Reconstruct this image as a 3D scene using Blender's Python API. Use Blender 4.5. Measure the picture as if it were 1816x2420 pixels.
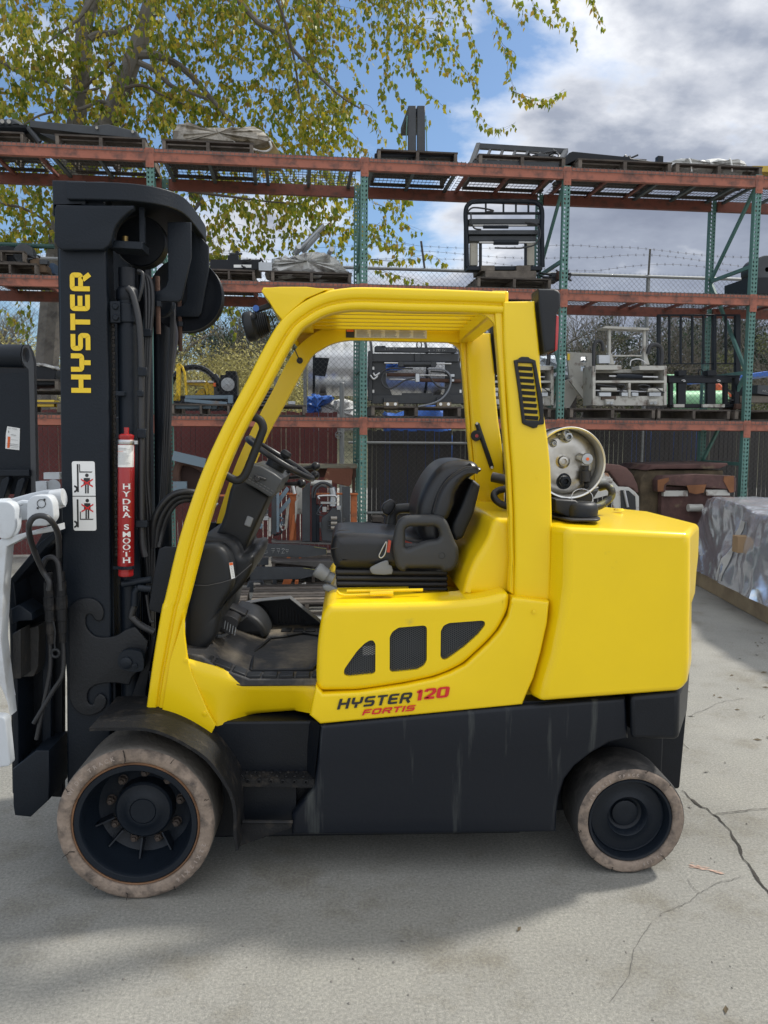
import bpy, bmesh, math, random
from mathutils import Vector, Matrix, Euler, geometry
random.seed(7)
rad = math.radians
for o in list(bpy.data.objects): bpy.data.objects.remove(o)
SC = bpy.context.scene
COL = SC.collection

# ------------------------------------------------------------------ camera
CH = 1.7727                       # eye height of the photographer
YAW, PITCH, ROLL = rad(2.530), rad(5.444), rad(0.4066)
RACKROT = rad(3.773)              # the storage rack is not quite parallel to the truck
FPX = 1882.75
def cam_axes(yaw):
    f = Vector((math.sin(yaw)*math.cos(PITCH), math.cos(yaw)*math.cos(PITCH), -math.sin(PITCH)))
    r = Vector((math.cos(yaw), -math.sin(yaw), 0)); u = r.cross(f)
    return r*math.cos(ROLL)+u*math.sin(ROLL), -r*math.sin(ROLL)+u*math.cos(ROLL), f
CAMF, CAMK = cam_axes(YAW), cam_axes(YAW+RACKROT)
cd = bpy.data.cameras.new('camera'); cam = bpy.data.objects.new('camera', cd); COL.objects.link(cam)
r_, u_, f_ = CAMF
m = Matrix((r_, u_, -f_)).transposed().to_4x4(); m.translation = Vector((0, 0, CH)); cam.matrix_world = m
cd.sensor_fit = 'VERTICAL'; cd.sensor_height = 24; cd.lens = FPX/2420*24; cd.clip_start = .05; cd.clip_end = 2000
SC.camera = cam

# ------------------------------------------------------------------ light
SEED = 5.1
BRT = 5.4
SUN_EL, SUN_AZ = rad(50), rad(67)       # azimuth clockwise from +Y: behind the truck, to the right
w = bpy.data.worlds.new('World'); SC.world = w; w.use_nodes = True
nt = w.node_tree; nt.nodes.clear()
def N(t, **k):
    n = nt.nodes.new(t)
    for a, b in k.items(): setattr(n, a, b)
    return n
def L(a, b): nt.links.new(a, b)
out = N('ShaderNodeOutputWorld'); bg = N('ShaderNodeBackground'); bg.inputs[1].default_value = .13
sky = N('ShaderNodeTexSky', sky_type='NISHITA', sun_disc=False, sun_elevation=SUN_EL, sun_rotation=SUN_AZ, air_density=1.0, dust_density=1.2, ozone_density=1.4)
tc = N('ShaderNodeTexCoord'); sep = N('ShaderNodeSeparateXYZ'); L(tc.outputs['Generated'], sep.inputs[0])
# clouds: noise on a flat layer overhead (direction / height)
mz = N('ShaderNodeMath', operation='MAXIMUM'); L(sep.outputs[2], mz.inputs[0]); mz.inputs[1].default_value = 0.0
az = N('ShaderNodeMath', operation='ADD'); L(mz.outputs[0], az.inputs[0]); az.inputs[1].default_value = .22
dx = N('ShaderNodeMath', operation='DIVIDE'); L(sep.outputs[0], dx.inputs[0]); L(az.outputs[0], dx.inputs[1])
dy = N('ShaderNodeMath', operation='DIVIDE'); L(sep.outputs[1], dy.inputs[0]); L(az.outputs[0], dy.inputs[1])
cv = N('ShaderNodeCombineXYZ'); L(dx.outputs[0], cv.inputs[0]); L(dy.outputs[0], cv.inputs[1]); cv.inputs[2].default_value = SEED
n1 = N('ShaderNodeTexNoise'); n1.inputs['Scale'].default_value = 1.5; n1.inputs['Detail'].default_value = 12; n1.inputs['Roughness'].default_value = .56; n1.inputs['Distortion'].default_value = .1
L(cv.outputs[0], n1.inputs['Vector'])
n2 = N('ShaderNodeTexNoise'); n2.inputs['Scale'].default_value = .45; n2.inputs['Detail'].default_value = 1; L(cv.outputs[0], n2.inputs['Vector'])
n3 = N('ShaderNodeTexNoise'); n3.inputs['Scale'].default_value = 2.6; n3.inputs['Detail'].default_value = 9; n3.inputs['Roughness'].default_value = .58; L(cv.outputs[0], n3.inputs['Vector'])
# the cloud bank stands to the right, clearer sky to the left
xc_ = N('ShaderNodeClamp'); L(dx.outputs[0], xc_.inputs[0]); xc_.inputs['Min'].default_value = -1.2; xc_.inputs['Max'].default_value = 1.0
bx = N('ShaderNodeMath', operation='MULTIPLY_ADD'); L(xc_.outputs[0], bx.inputs[0]); bx.inputs[1].default_value = .14; L(n1.outputs['Fac'], bx.inputs[2])
by = N('ShaderNodeMath', operation='MULTIPLY_ADD'); L(n2.outputs['Fac'], by.inputs[0]); by.inputs[1].default_value = .30; L(bx.outputs[0], by.inputs[2])
cl = N('ShaderNodeValToRGB'); cl.color_ramp.elements[0].position = .54; cl.color_ramp.elements[0].color = (0, 0, 0, 1)
cl.color_ramp.elements[1].position = .65; cl.color_ramp.elements[1].color = (1, 1, 1, 1); L(by.outputs[0], cl.inputs[0])
# thin edges glow white, thick centres are lavender grey; a second noise mottles them
sh = N('ShaderNodeMath', operation='MULTIPLY_ADD'); L(n3.outputs['Fac'], sh.inputs[0]); sh.inputs[1].default_value = -.42; L(by.outputs[0], sh.inputs[2])
cc = N('ShaderNodeValToRGB'); e = cc.color_ramp.elements
e[0].position = .36; e[0].color = (4.6, 4.7, 4.9, 1); e[1].position = .66; e[1].color = (1.25, 1.42, 1.85, 1)
ee = e.new(.44); ee.color = (3.0, 3.15, 3.5, 1); ee = e.new(.52); ee.color = (1.75, 1.95, 2.4, 1); L(sh.outputs[0], cc.inputs[0])
# the grey bank stands low in the north; overhead and to the south, out of view, the cloud is brightened to add fill light
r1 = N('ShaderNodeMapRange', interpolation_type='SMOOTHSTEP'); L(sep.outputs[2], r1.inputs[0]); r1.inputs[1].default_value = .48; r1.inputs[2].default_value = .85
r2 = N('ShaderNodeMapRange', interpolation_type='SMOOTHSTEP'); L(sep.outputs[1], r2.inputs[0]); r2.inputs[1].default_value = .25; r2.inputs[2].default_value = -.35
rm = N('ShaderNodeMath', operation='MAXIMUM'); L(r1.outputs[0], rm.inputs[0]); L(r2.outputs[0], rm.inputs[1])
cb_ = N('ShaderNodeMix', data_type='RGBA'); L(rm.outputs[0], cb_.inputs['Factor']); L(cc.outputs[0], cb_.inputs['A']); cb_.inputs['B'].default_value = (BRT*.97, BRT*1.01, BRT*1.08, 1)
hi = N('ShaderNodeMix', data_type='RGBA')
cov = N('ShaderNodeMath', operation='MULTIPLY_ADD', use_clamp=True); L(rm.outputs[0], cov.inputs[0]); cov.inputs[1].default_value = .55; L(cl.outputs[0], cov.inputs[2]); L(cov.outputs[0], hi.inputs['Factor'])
tint = N('ShaderNodeMix', data_type='RGBA', blend_type='MULTIPLY'); tint.inputs['Factor'].default_value = 1; L(sky.outputs[0], tint.inputs['A']); tint.inputs['B'].default_value = (.52, .60, .66, 1)
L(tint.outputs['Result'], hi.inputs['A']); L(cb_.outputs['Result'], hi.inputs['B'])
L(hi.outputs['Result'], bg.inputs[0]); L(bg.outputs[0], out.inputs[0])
sd = bpy.data.lights.new('sun', 'SUN'); sd.energy = 2.35; sd.angle = rad(4.5); sd.color = (1, .96, .88)
so = bpy.data.objects.new('sun', sd); COL.objects.link(so)
sdir = Vector((math.sin(SUN_AZ)*math.cos(SUN_EL), math.cos(SUN_AZ)*math.cos(SUN_EL), math.sin(SUN_EL)))
so.rotation_euler = sdir.to_track_quat('Z', 'Y').to_euler(); so.location = (6, 6, 12)
SC.view_settings.view_transform = 'Standard'; SC.view_settings.look = 'None'; SC.view_settings.gamma = 1
SC.view_settings.exposure = 0.78
SC.render.engine = 'CYCLES'

# ------------------------------------------------------------------ measuring: photo pixel -> point at a given distance
def unp(px, axes, Y=None, Z=None, X=None):
    r, u, f = axes
    d = f*FPX + r*(px[0]-908) - u*(px[1]-1210)
    if Y is not None: t = Y/d.y
    elif Z is not None: t = (Z-CH)/d.z
    else: t = X/d.x
    return d*t + Vector((0, 0, CH))
def F(x, y, Y): return unp((x, y), CAMF, Y)
def K(x, y, Y): return unp((x, y), CAMK, Y)
def FZ(x, y, Z): return unp((x, y), CAMF, Z=Z)
def KZ(x, y, Z): return unp((x, y), CAMK, Z=Z)
# enlarged crops of the photograph used for measuring: origin and scale
RG = dict(A=(0,0,1.828), T=(908,0,1.828), M=(0,400,2.767), G=(500,500,2.767), U=(1000,400,2.034), B=(0,900,2.767), C=(0,1400,2.767),
          D=(400,950,3.32), S=(700,1000,3.32), L=(1100,700,3.6875), Q=(1300,900,3.217), H=(400,1300,2.767), E=(700,1400,2.767),
          W=(1250,1600,2.933), V=(100,1650,2.767), N1=(500,1080,4.15), N2=(0,250,3.689), N3=(380,780,5.533), N4=(0,780,4.256),
          N5=(850,800,5.533), N6=(1300,740,3.217), N7=(250,560,5.026), N8=(0,1150,3.16), P=(0,0,1))
def px(reg, *pts):
    ox, oy, s = RG[reg]
    return [(ox+p[0]/s, oy+p[1]/s) for p in pts]
def XZ(reg, pts, Y, fr='F'):
    fn = F if fr == 'F' else K
    return [(lambda v: (v.x, v.z))(fn(x, y, Y)) for x, y in px(reg, *pts)]

# ------------------------------------------------------------------ materials
MATS = {}
def mat(name, col, rough=.5, metal=0, bump=0, bscale=40, var=0, vscale=3, var2=None, coat=0, spec=.5, trans=None, dirt=None, dscale=6, dlo=.55, dhi=.7, detail=6, streak=False):
    if name in MATS: return MATS[name]
    m = bpy.data.materials.new(name); m.use_nodes = True; n = m.node_tree; b = n.nodes['Principled BSDF']
    col = (*col, 1); b.inputs['Base Color'].default_value = col; b.inputs['Roughness'].default_value = rough
    b.inputs['Metallic'].default_value = metal; b.inputs['Specular IOR Level'].default_value = spec
    if coat: b.inputs['Coat Weight'].default_value = coat; b.inputs['Coat Roughness'].default_value = .12
    tcn = n.nodes.new('ShaderNodeTexCoord'); src = tcn.outputs['Object']; cur = None
    def noise(sc, det=detail, vec=None, stretch=None):
        t = n.nodes.new('ShaderNodeTexNoise'); t.inputs['Scale'].default_value = sc; t.inputs['Detail'].default_value = det; t.inputs['Roughness'].default_value = .6
        if stretch:
            mp = n.nodes.new('ShaderNodeMapping'); mp.inputs['Scale'].default_value = stretch; n.links.new(src, mp.inputs[0]); n.links.new(mp.outputs[0], t.inputs['Vector'])
        else: n.links.new(src, t.inputs['Vector'])
        return t
    def ramp(src_, lo, hi, c0, c1):
        r = n.nodes.new('ShaderNodeValToRGB'); r.color_ramp.elements[0].position = lo; r.color_ramp.elements[1].position = hi
        r.color_ramp.elements[0].color = c0; r.color_ramp.elements[1].color = c1; n.links.new(src_, r.inputs[0]); return r
    if var:
        c2 = (*var2, 1) if var2 else tuple(c*(1-var) for c in col[:3])+(1,)
        c1 = col if var2 else tuple(min(1, c*(1+var*.6)) for c in col[:3])+(1,)
        cur = ramp(noise(vscale).outputs['Fac'], .3, .7, c1, c2).outputs[0]
    if dirt:
        d = noise(dscale, 8, stretch=(1, 1, .08) if streak else None)
        k = ramp(d.outputs['Fac'], dlo, dhi, (0, 0, 0, 1), (1, 1, 1, 1))
        mx = n.nodes.new('ShaderNodeMix'); mx.data_type = 'RGBA'; n.links.new(k.outputs[0], mx.inputs['Factor'])
        if cur: n.links.new(cur, mx.inputs['A'])
        else: mx.inputs['A'].default_value = col
        mx.inputs['B'].default_value = (*dirt, 1); cur = mx.outputs['Result']
    if cur: n.links.new(cur, b.inputs['Base Color'])
    if bump:
        bp = n.nodes.new('ShaderNodeBump'); bp.inputs['Strength'].default_value = bump; bp.inputs['Distance'].default_value = .01
        n.links.new(noise(bscale, 5).outputs['Fac'], bp.inputs['Height']); n.links.new(bp.outputs[0], b.inputs['Normal'])
    if trans:
        b.inputs['Transmission Weight'].default_value = trans
    MATS[name] = m; return m
YEL = mat('yellow_paint', (.86, .595, .004), .30, bump=.04, bscale=220, coat=.3, spec=.35, var=.06, vscale=1.3, dirt=(.50, .36, .05), dscale=11, dlo=.66, dhi=.90)
BLK = mat('black_paint', (.006, .008, .012), .42, spec=.28, bump=.12, bscale=130, var=.25, vscale=4)
BLS = mat('black_side_paint', (.006, .0085, .014), .42, spec=.3, bump=.06, bscale=60, dirt=(.05, .055, .055), dscale=14, dlo=.585, dhi=.70, streak=True)
BLM = mat('black_mast_paint', (.0065, .0105, .017), .45, spec=.28, bump=.15, bscale=110, var=.2, vscale=3)
DRT = mat('dirty_black_steel', (.008, .0085, .010), .6, spec=.3, bump=.3, bscale=60, dirt=(.05, .042, .034), dscale=14, dlo=.52, dhi=.75)
RUB = mat('black_rubber', (.017, .017, .019), .5, bump=.15, bscale=70)
VIN = mat('black_vinyl', (.014, .015, .018), .34, bump=.05, bscale=300)
PLA = mat('grey_black_plastic', (.0095, .011, .0135), .48, spec=.4, bump=.1, bscale=260)
MATF = mat('floor_mat_rubber', (.022, .022, .024), .55, bump=.25, bscale=60, dirt=(.16, .135, .10), dscale=5, dlo=.46, dhi=.66)
TYR = mat('tyre_sidewall', (.27, .21, .165), .85, bump=1.2, bscale=26, var=.3, vscale=16, dirt=(.055, .046, .042), dscale=18, dlo=.47, dhi=.72)
TRD = mat('tyre_tread', (.16, .145, .125), .8, bump=.6, bscale=35, dirt=(.04, .037, .034), dscale=4, dlo=.45, dhi=.75)
RST = mat('rust', (.085, .045, .03), .85, bump=.5, bscale=40, var=.4, var2=(.06, .03, .022), vscale=6)
RAW = mat('raw_steel', (.5, .5, .5), .35, metal=.9, bump=.1)
STL = mat('zinc_steel', (.42, .44, .46), .4, metal=.8, bump=.2, bscale=30, var=.2)
ALU = mat('cast_aluminium', (.50, .48, .44), .32, metal=.95, bump=.25, bscale=10, var=.3, vscale=8, dirt=(.22, .20, .17), dscale=9, dlo=.58, dhi=.75)
ORG = mat('rack_orange_paint', (.34, .115, .072), .65, bump=.25, bscale=50, var=.15, vscale=2, dirt=(.10, .05, .04), dscale=7, dlo=.48, dhi=.70)
ORD = mat('deck_rail_rusty_red', (.20, .065, .045), .7, bump=.25, bscale=50, dirt=(.08, .045, .035), dscale=9, dlo=.5, dhi=.7)
GRN = mat('rack_green_paint', (.085, .19, .165), .55, bump=.2, bscale=50, var=.15, dirt=(.10, .12, .10), dscale=12, dlo=.6, dhi=.8)
GRD = mat('dark_green_paint', (.02, .065, .055), .55, bump=.2, bscale=50, var=.2)
GLV = mat('galvanised_wire', (.26, .27, .27), .5, metal=.5)
WRD = mat('dark_wire', (.10, .095, .09), .6, metal=.4)
WOD = mat('grey_pallet_wood', (.17, .145, .12), .85, bump=.5, bscale=30, var=.45, var2=(.07, .058, .048), vscale=7)
WDK = mat('dark_pallet_wood', (.09, .075, .062), .85, bump=.5, bscale=30, var=.4, var2=(.04, .034, .03), vscale=7)
WNL = mat('pale_timber', (.36, .28, .17), .8, bump=.5, bscale=25, var=.3, var2=(.22, .16, .10), vscale=5)
MAR = mat('maroon_slat', (.15, .028, .026), .6, bump=.2, bscale=20, var=.3)
SLD = mat('dark_slat', (.022, .022, .024), .6, bump=.2, bscale=20, var=.4, var2=(.04, .034, .03))
WHT = mat('white_paint', (.52, .55, .58), .42, bump=.1, bscale=60, dirt=(.35, .34, .32), dscale=6, dlo=.55, dhi=.8)
LGR = mat('light_grey_paint', (.42, .41, .37), .5, bump=.3, bscale=40, dirt=(.13, .09, .07), dscale=8, dlo=.54, dhi=.7)
BLG = mat('blue_grey_paint', (.13, .18, .22), .55, bump=.2, bscale=40, dirt=(.20, .12, .06), dscale=7, dlo=.6, dhi=.75)
RED = mat('red_paint', (.33, .012, .014), .35, coat=.3, bump=.05, bscale=80)
RLN = mat('red_lens', (.45, .012, .015), .2, coat=.6)
BLU = mat('blue_tarp', (.03, .13, .48), .5, bump=.8, bscale=6, var=.3)
STK = mat('white_sticker', (.78, .78, .76), .45)
INK = mat('black_print', (.02, .02, .02), .5)
TXY = mat('yellow_print', (.82, .56, .02), .45)
TXR = mat('red_print', (.62, .02, .02), .45)
TXO = mat('orange_print', (.75, .13, .02), .5)
GRY = mat('grey_print', (.30, .30, .30), .6)
CHK = mat('chalk', (.72, .72, .70), .9)
CHY = mat('yellow_chalk', (.72, .68, .18), .9)
GPL = mat('grey_plastic', (.20, .21, .22), .5, bump=.05)
GRL = mat('pale_green_roll', (.30, .62, .34), .4, var=.15)
ORC = mat('orange_machine_paint', (.62, .10, .03), .5)
SILV = mat('silver_foil', (.80, .82, .88), .22, metal=.82, bump=.3, bscale=20, detail=4)
FWR = mat('fence_wire', (.11, .11, .11), .6, metal=.3)
SIL2 = mat('ribbed_silver_skin', (.62, .63, .64), .34, metal=.75, bump=.3, bscale=5)
BAG = mat('grimy_white_wrap', (.50, .50, .48), .5, bump=1.0, bscale=12, dirt=(.20, .18, .17), dscale=9, dlo=.5, dhi=.68)
BRK = mat('tree_bark', (.14, .128, .112), .9, bump=.8, bscale=12, dirt=(.06, .055, .05), dscale=5, dlo=.5, dhi=.7)
TWG = mat('twig_bark', (.085, .070, .055), .9)
GUS = mat('orange_red_steel', (.45, .13, .04), .6, bump=.3, bscale=30, dirt=(.16, .07, .04), dscale=9, dlo=.55, dhi=.7)

# ------------------------------------------------------------------ objects
ORGN = {}; FRM = {}
RK = Matrix.Rotation(RACKROT, 4, 'Z')
def props(o, label=None, cat=None, group=None, kind=None):
    if label: o['label'] = label
    if cat: o['category'] = cat
    if group: o['group'] = group
    if kind: o['kind'] = kind
    return o
def thing(name, label, cat, loc=(0, 0, 0), group=None, fr='F'):
    o = bpy.data.objects.new(name, None); o.empty_display_size = .2; COL.objects.link(o)
    loc = Vector(loc); ORGN[o.name] = loc; FRM[o.name] = fr
    o.matrix_world = (RK if fr == 'K' else Matrix()) @ Matrix.Translation(loc)
    return props(o, label, cat, group)
def link(name, me, parent=None, loc=(0, 0, 0), fr='F'):
    o = bpy.data.objects.new(name, me); COL.objects.link(o)
    if parent is not None:
        o.parent = parent; org = ORGN[parent.name]
    else:
        org = Vector(loc); o.matrix_world = (RK if fr == 'K' else Matrix()) @ Matrix.Translation(org)
    ORGN[o.name] = org
    if org.length: me.transform(Matrix.Translation(-org))
    return o
def finish(me, m, smooth=38):
    if m: me.materials.append(m)
    if smooth:
        me.polygons.foreach_set('use_smooth', [True]*len(me.polygons)); me.set_sharp_from_angle(angle=rad(smooth))
    me.update(); return me
def bev(o, wd, seg=2):
    md = o.modifiers.new('bevel', 'BEVEL'); md.width = wd; md.segments = seg; md.limit_method = 'ANGLE'; md.angle_limit = rad(40); md.harden_normals = False
    return o
def frame_axes(d):
    d = d.normalized(); up = Vector((0, 0, 1)) if abs(d.z) < .95 else Vector((1, 0, 0))
    s = d.cross(up).normalized(); return s, s.cross(d).normalized()
class MB:
    def __init__(s): s.v = []; s.f = []
    def add(s, vs, fs):
        k = len(s.v); s.v += [tuple(v) for v in vs]; s.f += [tuple(i+k for i in f) for f in fs]; return s
    def box(s, x0, x1, y0, y1, z0, z1):
        return s.add([(x, y, z) for x in (x0, x1) for y in (y0, y1) for z in (z0, z1)],
                     [(0,1,3,2),(4,6,7,5),(0,4,5,1),(2,3,7,6),(0,2,6,4),(1,5,7,3)])
    def bar(s, p, q, w, h, up=None):
        p, q = Vector(p), Vector(q); d = (q-p).normalized()
        if up is None: a, b = frame_axes(d)
        else: up = Vector(up); a = d.cross(up).normalized(); b = a.cross(d).normalized()
        a = a*w/2; b = b*h/2
        return s.add([p-a-b, p-a+b, p+a-b, p+a+b, q-a-b, q-a+b, q+a-b, q+a+b],
                     [(0,1,3,2),(4,6,7,5),(0,4,5,1),(2,3,7,6),(0,2,6,4),(1,5,7,3)])
    def tube(s, pts, r, n=10, cap=True, closed=False):
        pts = [Vector(p) for p in pts]; rs = r if isinstance(r, (list, tuple)) else [r]*len(pts); k = len(s.v); m_ = len(pts); prev = None
        for i, p in enumerate(pts):
            a = pts[(i-1) % m_] if (i or closed) else p; b = pts[(i+1) % m_] if (i < m_-1 or closed) else p
            d = (b-a).normalized()
            if prev is None: u, v = frame_axes(d)
            else:
                u = prev - d*prev.dot(d); u = u.normalized() if u.length > 1e-6 else frame_axes(d)[0]; v = u.cross(d)
            prev = u
            for j in range(n):
                t = 2*math.pi*j/n; s.v.append(tuple(p + (u*math.cos(t)+v*math.sin(t))*rs[i]))
        for i in range(m_ if closed else m_-1):
            i2 = (i+1) % m_
            for j in range(n): s.f.append((k+i*n+j, k+i*n+(j+1) % n, k+i2*n+(j+1) % n, k+i2*n+j))
        if cap and not closed: s.f.append(tuple(k+j for j in reversed(range(n)))); s.f.append(tuple(k+(m_-1)*n+j for j in range(n)))
        return s
    def lathe(s, o, ax, prof, n=32):
        o = Vector(o); ax = Vector(ax).normalized(); a, b = frame_axes(ax); k = len(s.v)
        for r, t in prof:
            for j in range(n):
                th = 2*math.pi*j/n; s.v.append(tuple(o+ax*t+(a*math.cos(th)+b*math.sin(th))*max(r, 1e-4)))
        for i in range(len(prof)-1):
            for j in range(n): s.f.append((k+i*n+j, k+i*n+(j+1) % n, k+(i+1)*n+(j+1) % n, k+(i+1)*n+j))
        return s
    def cyl(s, p, q, r, n=16): return s.tube([p, q], r, n)
    def prism(s, loops, y0, y1, skew=None):
        """loops of (x, z); first is the outline, the others holes; y0..y1 thickness"""
        if loops and not isinstance(loops[0][0], (tuple, list)): loops = [loops]
        flat = [Vector((p[0], p[1], 0)) for l in loops for p in l]
        tris = geometry.tessellate_polygon([[Vector((p[0], p[1], 0)) for p in l] for l in loops])
        k = len(s.v); n = len(flat)
        s.v += [(p.x, y0, p.y) for p in flat] + [(p.x, y1, p.y) for p in flat]
        for t in tris: s.f.append(tuple(k+i for i in t)); s.f.append(tuple(k+n+i for i in reversed(t)))
        c = 0
        for l in loops:
            m_ = len(l)
            for j in range(m_): a, b = c+j, c+(j+1) % m_; s.f.append((k+a, k+b, k+n+b, k+n+a))
            c += m_
        return s
    def band(s, O, I, Y, prof, closed=False):
        """sweep a cross-section between an outer and inner edge line lying in the XZ plane"""
        k = len(s.v); m_ = len(prof)
        for o, i in zip(O, I):
            for t, dy in prof: s.v.append((o[0]+(i[0]-o[0])*t, Y+dy, o[1]+(i[1]-o[1])*t))
        for a in range(len(O)-1):
            for j in range(m_): s.f.append((k+a*m_+j, k+a*m_+(j+1) % m_, k+(a+1)*m_+(j+1) % m_, k+(a+1)*m_+j))
        s.f.append(tuple(k+j for j in reversed(range(m_)))); s.f.append(tuple(k+(len(O)-1)*m_+j for j in range(m_)))
        return s
    def sphere(s, c, r, sx=1, sy=1, sz=1, n=14):
        c = Vector(c); k = len(s.v); h = n//2
        for i in range(h+1):
            a = math.pi*i/h
            for j in range(n): b = 2*math.pi*j/n; s.v.append((c.x+r*sx*math.sin(a)*math.cos(b), c.y+r*sy*math.sin(a)*math.sin(b), c.z+r*sz*math.cos(a)))
        for i in range(h):
            for j in range(n): s.f.append((k+i*n+j, k+(i+1)*n+j, k+(i+1)*n+(j+1) % n, k+i*n+(j+1) % n))
        return s
    def mesh(s, name, m=None, smooth=38, fix=True):
        me = bpy.data.meshes.new(name); me.from_pydata(s.v, [], s.f)
        if fix:
            b = bmesh.new(); b.from_mesh(me); bmesh.ops.recalc_face_normals(b, faces=b.faces); b.to_mesh(me); b.free()
        return finish(me, m, smooth)
    def build(s, name, m, parent=None, bevel=0, seg=2, smooth=38, loc=(0, 0, 0), fr='F', fix=True, label=None, cat=None, group=None, kind=None):
        o = link(name, s.mesh(name, m, smooth, fix), parent, loc, fr)
        if bevel: bev(o, bevel, seg)
        return props(o, label, cat, group, kind)
def plate(name, loops, y0, y1, m, parent=None, bv=.006, res=2, mapf=None, smooth=40, **kw):
    """a flat shape with holes and rounded edges"""
    if not isinstance(loops[0][0], (tuple, list)): loops = [loops]
    cu = bpy.data.curves.new('c', 'CURVE'); cu.dimensions = '2D'; cu.fill_mode = 'BOTH'
    for l in loops:
        sp = cu.splines.new('POLY'); sp.points.add(len(l)-1); sp.use_cyclic_u = True
        for i, p in enumerate(l): sp.points[i].co = (p[0], p[1], 0, 1)
    T = abs(y1-y0)/2; bv = min(bv, T*.98); cu.extrude = T-bv; cu.bevel_depth = bv; cu.offset = -bv; cu.bevel_resolution = res
    ob = bpy.data.objects.new('c', cu); me = bpy.data.meshes.new_from_object(ob); bpy.data.objects.remove(ob); bpy.data.curves.remove(cu)
    ym = (y0+y1)/2
    for v in me.vertices:
        x, y, z = v.co; v.co = (x, ym+z, y)
    b = bmesh.new(); b.from_mesh(me); bmesh.ops.remove_doubles(b, verts=b.verts, dist=.00005); bmesh.ops.recalc_face_normals(b, faces=b.faces); b.to_mesh(me); b.free()
    if mapf:
        for v in me.vertices: v.co = mapf(v.co)
    me.name = name; me.materials.clear(); finish(me, m, smooth)
    o = link(name, me, parent, kw.pop('loc', (0, 0, 0)), kw.pop('fr', 'F')); return props(o, **kw)
def rnd(poly, r, seg=5):
    """round the corners of a polygon"""
    out_ = []; n = len(poly)
    for i in range(n):
        p = Vector(poly[i]); a = Vector(poly[i-1]); b = Vector(poly[(i+1) % n]); rr = r[i] if isinstance(r, (list, tuple)) else r
        d1, d2 = (a-p), (b-p); l = min(rr, d1.length*.48, d2.length*.48)
        if l < 1e-5: out_.append(tuple(p)); continue
        p1 = p+d1.normalized()*l; p2 = p+d2.normalized()*l
        for k in range(seg+1):
            t = k/seg; out_.append(tuple(p1*(1-t)**2+p*2*t*(1-t)+p2*t*t))
    return out_
def smo(pts, n=6, closed=False):
    """Catmull-Rom through points"""
    P_ = [Vector(p) for p in pts]; m_ = len(P_); o = []
    rng = range(m_ if closed else m_-1)
    for i in rng:
        p0 = P_[(i-1) % m_] if (closed or i) else P_[i]; p1 = P_[i]; p2 = P_[(i+1) % m_]; p3 = P_[(i+2) % m_] if (closed or i+2 < m_) else p2
        for k in range(n):
            t = k/n; o.append(tuple(.5*((2*p1)+(p2-p0)*t+(2*p0-5*p1+4*p2-p3)*t*t+(3*p1-p0-3*p2+p3)*t**3)))
    if not closed: o.append(tuple(P_[-1]))
    return o
def copy_tree(o, parent=None):
    c = o.copy(); COL.objects.link(c); ORGN[c.name] = ORGN.get(o.name, Vector())
    if parent is not None: c.parent = parent
    for ch in list(o.children): copy_tree(ch, c)
    return c
def put(o, loc, rz=0, fr='K', tilt=(0, 0)):
    o.matrix_world = (RK if fr == 'K' else Matrix()) @ Matrix.Translation(Vector(loc)) @ Euler((tilt[0], tilt[1], rz)).to_matrix().to_4x4()
def clipseg(poly, p, q):
    """parts of segment pq inside polygon"""
    ts = [0, 1]; n = len(poly); d = (q[0]-p[0], q[1]-p[1])
    for i in range(n):
        a, b = poly[i], poly[(i+1) % n]; e = (b[0]-a[0], b[1]-a[1]); den = d[0]*e[1]-d[1]*e[0]
        if abs(den) < 1e-12: continue
        t = ((a[0]-p[0])*e[1]-(a[1]-p[1])*e[0])/den; u = ((a[0]-p[0])*d[1]-(a[1]-p[1])*d[0])/den
        if 0 < t < 1 and 0 <= u <= 1: ts.append(t)
    ts.sort(); res = []
    for a, b in zip(ts, ts[1:]):
        t = (a+b)/2; x, y = p[0]+d[0]*t, p[1]+d[1]*t; ins = False
        for i in range(n):
            x1, y1 = poly[i]; x2, y2 = poly[(i+1) % n]
            if (y1 > y) != (y2 > y) and x < (x2-x1)*(y-y1)/(y2-y1)+x1: ins = not ins
        if ins and b-a > 1e-6: res.append(((p[0]+d[0]*a, p[1]+d[1]*a), (p[0]+d[0]*b, p[1]+d[1]*b)))
    return res

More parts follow.
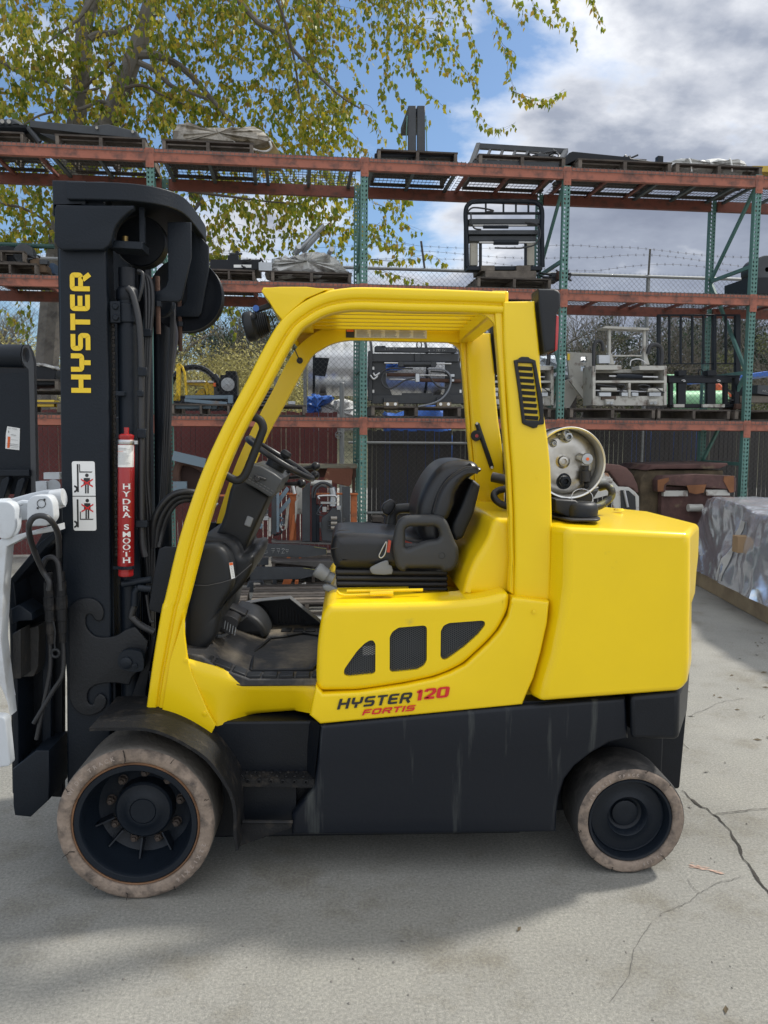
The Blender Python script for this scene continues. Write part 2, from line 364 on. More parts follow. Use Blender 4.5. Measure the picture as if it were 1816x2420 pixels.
# ================================================================== ground
def ground_material():
    m = bpy.data.materials.new('concrete'); m.use_nodes = True; n = m.node_tree; b = n.nodes['Principled BSDF']; b.inputs['Roughness'].default_value = .9
    tcn = n.nodes.new('ShaderNodeTexCoord'); O = tcn.outputs['Object']
    def noise(s, d=6, r=.6):
        t = n.nodes.new('ShaderNodeTexNoise'); t.inputs['Scale'].default_value = s; t.inputs['Detail'].default_value = d; t.inputs['Roughness'].default_value = r; n.links.new(O, t.inputs['Vector']); return t.outputs['Fac']
    def ramp(s, *st):
        r = n.nodes.new('ShaderNodeValToRGB'); e = r.color_ramp.elements
        e[0].position, e[0].color = st[0][0], (*st[0][1], 1); e[1].position, e[1].color = st[-1][0], (*st[-1][1], 1)
        for p, c in st[1:-1]: q = e.new(p); q.color = (*c, 1)
        n.links.new(s, r.inputs[0]); return r.outputs[0]
    def mix(f, a, b_, bt='MIX'):
        x = n.nodes.new('ShaderNodeMix'); x.data_type = 'RGBA'; x.blend_type = bt
        if isinstance(f, float): x.inputs['Factor'].default_value = f
        else: n.links.new(f, x.inputs['Factor'])
        n.links.new(a, x.inputs['A']); n.links.new(b_, x.inputs['B']); return x.outputs['Result']
    base = ramp(noise(.9), (.3, (.30, .292, .265)), (.7, (.225, .22, .20)))
    fine = ramp(noise(85, 6, .85), (.32, (.55, .55, .55)), (.5, (.97, .97, .96)), (.66, (1.38, 1.37, 1.33)))
    st = ramp(noise(2.2, 10, .65), (.34, (1.07, 1.07, 1.06)), (.52, (1, 1, 1)), (.62, (.84, .82, .78)), (.72, (.62, .57, .50)))
    v = n.nodes.new('ShaderNodeTexVoronoi'); v.inputs['Scale'].default_value = 60; n.links.new(O, v.inputs['Vector'])
    sp = ramp(v.outputs['Distance'], (.06, (1.5, 1.48, 1.42)), (.13, (1, 1, 1)))
    c = mix(1.0, mix(1.0, mix(1.0, base, fine, 'MULTIPLY'), st, 'MULTIPLY'), sp, 'MULTIPLY'); n.links.new(c, b.inputs['Base Color'])
    bp = n.nodes.new('ShaderNodeBump'); bp.inputs['Strength'].default_value = .7; bp.inputs['Distance'].default_value = .006; n.links.new(noise(230, 6, .8), bp.inputs['Height']); n.links.new(bp.outputs[0], b.inputs['Normal'])
    return m
CON = ground_material()
g = MB(); g.add([(-400, -60, 0), (400, -60, 0), (400, 700, 0), (-400, 700, 0)], [(0, 1, 2, 3)]); g.build('ground', CON, smooth=0, kind='structure')
DIRT = mat('crack_dirt', (.045, .04, .034), .95, bump=.8, bscale=60, var=.4)
def strip(pts, wds, z=.004):
    b = MB(); P_ = [FZ(x, y, z) for x, y in pts]; vs = []
    for i, p in enumerate(P_):
        d = (P_[min(i+1, len(P_)-1)]-P_[max(i-1, 0)]); s = Vector((-d.y, d.x, 0)).normalized()*wds[i]/2; vs += [p+s*random.uniform(.5, 1.4), p-s*random.uniform(.5, 1.4)]
    b.add(vs, [(2*i, 2*i+1, 2*i+3, 2*i+2) for i in range(len(P_)-1)]); return b
def jag(pts, n, amp):
    q = []
    for i in range(len(pts)-1):
        a, b = Vector(pts[i]), Vector(pts[i+1])
        for k in range(n): q.append(tuple(a.lerp(b, k/n)+Vector((random.uniform(-amp, amp), random.uniform(-amp, amp))) * (1 if (i or k) else 0)))
    return q+[pts[-1]]
cr = jag([(1612, 1868), (1652, 1902), (1690, 1925), (1726, 1962), (1760, 2030), (1795, 2080), (1860, 2170), (1990, 2380)], 7, 2.5)
strip(cr, [.006 if (i % 9) < 5 else .015 for i in range(len(cr))]).build('slab_crack', DIRT, smooth=0, kind='structure')
cr = jag([(1692, 1922), (1750, 1916), (1816, 1909), (2100, 1890)], 6, 1.0)
strip(cr, [.005]*len(cr), .006).build('slab_joint', DIRT, smooth=0, kind='structure')
for pts, wd in (([(1625, 2078), (1640, 2098), (1655, 2108), (1700, 2085), (1760, 2070)], .0022), ([(1540, 2180), (1500, 2240), (1490, 2300), (1440, 2370)], .002), ([(1655, 2108), (1630, 2130), (1560, 2160)], .002), ([(1635, 1690), (1700, 1660), (1760, 1650)], .003)):
    c_ = jag(pts, 8, 1.6); strip(c_, [wd]*len(c_)).build('hairline_crack', mat('hairline_grey', (.11, .105, .095), .95), smooth=0, kind='structure')
# dropped orange marking paint
SPR = mat('faded_orange_spray', (.47, .31, .24), .9, var=.3, vscale=40)
b = MB()
for k in range(70):
    t = random.random(); x, y = 1636+72*t+random.gauss(0, 3), 2044+20*t+random.gauss(0, 2.2)*(1.4-t); p = FZ(x, y, .003+k*.00002); s = random.uniform(.002, .008); d = Vector((.95, -.25, 0)); n_ = Vector((.25, .95, 0))
    b.add([p-d*s*2, p+n_*s*.4-d*s*.6, p+d*s*1.8, p-n_*s*.4+d*s*.3], [(0, 1, 2, 3)])
b.build('paint_mark', SPR, smooth=0, kind='structure')
# litter of chips, dead leaves and twigs
b = MB()
for k in range(900):
    X = random.uniform(-2.5, 5.5); Y = random.uniform(1.4, 9); z = .002; s = random.uniform(.002, .007) * (1.6 if random.random() < .12 else 1); p = Vector((X, Y, z)); h = random.uniform(.3, .8)*s; a0 = random.random()*6
    vs = [p+Vector((math.cos(a0+a)*s*random.uniform(.6, 1.2), math.sin(a0+a)*s*random.uniform(.6, 1.2), 0)) for a in (0, 1.6, 3.1, 4.7)]+[p+Vector((0, 0, h))]
    b.add(vs, [(0, 1, 4), (1, 2, 4), (2, 3, 4), (3, 0, 4)])
b.build('gravel_chips', mat('stone_chip', (.24, .225, .20), .9, var=.6, vscale=3), smooth=0, kind='stuff', label='small stone chips scattered over the concrete yard', cat='gravel')
b = MB()
for k in range(95):
    if k < 88: p = Vector((random.uniform(1.9, 5.2), random.uniform(3.6, 7.2), .003))
    else: p = Vector((random.uniform(-1.5, 3), random.uniform(1.5, 2.9), .003))
    a = random.random()*6.28; l = random.uniform(.01, .03); d = Vector((math.cos(a), math.sin(a), 0))*l; s = Vector((-d.y, d.x, 0))*.35
    b.add([p-d, p+s+Vector((0, 0, .006)), p+d+Vector((0, 0, .003)), p-s], [(0, 1, 2, 3)])
    if k % 4 == 0: q = p+Vector((.05, .03, 0)); b.tube([q, q+d*2.2+Vector((0, 0, .002)), q+d*4+s], .0013, 4)
b.build('leaf_litter', mat('dry_leaf', (.11, .085, .05), .9, var=.5, vscale=2), smooth=0, kind='stuff', label='dry brown leaves and twigs lying on the concrete', cat='leaf litter')

# ================================================================== pallet rack
RX = [-4.035+2.415*i for i in range(6)]       # upright positions
RY0, RY1 = 9.5, 10.57
TOPS = [1.985, 3.535, 4.955]                  # beam top heights
rack = thing('pallet_rack', 'long pallet rack of orange beams on perforated green uprights behind the forklift', 'pallet rack', (0, 9.5, 0), fr='K')
def upright_mesh(H=5.0, pitch=.0508, z0=0.0):
    b = MB(); W2 = .041; n = int(H/pitch); k8 = 8
    for i in range(n):
        za = z0+i*pitch; zc = za+pitch/2
        for cx_ in (-.0205, .0205):
            R_ = [(-.0205, -pitch/2), (0, -pitch/2), (.0205, -pitch/2), (.0205, 0), (.0205, pitch/2), (0, pitch/2), (-.0205, pitch/2), (-.0205, 0)]
            sg = 1 if cx_ > 0 else -1
            Hh = [(-.0085, -.006), (0, -.015), (.0085, -.006), (.0092, .004), (.0085, .013), (0, .0145), (-.0085, .013), (-.0092, .004)]
            Hh = [(x+z*.18*sg, z) for x, z in Hh]
            vs = [(cx_+x, 0, zc+z) for x, z in R_]+[(cx_+x, 0, zc+z) for x, z in Hh]
            b.add(vs, [(j, (j+1) % 8, 8+(j+1) % 8, 8+j) for j in range(8)])
    Ht = z0+n*pitch
    for s in (-1, 1):
        b.add([(s*W2, 0, z0), (s*W2, .072, z0), (s*W2, .072, Ht), (s*W2, 0, Ht)], [(0, 1, 2, 3)])
        b.add([(s*W2, .072, z0), (s*.022, .072, z0), (s*.022, .072, Ht), (s*W2, .072, Ht)], [(0, 1, 2, 3)])
    return b.mesh('upright', GRN, 0, fix=False)
UM = upright_mesh(); UM.transform(Matrix.Translation((0, -9.5, 0)))
def K_link(name, me, parent, loc, rz=0):
    o = bpy.data.objects.new(name, me); COL.objects.link(o); o.parent = parent; ORGN[o.name] = ORGN[parent.name]; o.location = loc
    return o
for x in RX:
    K_link('upright', UM, rack, (x, RY0, 0)); 
    o = K_link('upright', UM, rack, (x, RY1, 0))
# mesh local origin already carries -9.5 in Y, so shift by the rack origin
HB = MB().bar((0, .07, 0), (0, 1.07, 0), .03, .045).mesh('horizontal_brace', GRN, 0)
DBS = []
for z0_, z1_, fl in ((.25, 1.45, 0), (1.45, 2.6, 1), (2.6, 3.9, 0), (3.9, 4.85, 1)):
    DBS.append(MB().bar((0, .07, z0_ if not fl else z1_), (0, 1.07, z1_ if not fl else z0_), .03, .045).mesh('diagonal_brace', GRN, 0))
for x in RX:
    for z in (.25, 1.45, 2.6, 3.9): K_link('horizontal_brace', HB, rack, (x, 0, z))
    for me_ in DBS: K_link('diagonal_brace', me_, rack, (x, 0, 0))
def beam_mesh(h, nm, y, m):
    b = MB(); L_ = 2.415-.09
    b.box(.045, .045+L_, y-.004, y+.045, -h, 0)
    b.box(.045, .045+L_, y+.045, y+.062, -h, -.040)
    return b.mesh(nm, m, 0)
BM = [beam_mesh(.112, 'beam', 0, ORG), beam_mesh(.118, 'beam', 0, ORG), beam_mesh(.128, 'beam', 0, ORG)]
BMR = [beam_mesh(.112, 'rear_beam', 1.05, ORD), beam_mesh(.118, 'rear_beam', 1.05, ORD), beam_mesh(.128, 'rear_beam', 1.05, ORD)]
b = MB(); b.box(-.046, .046, -.010, -.005, -.20, .012)
for sx in (-.018, .018):
    for z in (-.04, -.16): b.cyl((sx, -.017, z), (sx, -.010, z), .007, 8)
CN = b.mesh('beam_connector', ORG, 0)
# wire deck 1.15 x 1.05, wires 50 mm apart with front edge turned down, plus channel supports
def deck_mesh():
    b = MB(); w_, d = 1.13, 1.06; nx = 23; ny = 11
    for i in range(nx+1):
        x = i*w_/nx; b.tube([(x, -.016, -.035), (x, -.016, .010), (x, d, .010)], .0031, 4)
    for j in range(ny+1): b.bar((0, j*d/ny, .004), (w_, j*d/ny, .004), .006, .006)
    b.bar((0, -.018, -.036), (w_, -.018, -.036), .006, .006)
    return b.mesh('wire_deck', WRD, 0)
DM = deck_mesh(); b = MB()
for x in (.06, .565, 1.07): b.box(x-.02, x+.02, .045, 1.05, -.035, -.004)
DS = b.mesh('deck_support', mat('deck_support_grey', (.07, .085, .085), .6), 0)
DS2 = DS.copy(); DS2.materials.clear(); DS2.materials.append(ORD)
for li, z in enumerate(TOPS):
    for i in range(5):
        K_link('beam', BM[li], rack, (RX[i], 0, z)); K_link('rear_beam', BMR[li], rack, (RX[i], 0, z))
        for k in range(2):
            K_link('wire_deck', DM, rack, (RX[i]+.055+k*1.165, 0, z)); K_link('deck_support', DS2 if (li == 1 or (i+k) % 3 == 0) else DS, rack, (RX[i]+.055+k*1.165, 0, z))
    for x in RX: K_link('beam_connector', CN, rack, (x, 0, z))

# ================================================================== chain-link fence with slats
FY = 11.9; FT = K(1340, 648, 11.9).z
fence = thing('chain_link_fence', 'tall chain-link fence with barbed wire and slats behind the pallet rack', 'fence', (0, FY, 0), fr='K')
b = MB(); x0, x1, z0, z1 = -6.5, 9.5, .04, FT-.03; rect = [(x0, z0), (x1, z0), (x1, z1), (x0, z1)]; dd = .078; Hh = z1-z0
n = int((x1-x0+Hh)/dd)+1
for i in range(n):
    for s in (1, -1):
        p = (x0-Hh+i*dd, z0) if s > 0 else (x0+i*dd, z0); q = (p[0]+s*Hh, z1)
        for a, c in clipseg(rect, (p[0]-s*.001, p[1]-.001), (q[0]+s*.001, q[1]+.001)):
            b.bar((a[0], FY+.004*s, a[1]), (c[0], FY+.004*s, c[1]), .0027, .0027)
b.build('chain_link_mesh', FWR, fence, smooth=0, fix=False)
MB().cyl((x0, FY, FT), (x1, FY, FT), .024, 10).build('top_rail', GLV, fence)
for x in (-5.2, -2.6, 5.35, 8.2):
    b = MB(); b.cyl((x, FY+.03, 0), (x, FY+.03, FT+.03), .03, 10); b.build('fence_post', GLV, fence)
    b = MB(); b.bar((x, FY+.03, FT), (x-.10, FY-.22, FT+.36), .03, .012); b.build('barb_arm', GLV, fence)
for x in (1.9,):
    b = MB(); b.bar((x, FY+.03, FT), (x-.10, FY-.22, FT+.36), .03, .012); b.build('barb_arm', GLV, fence)
for k, (dz, yy) in enumerate(((.12, -.07), (.24, -.15), (.35, -.22))):
    pts = []
    for i in range(65):
        x = x0+i*.25; sag = .06*math.sin(i*.42+k)-.05*((i % 11)/11-.5)**2*4; pts.append((x, FY+yy, FT+dz+sag))
    b = MB(); b.tube(pts, .0020, 4, False)
    for p, q in zip(pts, pts[1:]):
        for t in (.25, .75):
            c_ = Vector(p).lerp(Vector(q), t); b.bar(c_+Vector((-.012, 0, -.02)), c_+Vector((.012, 0, .02)), .003, .003); b.bar(c_+Vector((.012, 0, -.02)), c_+Vector((-.012, 0, .02)), .003, .003)
    b.build('barbed_wire', WRD, fence, smooth=0, fix=False)
b = MB()
for i in range(int((x1-x0)/dd)):
    x = x0+i*dd; b.bar((x, FY, FT-.02), (x-.014, FY, FT+.05), .003, .003); b.bar((x, FY, FT-.02), (x+.014, FY, FT+.05), .003, .003)
b.build('wire_barb_ends', GLV, fence, smooth=0, fix=False, kind='stuff')
SL = MB().box(-.0335, .0335, -.006, .006, 0, 1).mesh('slat', MAR, 0); SL2 = SL.copy(); SL2.materials.clear(); SL2.materials.append(SLD)
for me_ in (SL, SL2): me_.transform(Matrix.Translation((0, 0, 0)))
gx = K(808, 1000, FY).x
def slat(x, H, me_, fz=0):
    o = bpy.data.objects.new('slat', me_); COL.objects.link(o); o.parent = fence; o.location = (x+random.uniform(-.002, .002), .012, .03); o.scale = (random.uniform(.93, 1.0), 1, H-.03)
    o.rotation_euler = (0, random.uniform(-.002, .002), 0); ORGN[o.name] = ORGN[fence.name]
x = -4.6
mtop = K(750, 974, FY).z; dtop = K(1000, 1018, FY).z
while x < gx-.05:
    slat(x, mtop+random.uniform(-.012, .012), SL); x += .0690
x = gx+.42
while x < 7.6:
    slat(x, (K(1000, 985, FY).z if x > 2.9 else dtop)+random.uniform(-.012, .012), SL2); x += (.0676 if x < 2.95 else .0745)
# gate parts: posts, latch fork, rails of the dark gate panel
b = MB(); b.cyl((gx, FY-.05, 0), (gx, FY-.05, K(800, 907, FY).z), .036, 12); b.sphere((gx, FY-.05, K(800, 907, FY).z), .038, sz=.6); b.build('gate_post', GLV, fence)
for xx, yt in ((722, 740), (653, 890)):
    X_ = K(xx, 1000, FY).x; MB().cyl((X_, FY+.07, 0), (X_, FY+.07, K(xx, yt, FY).z), .028, 10).build('fence_post', GLV, fence)
z_ = K(1000, 1047, FY).z; gx2 = K(1108, 1100, FY).x
MB().cyl((gx+.1, FY-.05, z_), (gx2, FY-.05, z_), .021, 10).build('gate_rail', GLV, fence)
z2_ = K(900, 1211, FY).z; MB().cyl((gx+.1, FY-.05, z2_), (gx2, FY-.05, z2_), .021, 10).build('gate_rail', GLV, fence)
MB().cyl((gx2, FY-.05, .05), (gx2, FY-.05, z_+.35), .021, 10).build('gate_stile', GLV, fence)
c_ = K(802, 1028, FY-.09); b = MB(); b.tube([c_+Vector((math.cos(t)*.055, 0, math.sin(t)*.055)) for t in [i*math.pi/8 for i in range(16)]], .007, 6, closed=True); b.bar(c_+Vector((-.05, 0, 0)), c_+Vector((.05, 0, 0)), .012, .02); b.bar(c_+Vector((0, 0, -.06)), c_+Vector((0, 0, .05)), .012, .02)
b.build('gate_latch', GLV, fence)

# ================================================================== lettering
GLY = {'H': (1, [[(.13,0),(.13,1)], [(.87,0),(.87,1)], [(.26,.5),(.74,.5)]]),
 'Y': (1, [[(.13,1),(.13,.45),(.87,.45),(.87,1)], [(.5,.34),(.5,0)]]),
 'S': (.95, [[(.95,.88),(.13,.88),(.13,.5),(.87,.5),(.87,.12),(.03,.12)]]),
 'T': (.9, [[(0,.88),(1,.88)], [(.5,.77),(.5,0)]]),
 'E': (.9, [[(.97,.88),(.13,.88),(.13,.12),(.97,.12)], [(.26,.5),(.9,.5)]]),
 'R': (1, [[(.13,0),(.13,.88),(.87,.88),(.87,.46),(.27,.46)], [(.62,.36),(.92,0)]]),
 'F': (.85, [[(.97,.88),(.13,.88),(.13,0)], [(.26,.47),(.9,.47)]]),
 'O': (1, [[(.5,.88),(.13,.88),(.13,.12),(.87,.12),(.87,.88),(.5,.88)]]),
 'I': (.28, [[(.5,0),(.5,1)]]),
 '1': (.55, [[(.05,.72),(.62,.90),(.62,0)]]),
 '2': (.95, [[(.10,.70),(.14,.88),(.86,.88),(.86,.56),(.12,.13),(.97,.13)]]),
 '0': (1, [[(.5,.88),(.13,.88),(.13,.12),(.87,.12),(.87,.88),(.5,.88)]])}
def rpl(p, r, seg=3):
    o = [p[0]]
    for i in range(1, len(p)-1):
        a, b, c = Vector(p[i-1]), Vector(p[i]), Vector(p[i+1]); l = min(r, (a-b).length*.48, (c-b).length*.48)
        p1 = b+(a-b).normalized()*l; p2 = b+(c-b).normalized()*l
        for k in range(seg+1): t = k/seg; o.append(tuple(p1*(1-t)**2+b*2*t*(1-t)+p2*t*t))
    o.append(p[-1]); return o
def stroke(p, hx, hy):
    """polyline to quads; half widths differ for upright and level strokes"""
    L_, R_ = [], []
    for i in range(len(p)):
        a = Vector(p[i-1]) if i else None; b = Vector(p[i]); c = Vector(p[i+1]) if i < len(p)-1 else None
        d1 = (b-a).normalized() if a is not None else (c-b).normalized(); d2 = (c-b).normalized() if c is not None else d1
        n1 = Vector((-d1.y, d1.x)); n2 = Vector((-d2.y, d2.x)); n = (n1+n2); n = n/max(.3, n.dot(n1)) if n.length > 1e-6 else n1
        n = Vector((n.x*hx, n.y*hy)); L_.append(b+n); R_.append(b-n)
    return L_, R_
def lettering(b, text, O, U, V, adv, t=.12, ty=None, gap=.17, off=Vector((0, -.0025, 0)), round_=.12):
    """text starting at O, one letter cell = U wide, V tall (world vectors)"""
    O, U, V = Vector(O), Vector(U), Vector(V); x = 0; ty = ty or t
    for ch in text:
        if ch == ' ': x += .6; continue
        w_, st = GLY[ch]
        for p in st:
            q = rpl([(a*w_, c) for a, c in p], round_) if len(p) > 2 else [(a*w_, c) for a, c in p]
            l, r = stroke(q, t, ty)
            vs = [O+off+U*(x+v.x)+V*v.y for pr in zip(l, r) for v in pr]
            b.add(vs, [(2*i, 2*i+1, 2*i+3, 2*i+2) for i in range(len(q)-1)])
        x += w_+gap
    return b

# ================================================================== forklift
YG, YFAR, YC = 3.12, 4.17, 3.645
fl = thing('forklift', 'yellow and black forklift with open cab, black seat and cushion tyres', 'forklift', (.1, YC, 0))
def slab(b, pts, z0, z1):
    n = len(pts); k = len(b.v); z0 = z0 if isinstance(z0, (list, tuple)) else [z0]*n; z1 = z1 if isinstance(z1, (list, tuple)) else [z1]*n
    b.add([(p[0], p[1], a) for p, a in zip(pts, z0)]+[(p[0], p[1], c) for p, c in zip(pts, z1)],
          [tuple(range(n)), tuple(reversed(range(n, 2*n)))]+[(j, (j+1) % n, n+(j+1) % n, n+j) for j in range(n)])
    return b
MB.slab = slab
# ---- counterweight: rings from top to bottom
def cw_rings(rows, Ys=(3.10, 3.03, 3.03, 3.36)):
    rings = []
    for (xa, xb, xc, xd, yb, yc) in rows:
        A = F(xa, yb, Ys[0]); B_ = F(xb, yb, Ys[1]); C_ = F(xc, yc, Ys[2]); D_ = F(xd, yc, Ys[3]); zb = B_.z; zc = C_.z
        near = [(A.x, Ys[0], zb), (B_.x, Ys[1], zb), (C_.x, Ys[2], zc), (D_.x, Ys[3], zc)]
        rings.append(near+[(p[0], 2*YC-p[1], p[2]) for p in reversed(near)])
    return rings
rows = [(1306,1342,1629,1651,1247,1260), (1306,1341.5,1629.5,1651,1275,1290), (1305,1341,1629.5,1649,1330,1345), (1303,1340,1629.5,1645,1382,1382), (1299,1328,1629.5,1641,1460,1440), (1297,1325,1629,1633,1472,1462),
        (1280,1310,1628.5,1632,1550,1550), (1263,1289,1624,1632,1618,1612), (1252,1277,1606,1630,1659,1634)]
R_ = cw_rings(rows); b = MB(); n = 8
for r in R_: b.v += r
for i in range(len(R_)-1):
    for j in range(n): b.f.append((i*n+j, i*n+(j+1) % n, (i+1)*n+(j+1) % n, (i+1)*n+j))
# crowned top
tz = R_[0][1][2]; ti = len(b.v); b.v += [((R_[0][1][0]+R_[0][2][0])/2, YC, tz+.012)]
for j in range(n): b.f.append((j, (j+1) % n, ti))
b.f.append(tuple((len(R_)-1)*n+j for j in range(n)))
cw = b.build('counterweight', YEL, fl, bevel=.022, seg=4, smooth=50)
pl_ = FZ(1463, 1208, tz+.006); MB().lathe(pl_, (0, 0, 1), [(0, .012), (.02, .012), (.026, .004)], 20).build('lifting_hole_cap', YEL, cw)
# lower black wrap of the counterweight
b = MB(); rr = cw_rings([(1487, 1489, 1606, 1628, 1645, 1634), (1489, 1491, 1604, 1620, 1748, 1750)], (3.12, 3.035, 3.035, 3.33))
b.v += rr[0]+rr[1]
for j in range(8): b.f.append((j, (j+1) % 8, 8+(j+1) % 8, 8+j))
b.f += [tuple(range(8)), tuple(range(8, 16))]
b.build('rear_bumper', BLK, fl, bevel=.02, seg=3)
b = MB(); p0 = F(1606, 1790, 3.14); p1 = F(1606, 1870, 3.3)
X1 = F(1628, 1602, 3.42).x; X2 = F(1606, 1866, 3.42).x; zt = F(1628, 1602, 3.42).z; zb = F(1606, 1866, 3.42).z
b.prism([(X1-.13, zt), (X1+.002, zt), (X1, zt-.12), (X2, zb), (X2-.10, zb)], 3.42, 2*YC-3.42); b.build('rear_apron', BLK, fl, bevel=.012)
# ---- black side panel with wheel arch
sp = XZ('P', [(757,1714), (1000,1689), (1235,1667), (1480,1648), (1486,1746), (1441,1756), (1397,1781), (1359,1811), (1335,1842), (1322,1883), (1316,1930), (1315,1967), (1000,1972), (690,1974), (690,1925), (743,1858), (750,1800)], 3.07)
plate('side_panel', sp, 3.065, 3.14, BLS, fl, .018, 3)
plate('side_panel', sp, 2*YC-3.14, 2*YC-3.065, BLS, fl, .018, 3)
b = MB(); b.box(-.62, 1.38, 3.32, 4.0, .14, .66); b.box(-.62, .72, 3.145, 4.145, .13, .62); b.build('chassis', BLK, fl, bevel=.01)
# ---- step recess
bl, br, flp, frp = F(570, 1795, 3.25), F(703.6, 1793, 3.25), F(561, 1838.5, 3.08), F(743, 1842, 3.08)
b = MB(); b.add([bl, br, frp, flp], [(0, 1, 2, 3)]); zs = frp.z
b.add([flp, frp, frp+Vector((0, 0, -.035)), flp+Vector((0, 0, -.035))], [(0, 1, 2, 3)])
stp = b.build('step_plate', DRT, fl, smooth=0)
b = MB()
for r in range(5):
    for c_ in range(8):
        u = (c_+.5+(r % 2)*.5)/8.5; v = (r+.6)/5.2; p = flp.lerp(frp, u).lerp(bl.lerp(br, u), v); b.lathe(p, (0, 0, 1), [(.0075, 0), (.006, .005), (.003, .0055), (.002, .001)], 8)
for c_ in range(6):
    p = flp.lerp(frp, (c_+.9)/6.6)+Vector((0, -.003, -.008)); b.lathe(p, (0, -1, 0), [(.010, 0), (.009, .005), (.005, .006), (.004, -.001)], 10)
b.build('anti_slip_studs', DRT, stp)
tb, tr_, tf = F(510, 1716, 3.25), F(725, 1690, 3.25), F(757, 1714, 3.07)
b = MB(); b.add([F(505, 1716, 3.25), tr_, br, F(560, 1795, 3.25)], [(0, 1, 2, 3)]); b.build('step_back_panel', BLK, fl, smooth=0)
b = MB(); q = [tr_, F(740, 1703, 3.12), tf, F(748, 1800, 3.07), frp, F(722, 1818, 3.16), br]; b.add(q+[F(712, 1735, 3.2)], [(0, 1, 7), (1, 2, 3, 7), (3, 4, 5, 7), (5, 6, 7), (6, 0, 7)]); b.build('step_side_panel', BLK, fl, smooth=60)
b = MB(); z1_ = flp.z-.03; b.box(F(571, 1850, 3.1).x, F(700, 1850, 3.1).x, 3.10, 3.14, F(640, 1972, 3.1).z, z1_); b.build('lower_step_panel', BLK, fl)
bp_ = XZ('P', [(573,1941), (693,1941), (690,1948), (690,1953), (563,1999), (561,1990)], 3.03)
plate('fender_bracket', bp_, 3.02, 3.032, DRT, fl, .002)
b = MB(); b.cyl(F(574, 1942, 3.02), F(692, 1943, 3.02), .008, 8); b.build('bracket_bead', RAW if 0 else DRT, fl)
# ---- yellow lower body
fp = XZ('P', [(428,1549), (506,1571), (537,1584), (564,1601), (580,1610), (600,1616), (653,1617), (752,1620), (732,1690), (617,1701), (510,1716), (470,1690)], 3.14)
def fairing(co):
    # pulls the panel in towards the step recess
    xa, xb = fp[1][0], fp[5][0]; t = max(0, min(1, (co.x-xa)/(xb-xa))); t = t*t*(3-2*t); x2, x3 = fp[7][0]-.10, fp[7][0]
    s = max(0, min(1, (co.x-x2)/(x3-x2))); low = max(0, min(1, (fp[5][1]-co.z)/.16))
    return Vector((co.x, co.y+(.075*t+.02)*low*(1-s)+.02*t, co.z))
b = MB(); nx, nz = 26, 8
def interp(pts, x):
    pts = sorted(pts); 
    for a, c in zip(pts, pts[1:]):
        if a[0] <= x <= c[0]: return a[1]+(c[1]-a[1])*(x-a[0])/(c[0]-a[0])
    return pts[0][1] if x < pts[0][0] else pts[-1][1]
top = fp[:8]; bot = [fp[8], fp[9], fp[10], fp[11], fp[0]]
for i in range(nx+1):
    x = fp[0][0]+(fp[7][0]-fp[0][0])*i/nx; zt_ = interp(top, x)
    for j in range(nz+1):
        v = j/nz; xx = x-(x-fp[0][0])/(fp[7][0]-fp[0][0])*v*(fp[7][0]-fp[8][0]) + (1-i/nx)*v*(fp[10][0]-fp[0][0])*.55
        zz = zt_+(interp(bot, xx)-zt_)*v; b.v.append(tuple(fairing(Vector((xx, 3.115 if j else 3.125, zz)))))
b.v += [(v[0], v[1]+.03, v[2]) for v in b.v[:]]
M_ = nz+1; T_ = (nx+1)*M_
for i in range(nx):
    for j in range(nz): a = i*M_+j; b.f += [(a, a+1, a+M_+1, a+M_), (T_+a, T_+a+M_, T_+a+M_+1, T_+a+1)]
    b.f += [(i*M_, (i+1)*M_, T_+(i+1)*M_, T_+i*M_), (i*M_+nz, T_+i*M_+nz, T_+(i+1)*M_+nz, (i+1)*M_+nz)]
b.build('floor_side_panel', YEL, fl, smooth=60)
# panel under the hood that carries the lettering
hb = [(1209,1407), (1199,1454), (1178,1490), (1152,1519), (1097,1570), (1062,1588), (1025,1602), (953,1617), (845,1633), (761,1637)]
ys = [(x+3, y+3) for x, y in hb]+[(747,1620), (732,1690), (757,1711), (1000,1688), (1235,1665), (1246,1638), (1262,1602), (1278,1545), (1294,1472), (1299,1421), (1213,1412)]
plate('body_side', XZ('P', ys, 3.075), 3.07, 3.16, YEL, fl, .012, 3)
plate('body_side', XZ('P', ys, 3.075), 2*YC-3.16, 2*YC-3.07, YEL, fl, .012, 3)
b = MB(); q = F(1250, 1700, 3.08); b.box(F(1230, 1640, 3.1).x, F(1310, 1640, 3.1).x, 3.09, 4.2, F(1240, 1690, 3.1).z, F(1240, 1655, 3.1).z); b.build('rear_crossmember', BLK, fl)
# inner wheel wells and rear body under the legs
b = MB(); b.box(.72, F(1300, 1500, 3.2).x, 3.17, 4.12, .66, F(1250, 1421, 3.15).z); b.build('rear_body', YEL, fl)
plate('rear_cowl', smo(XZ('P', [(1090,1400), (1100,1360), (1118,1318), (1146,1271), (1158,1236), (1170,1223), (1185,1222)], 3.25), 4)+XZ('P', [(1240,1223), (1240,1410)], 3.25), 3.20, 4.09, YEL, fl, .03, 4)
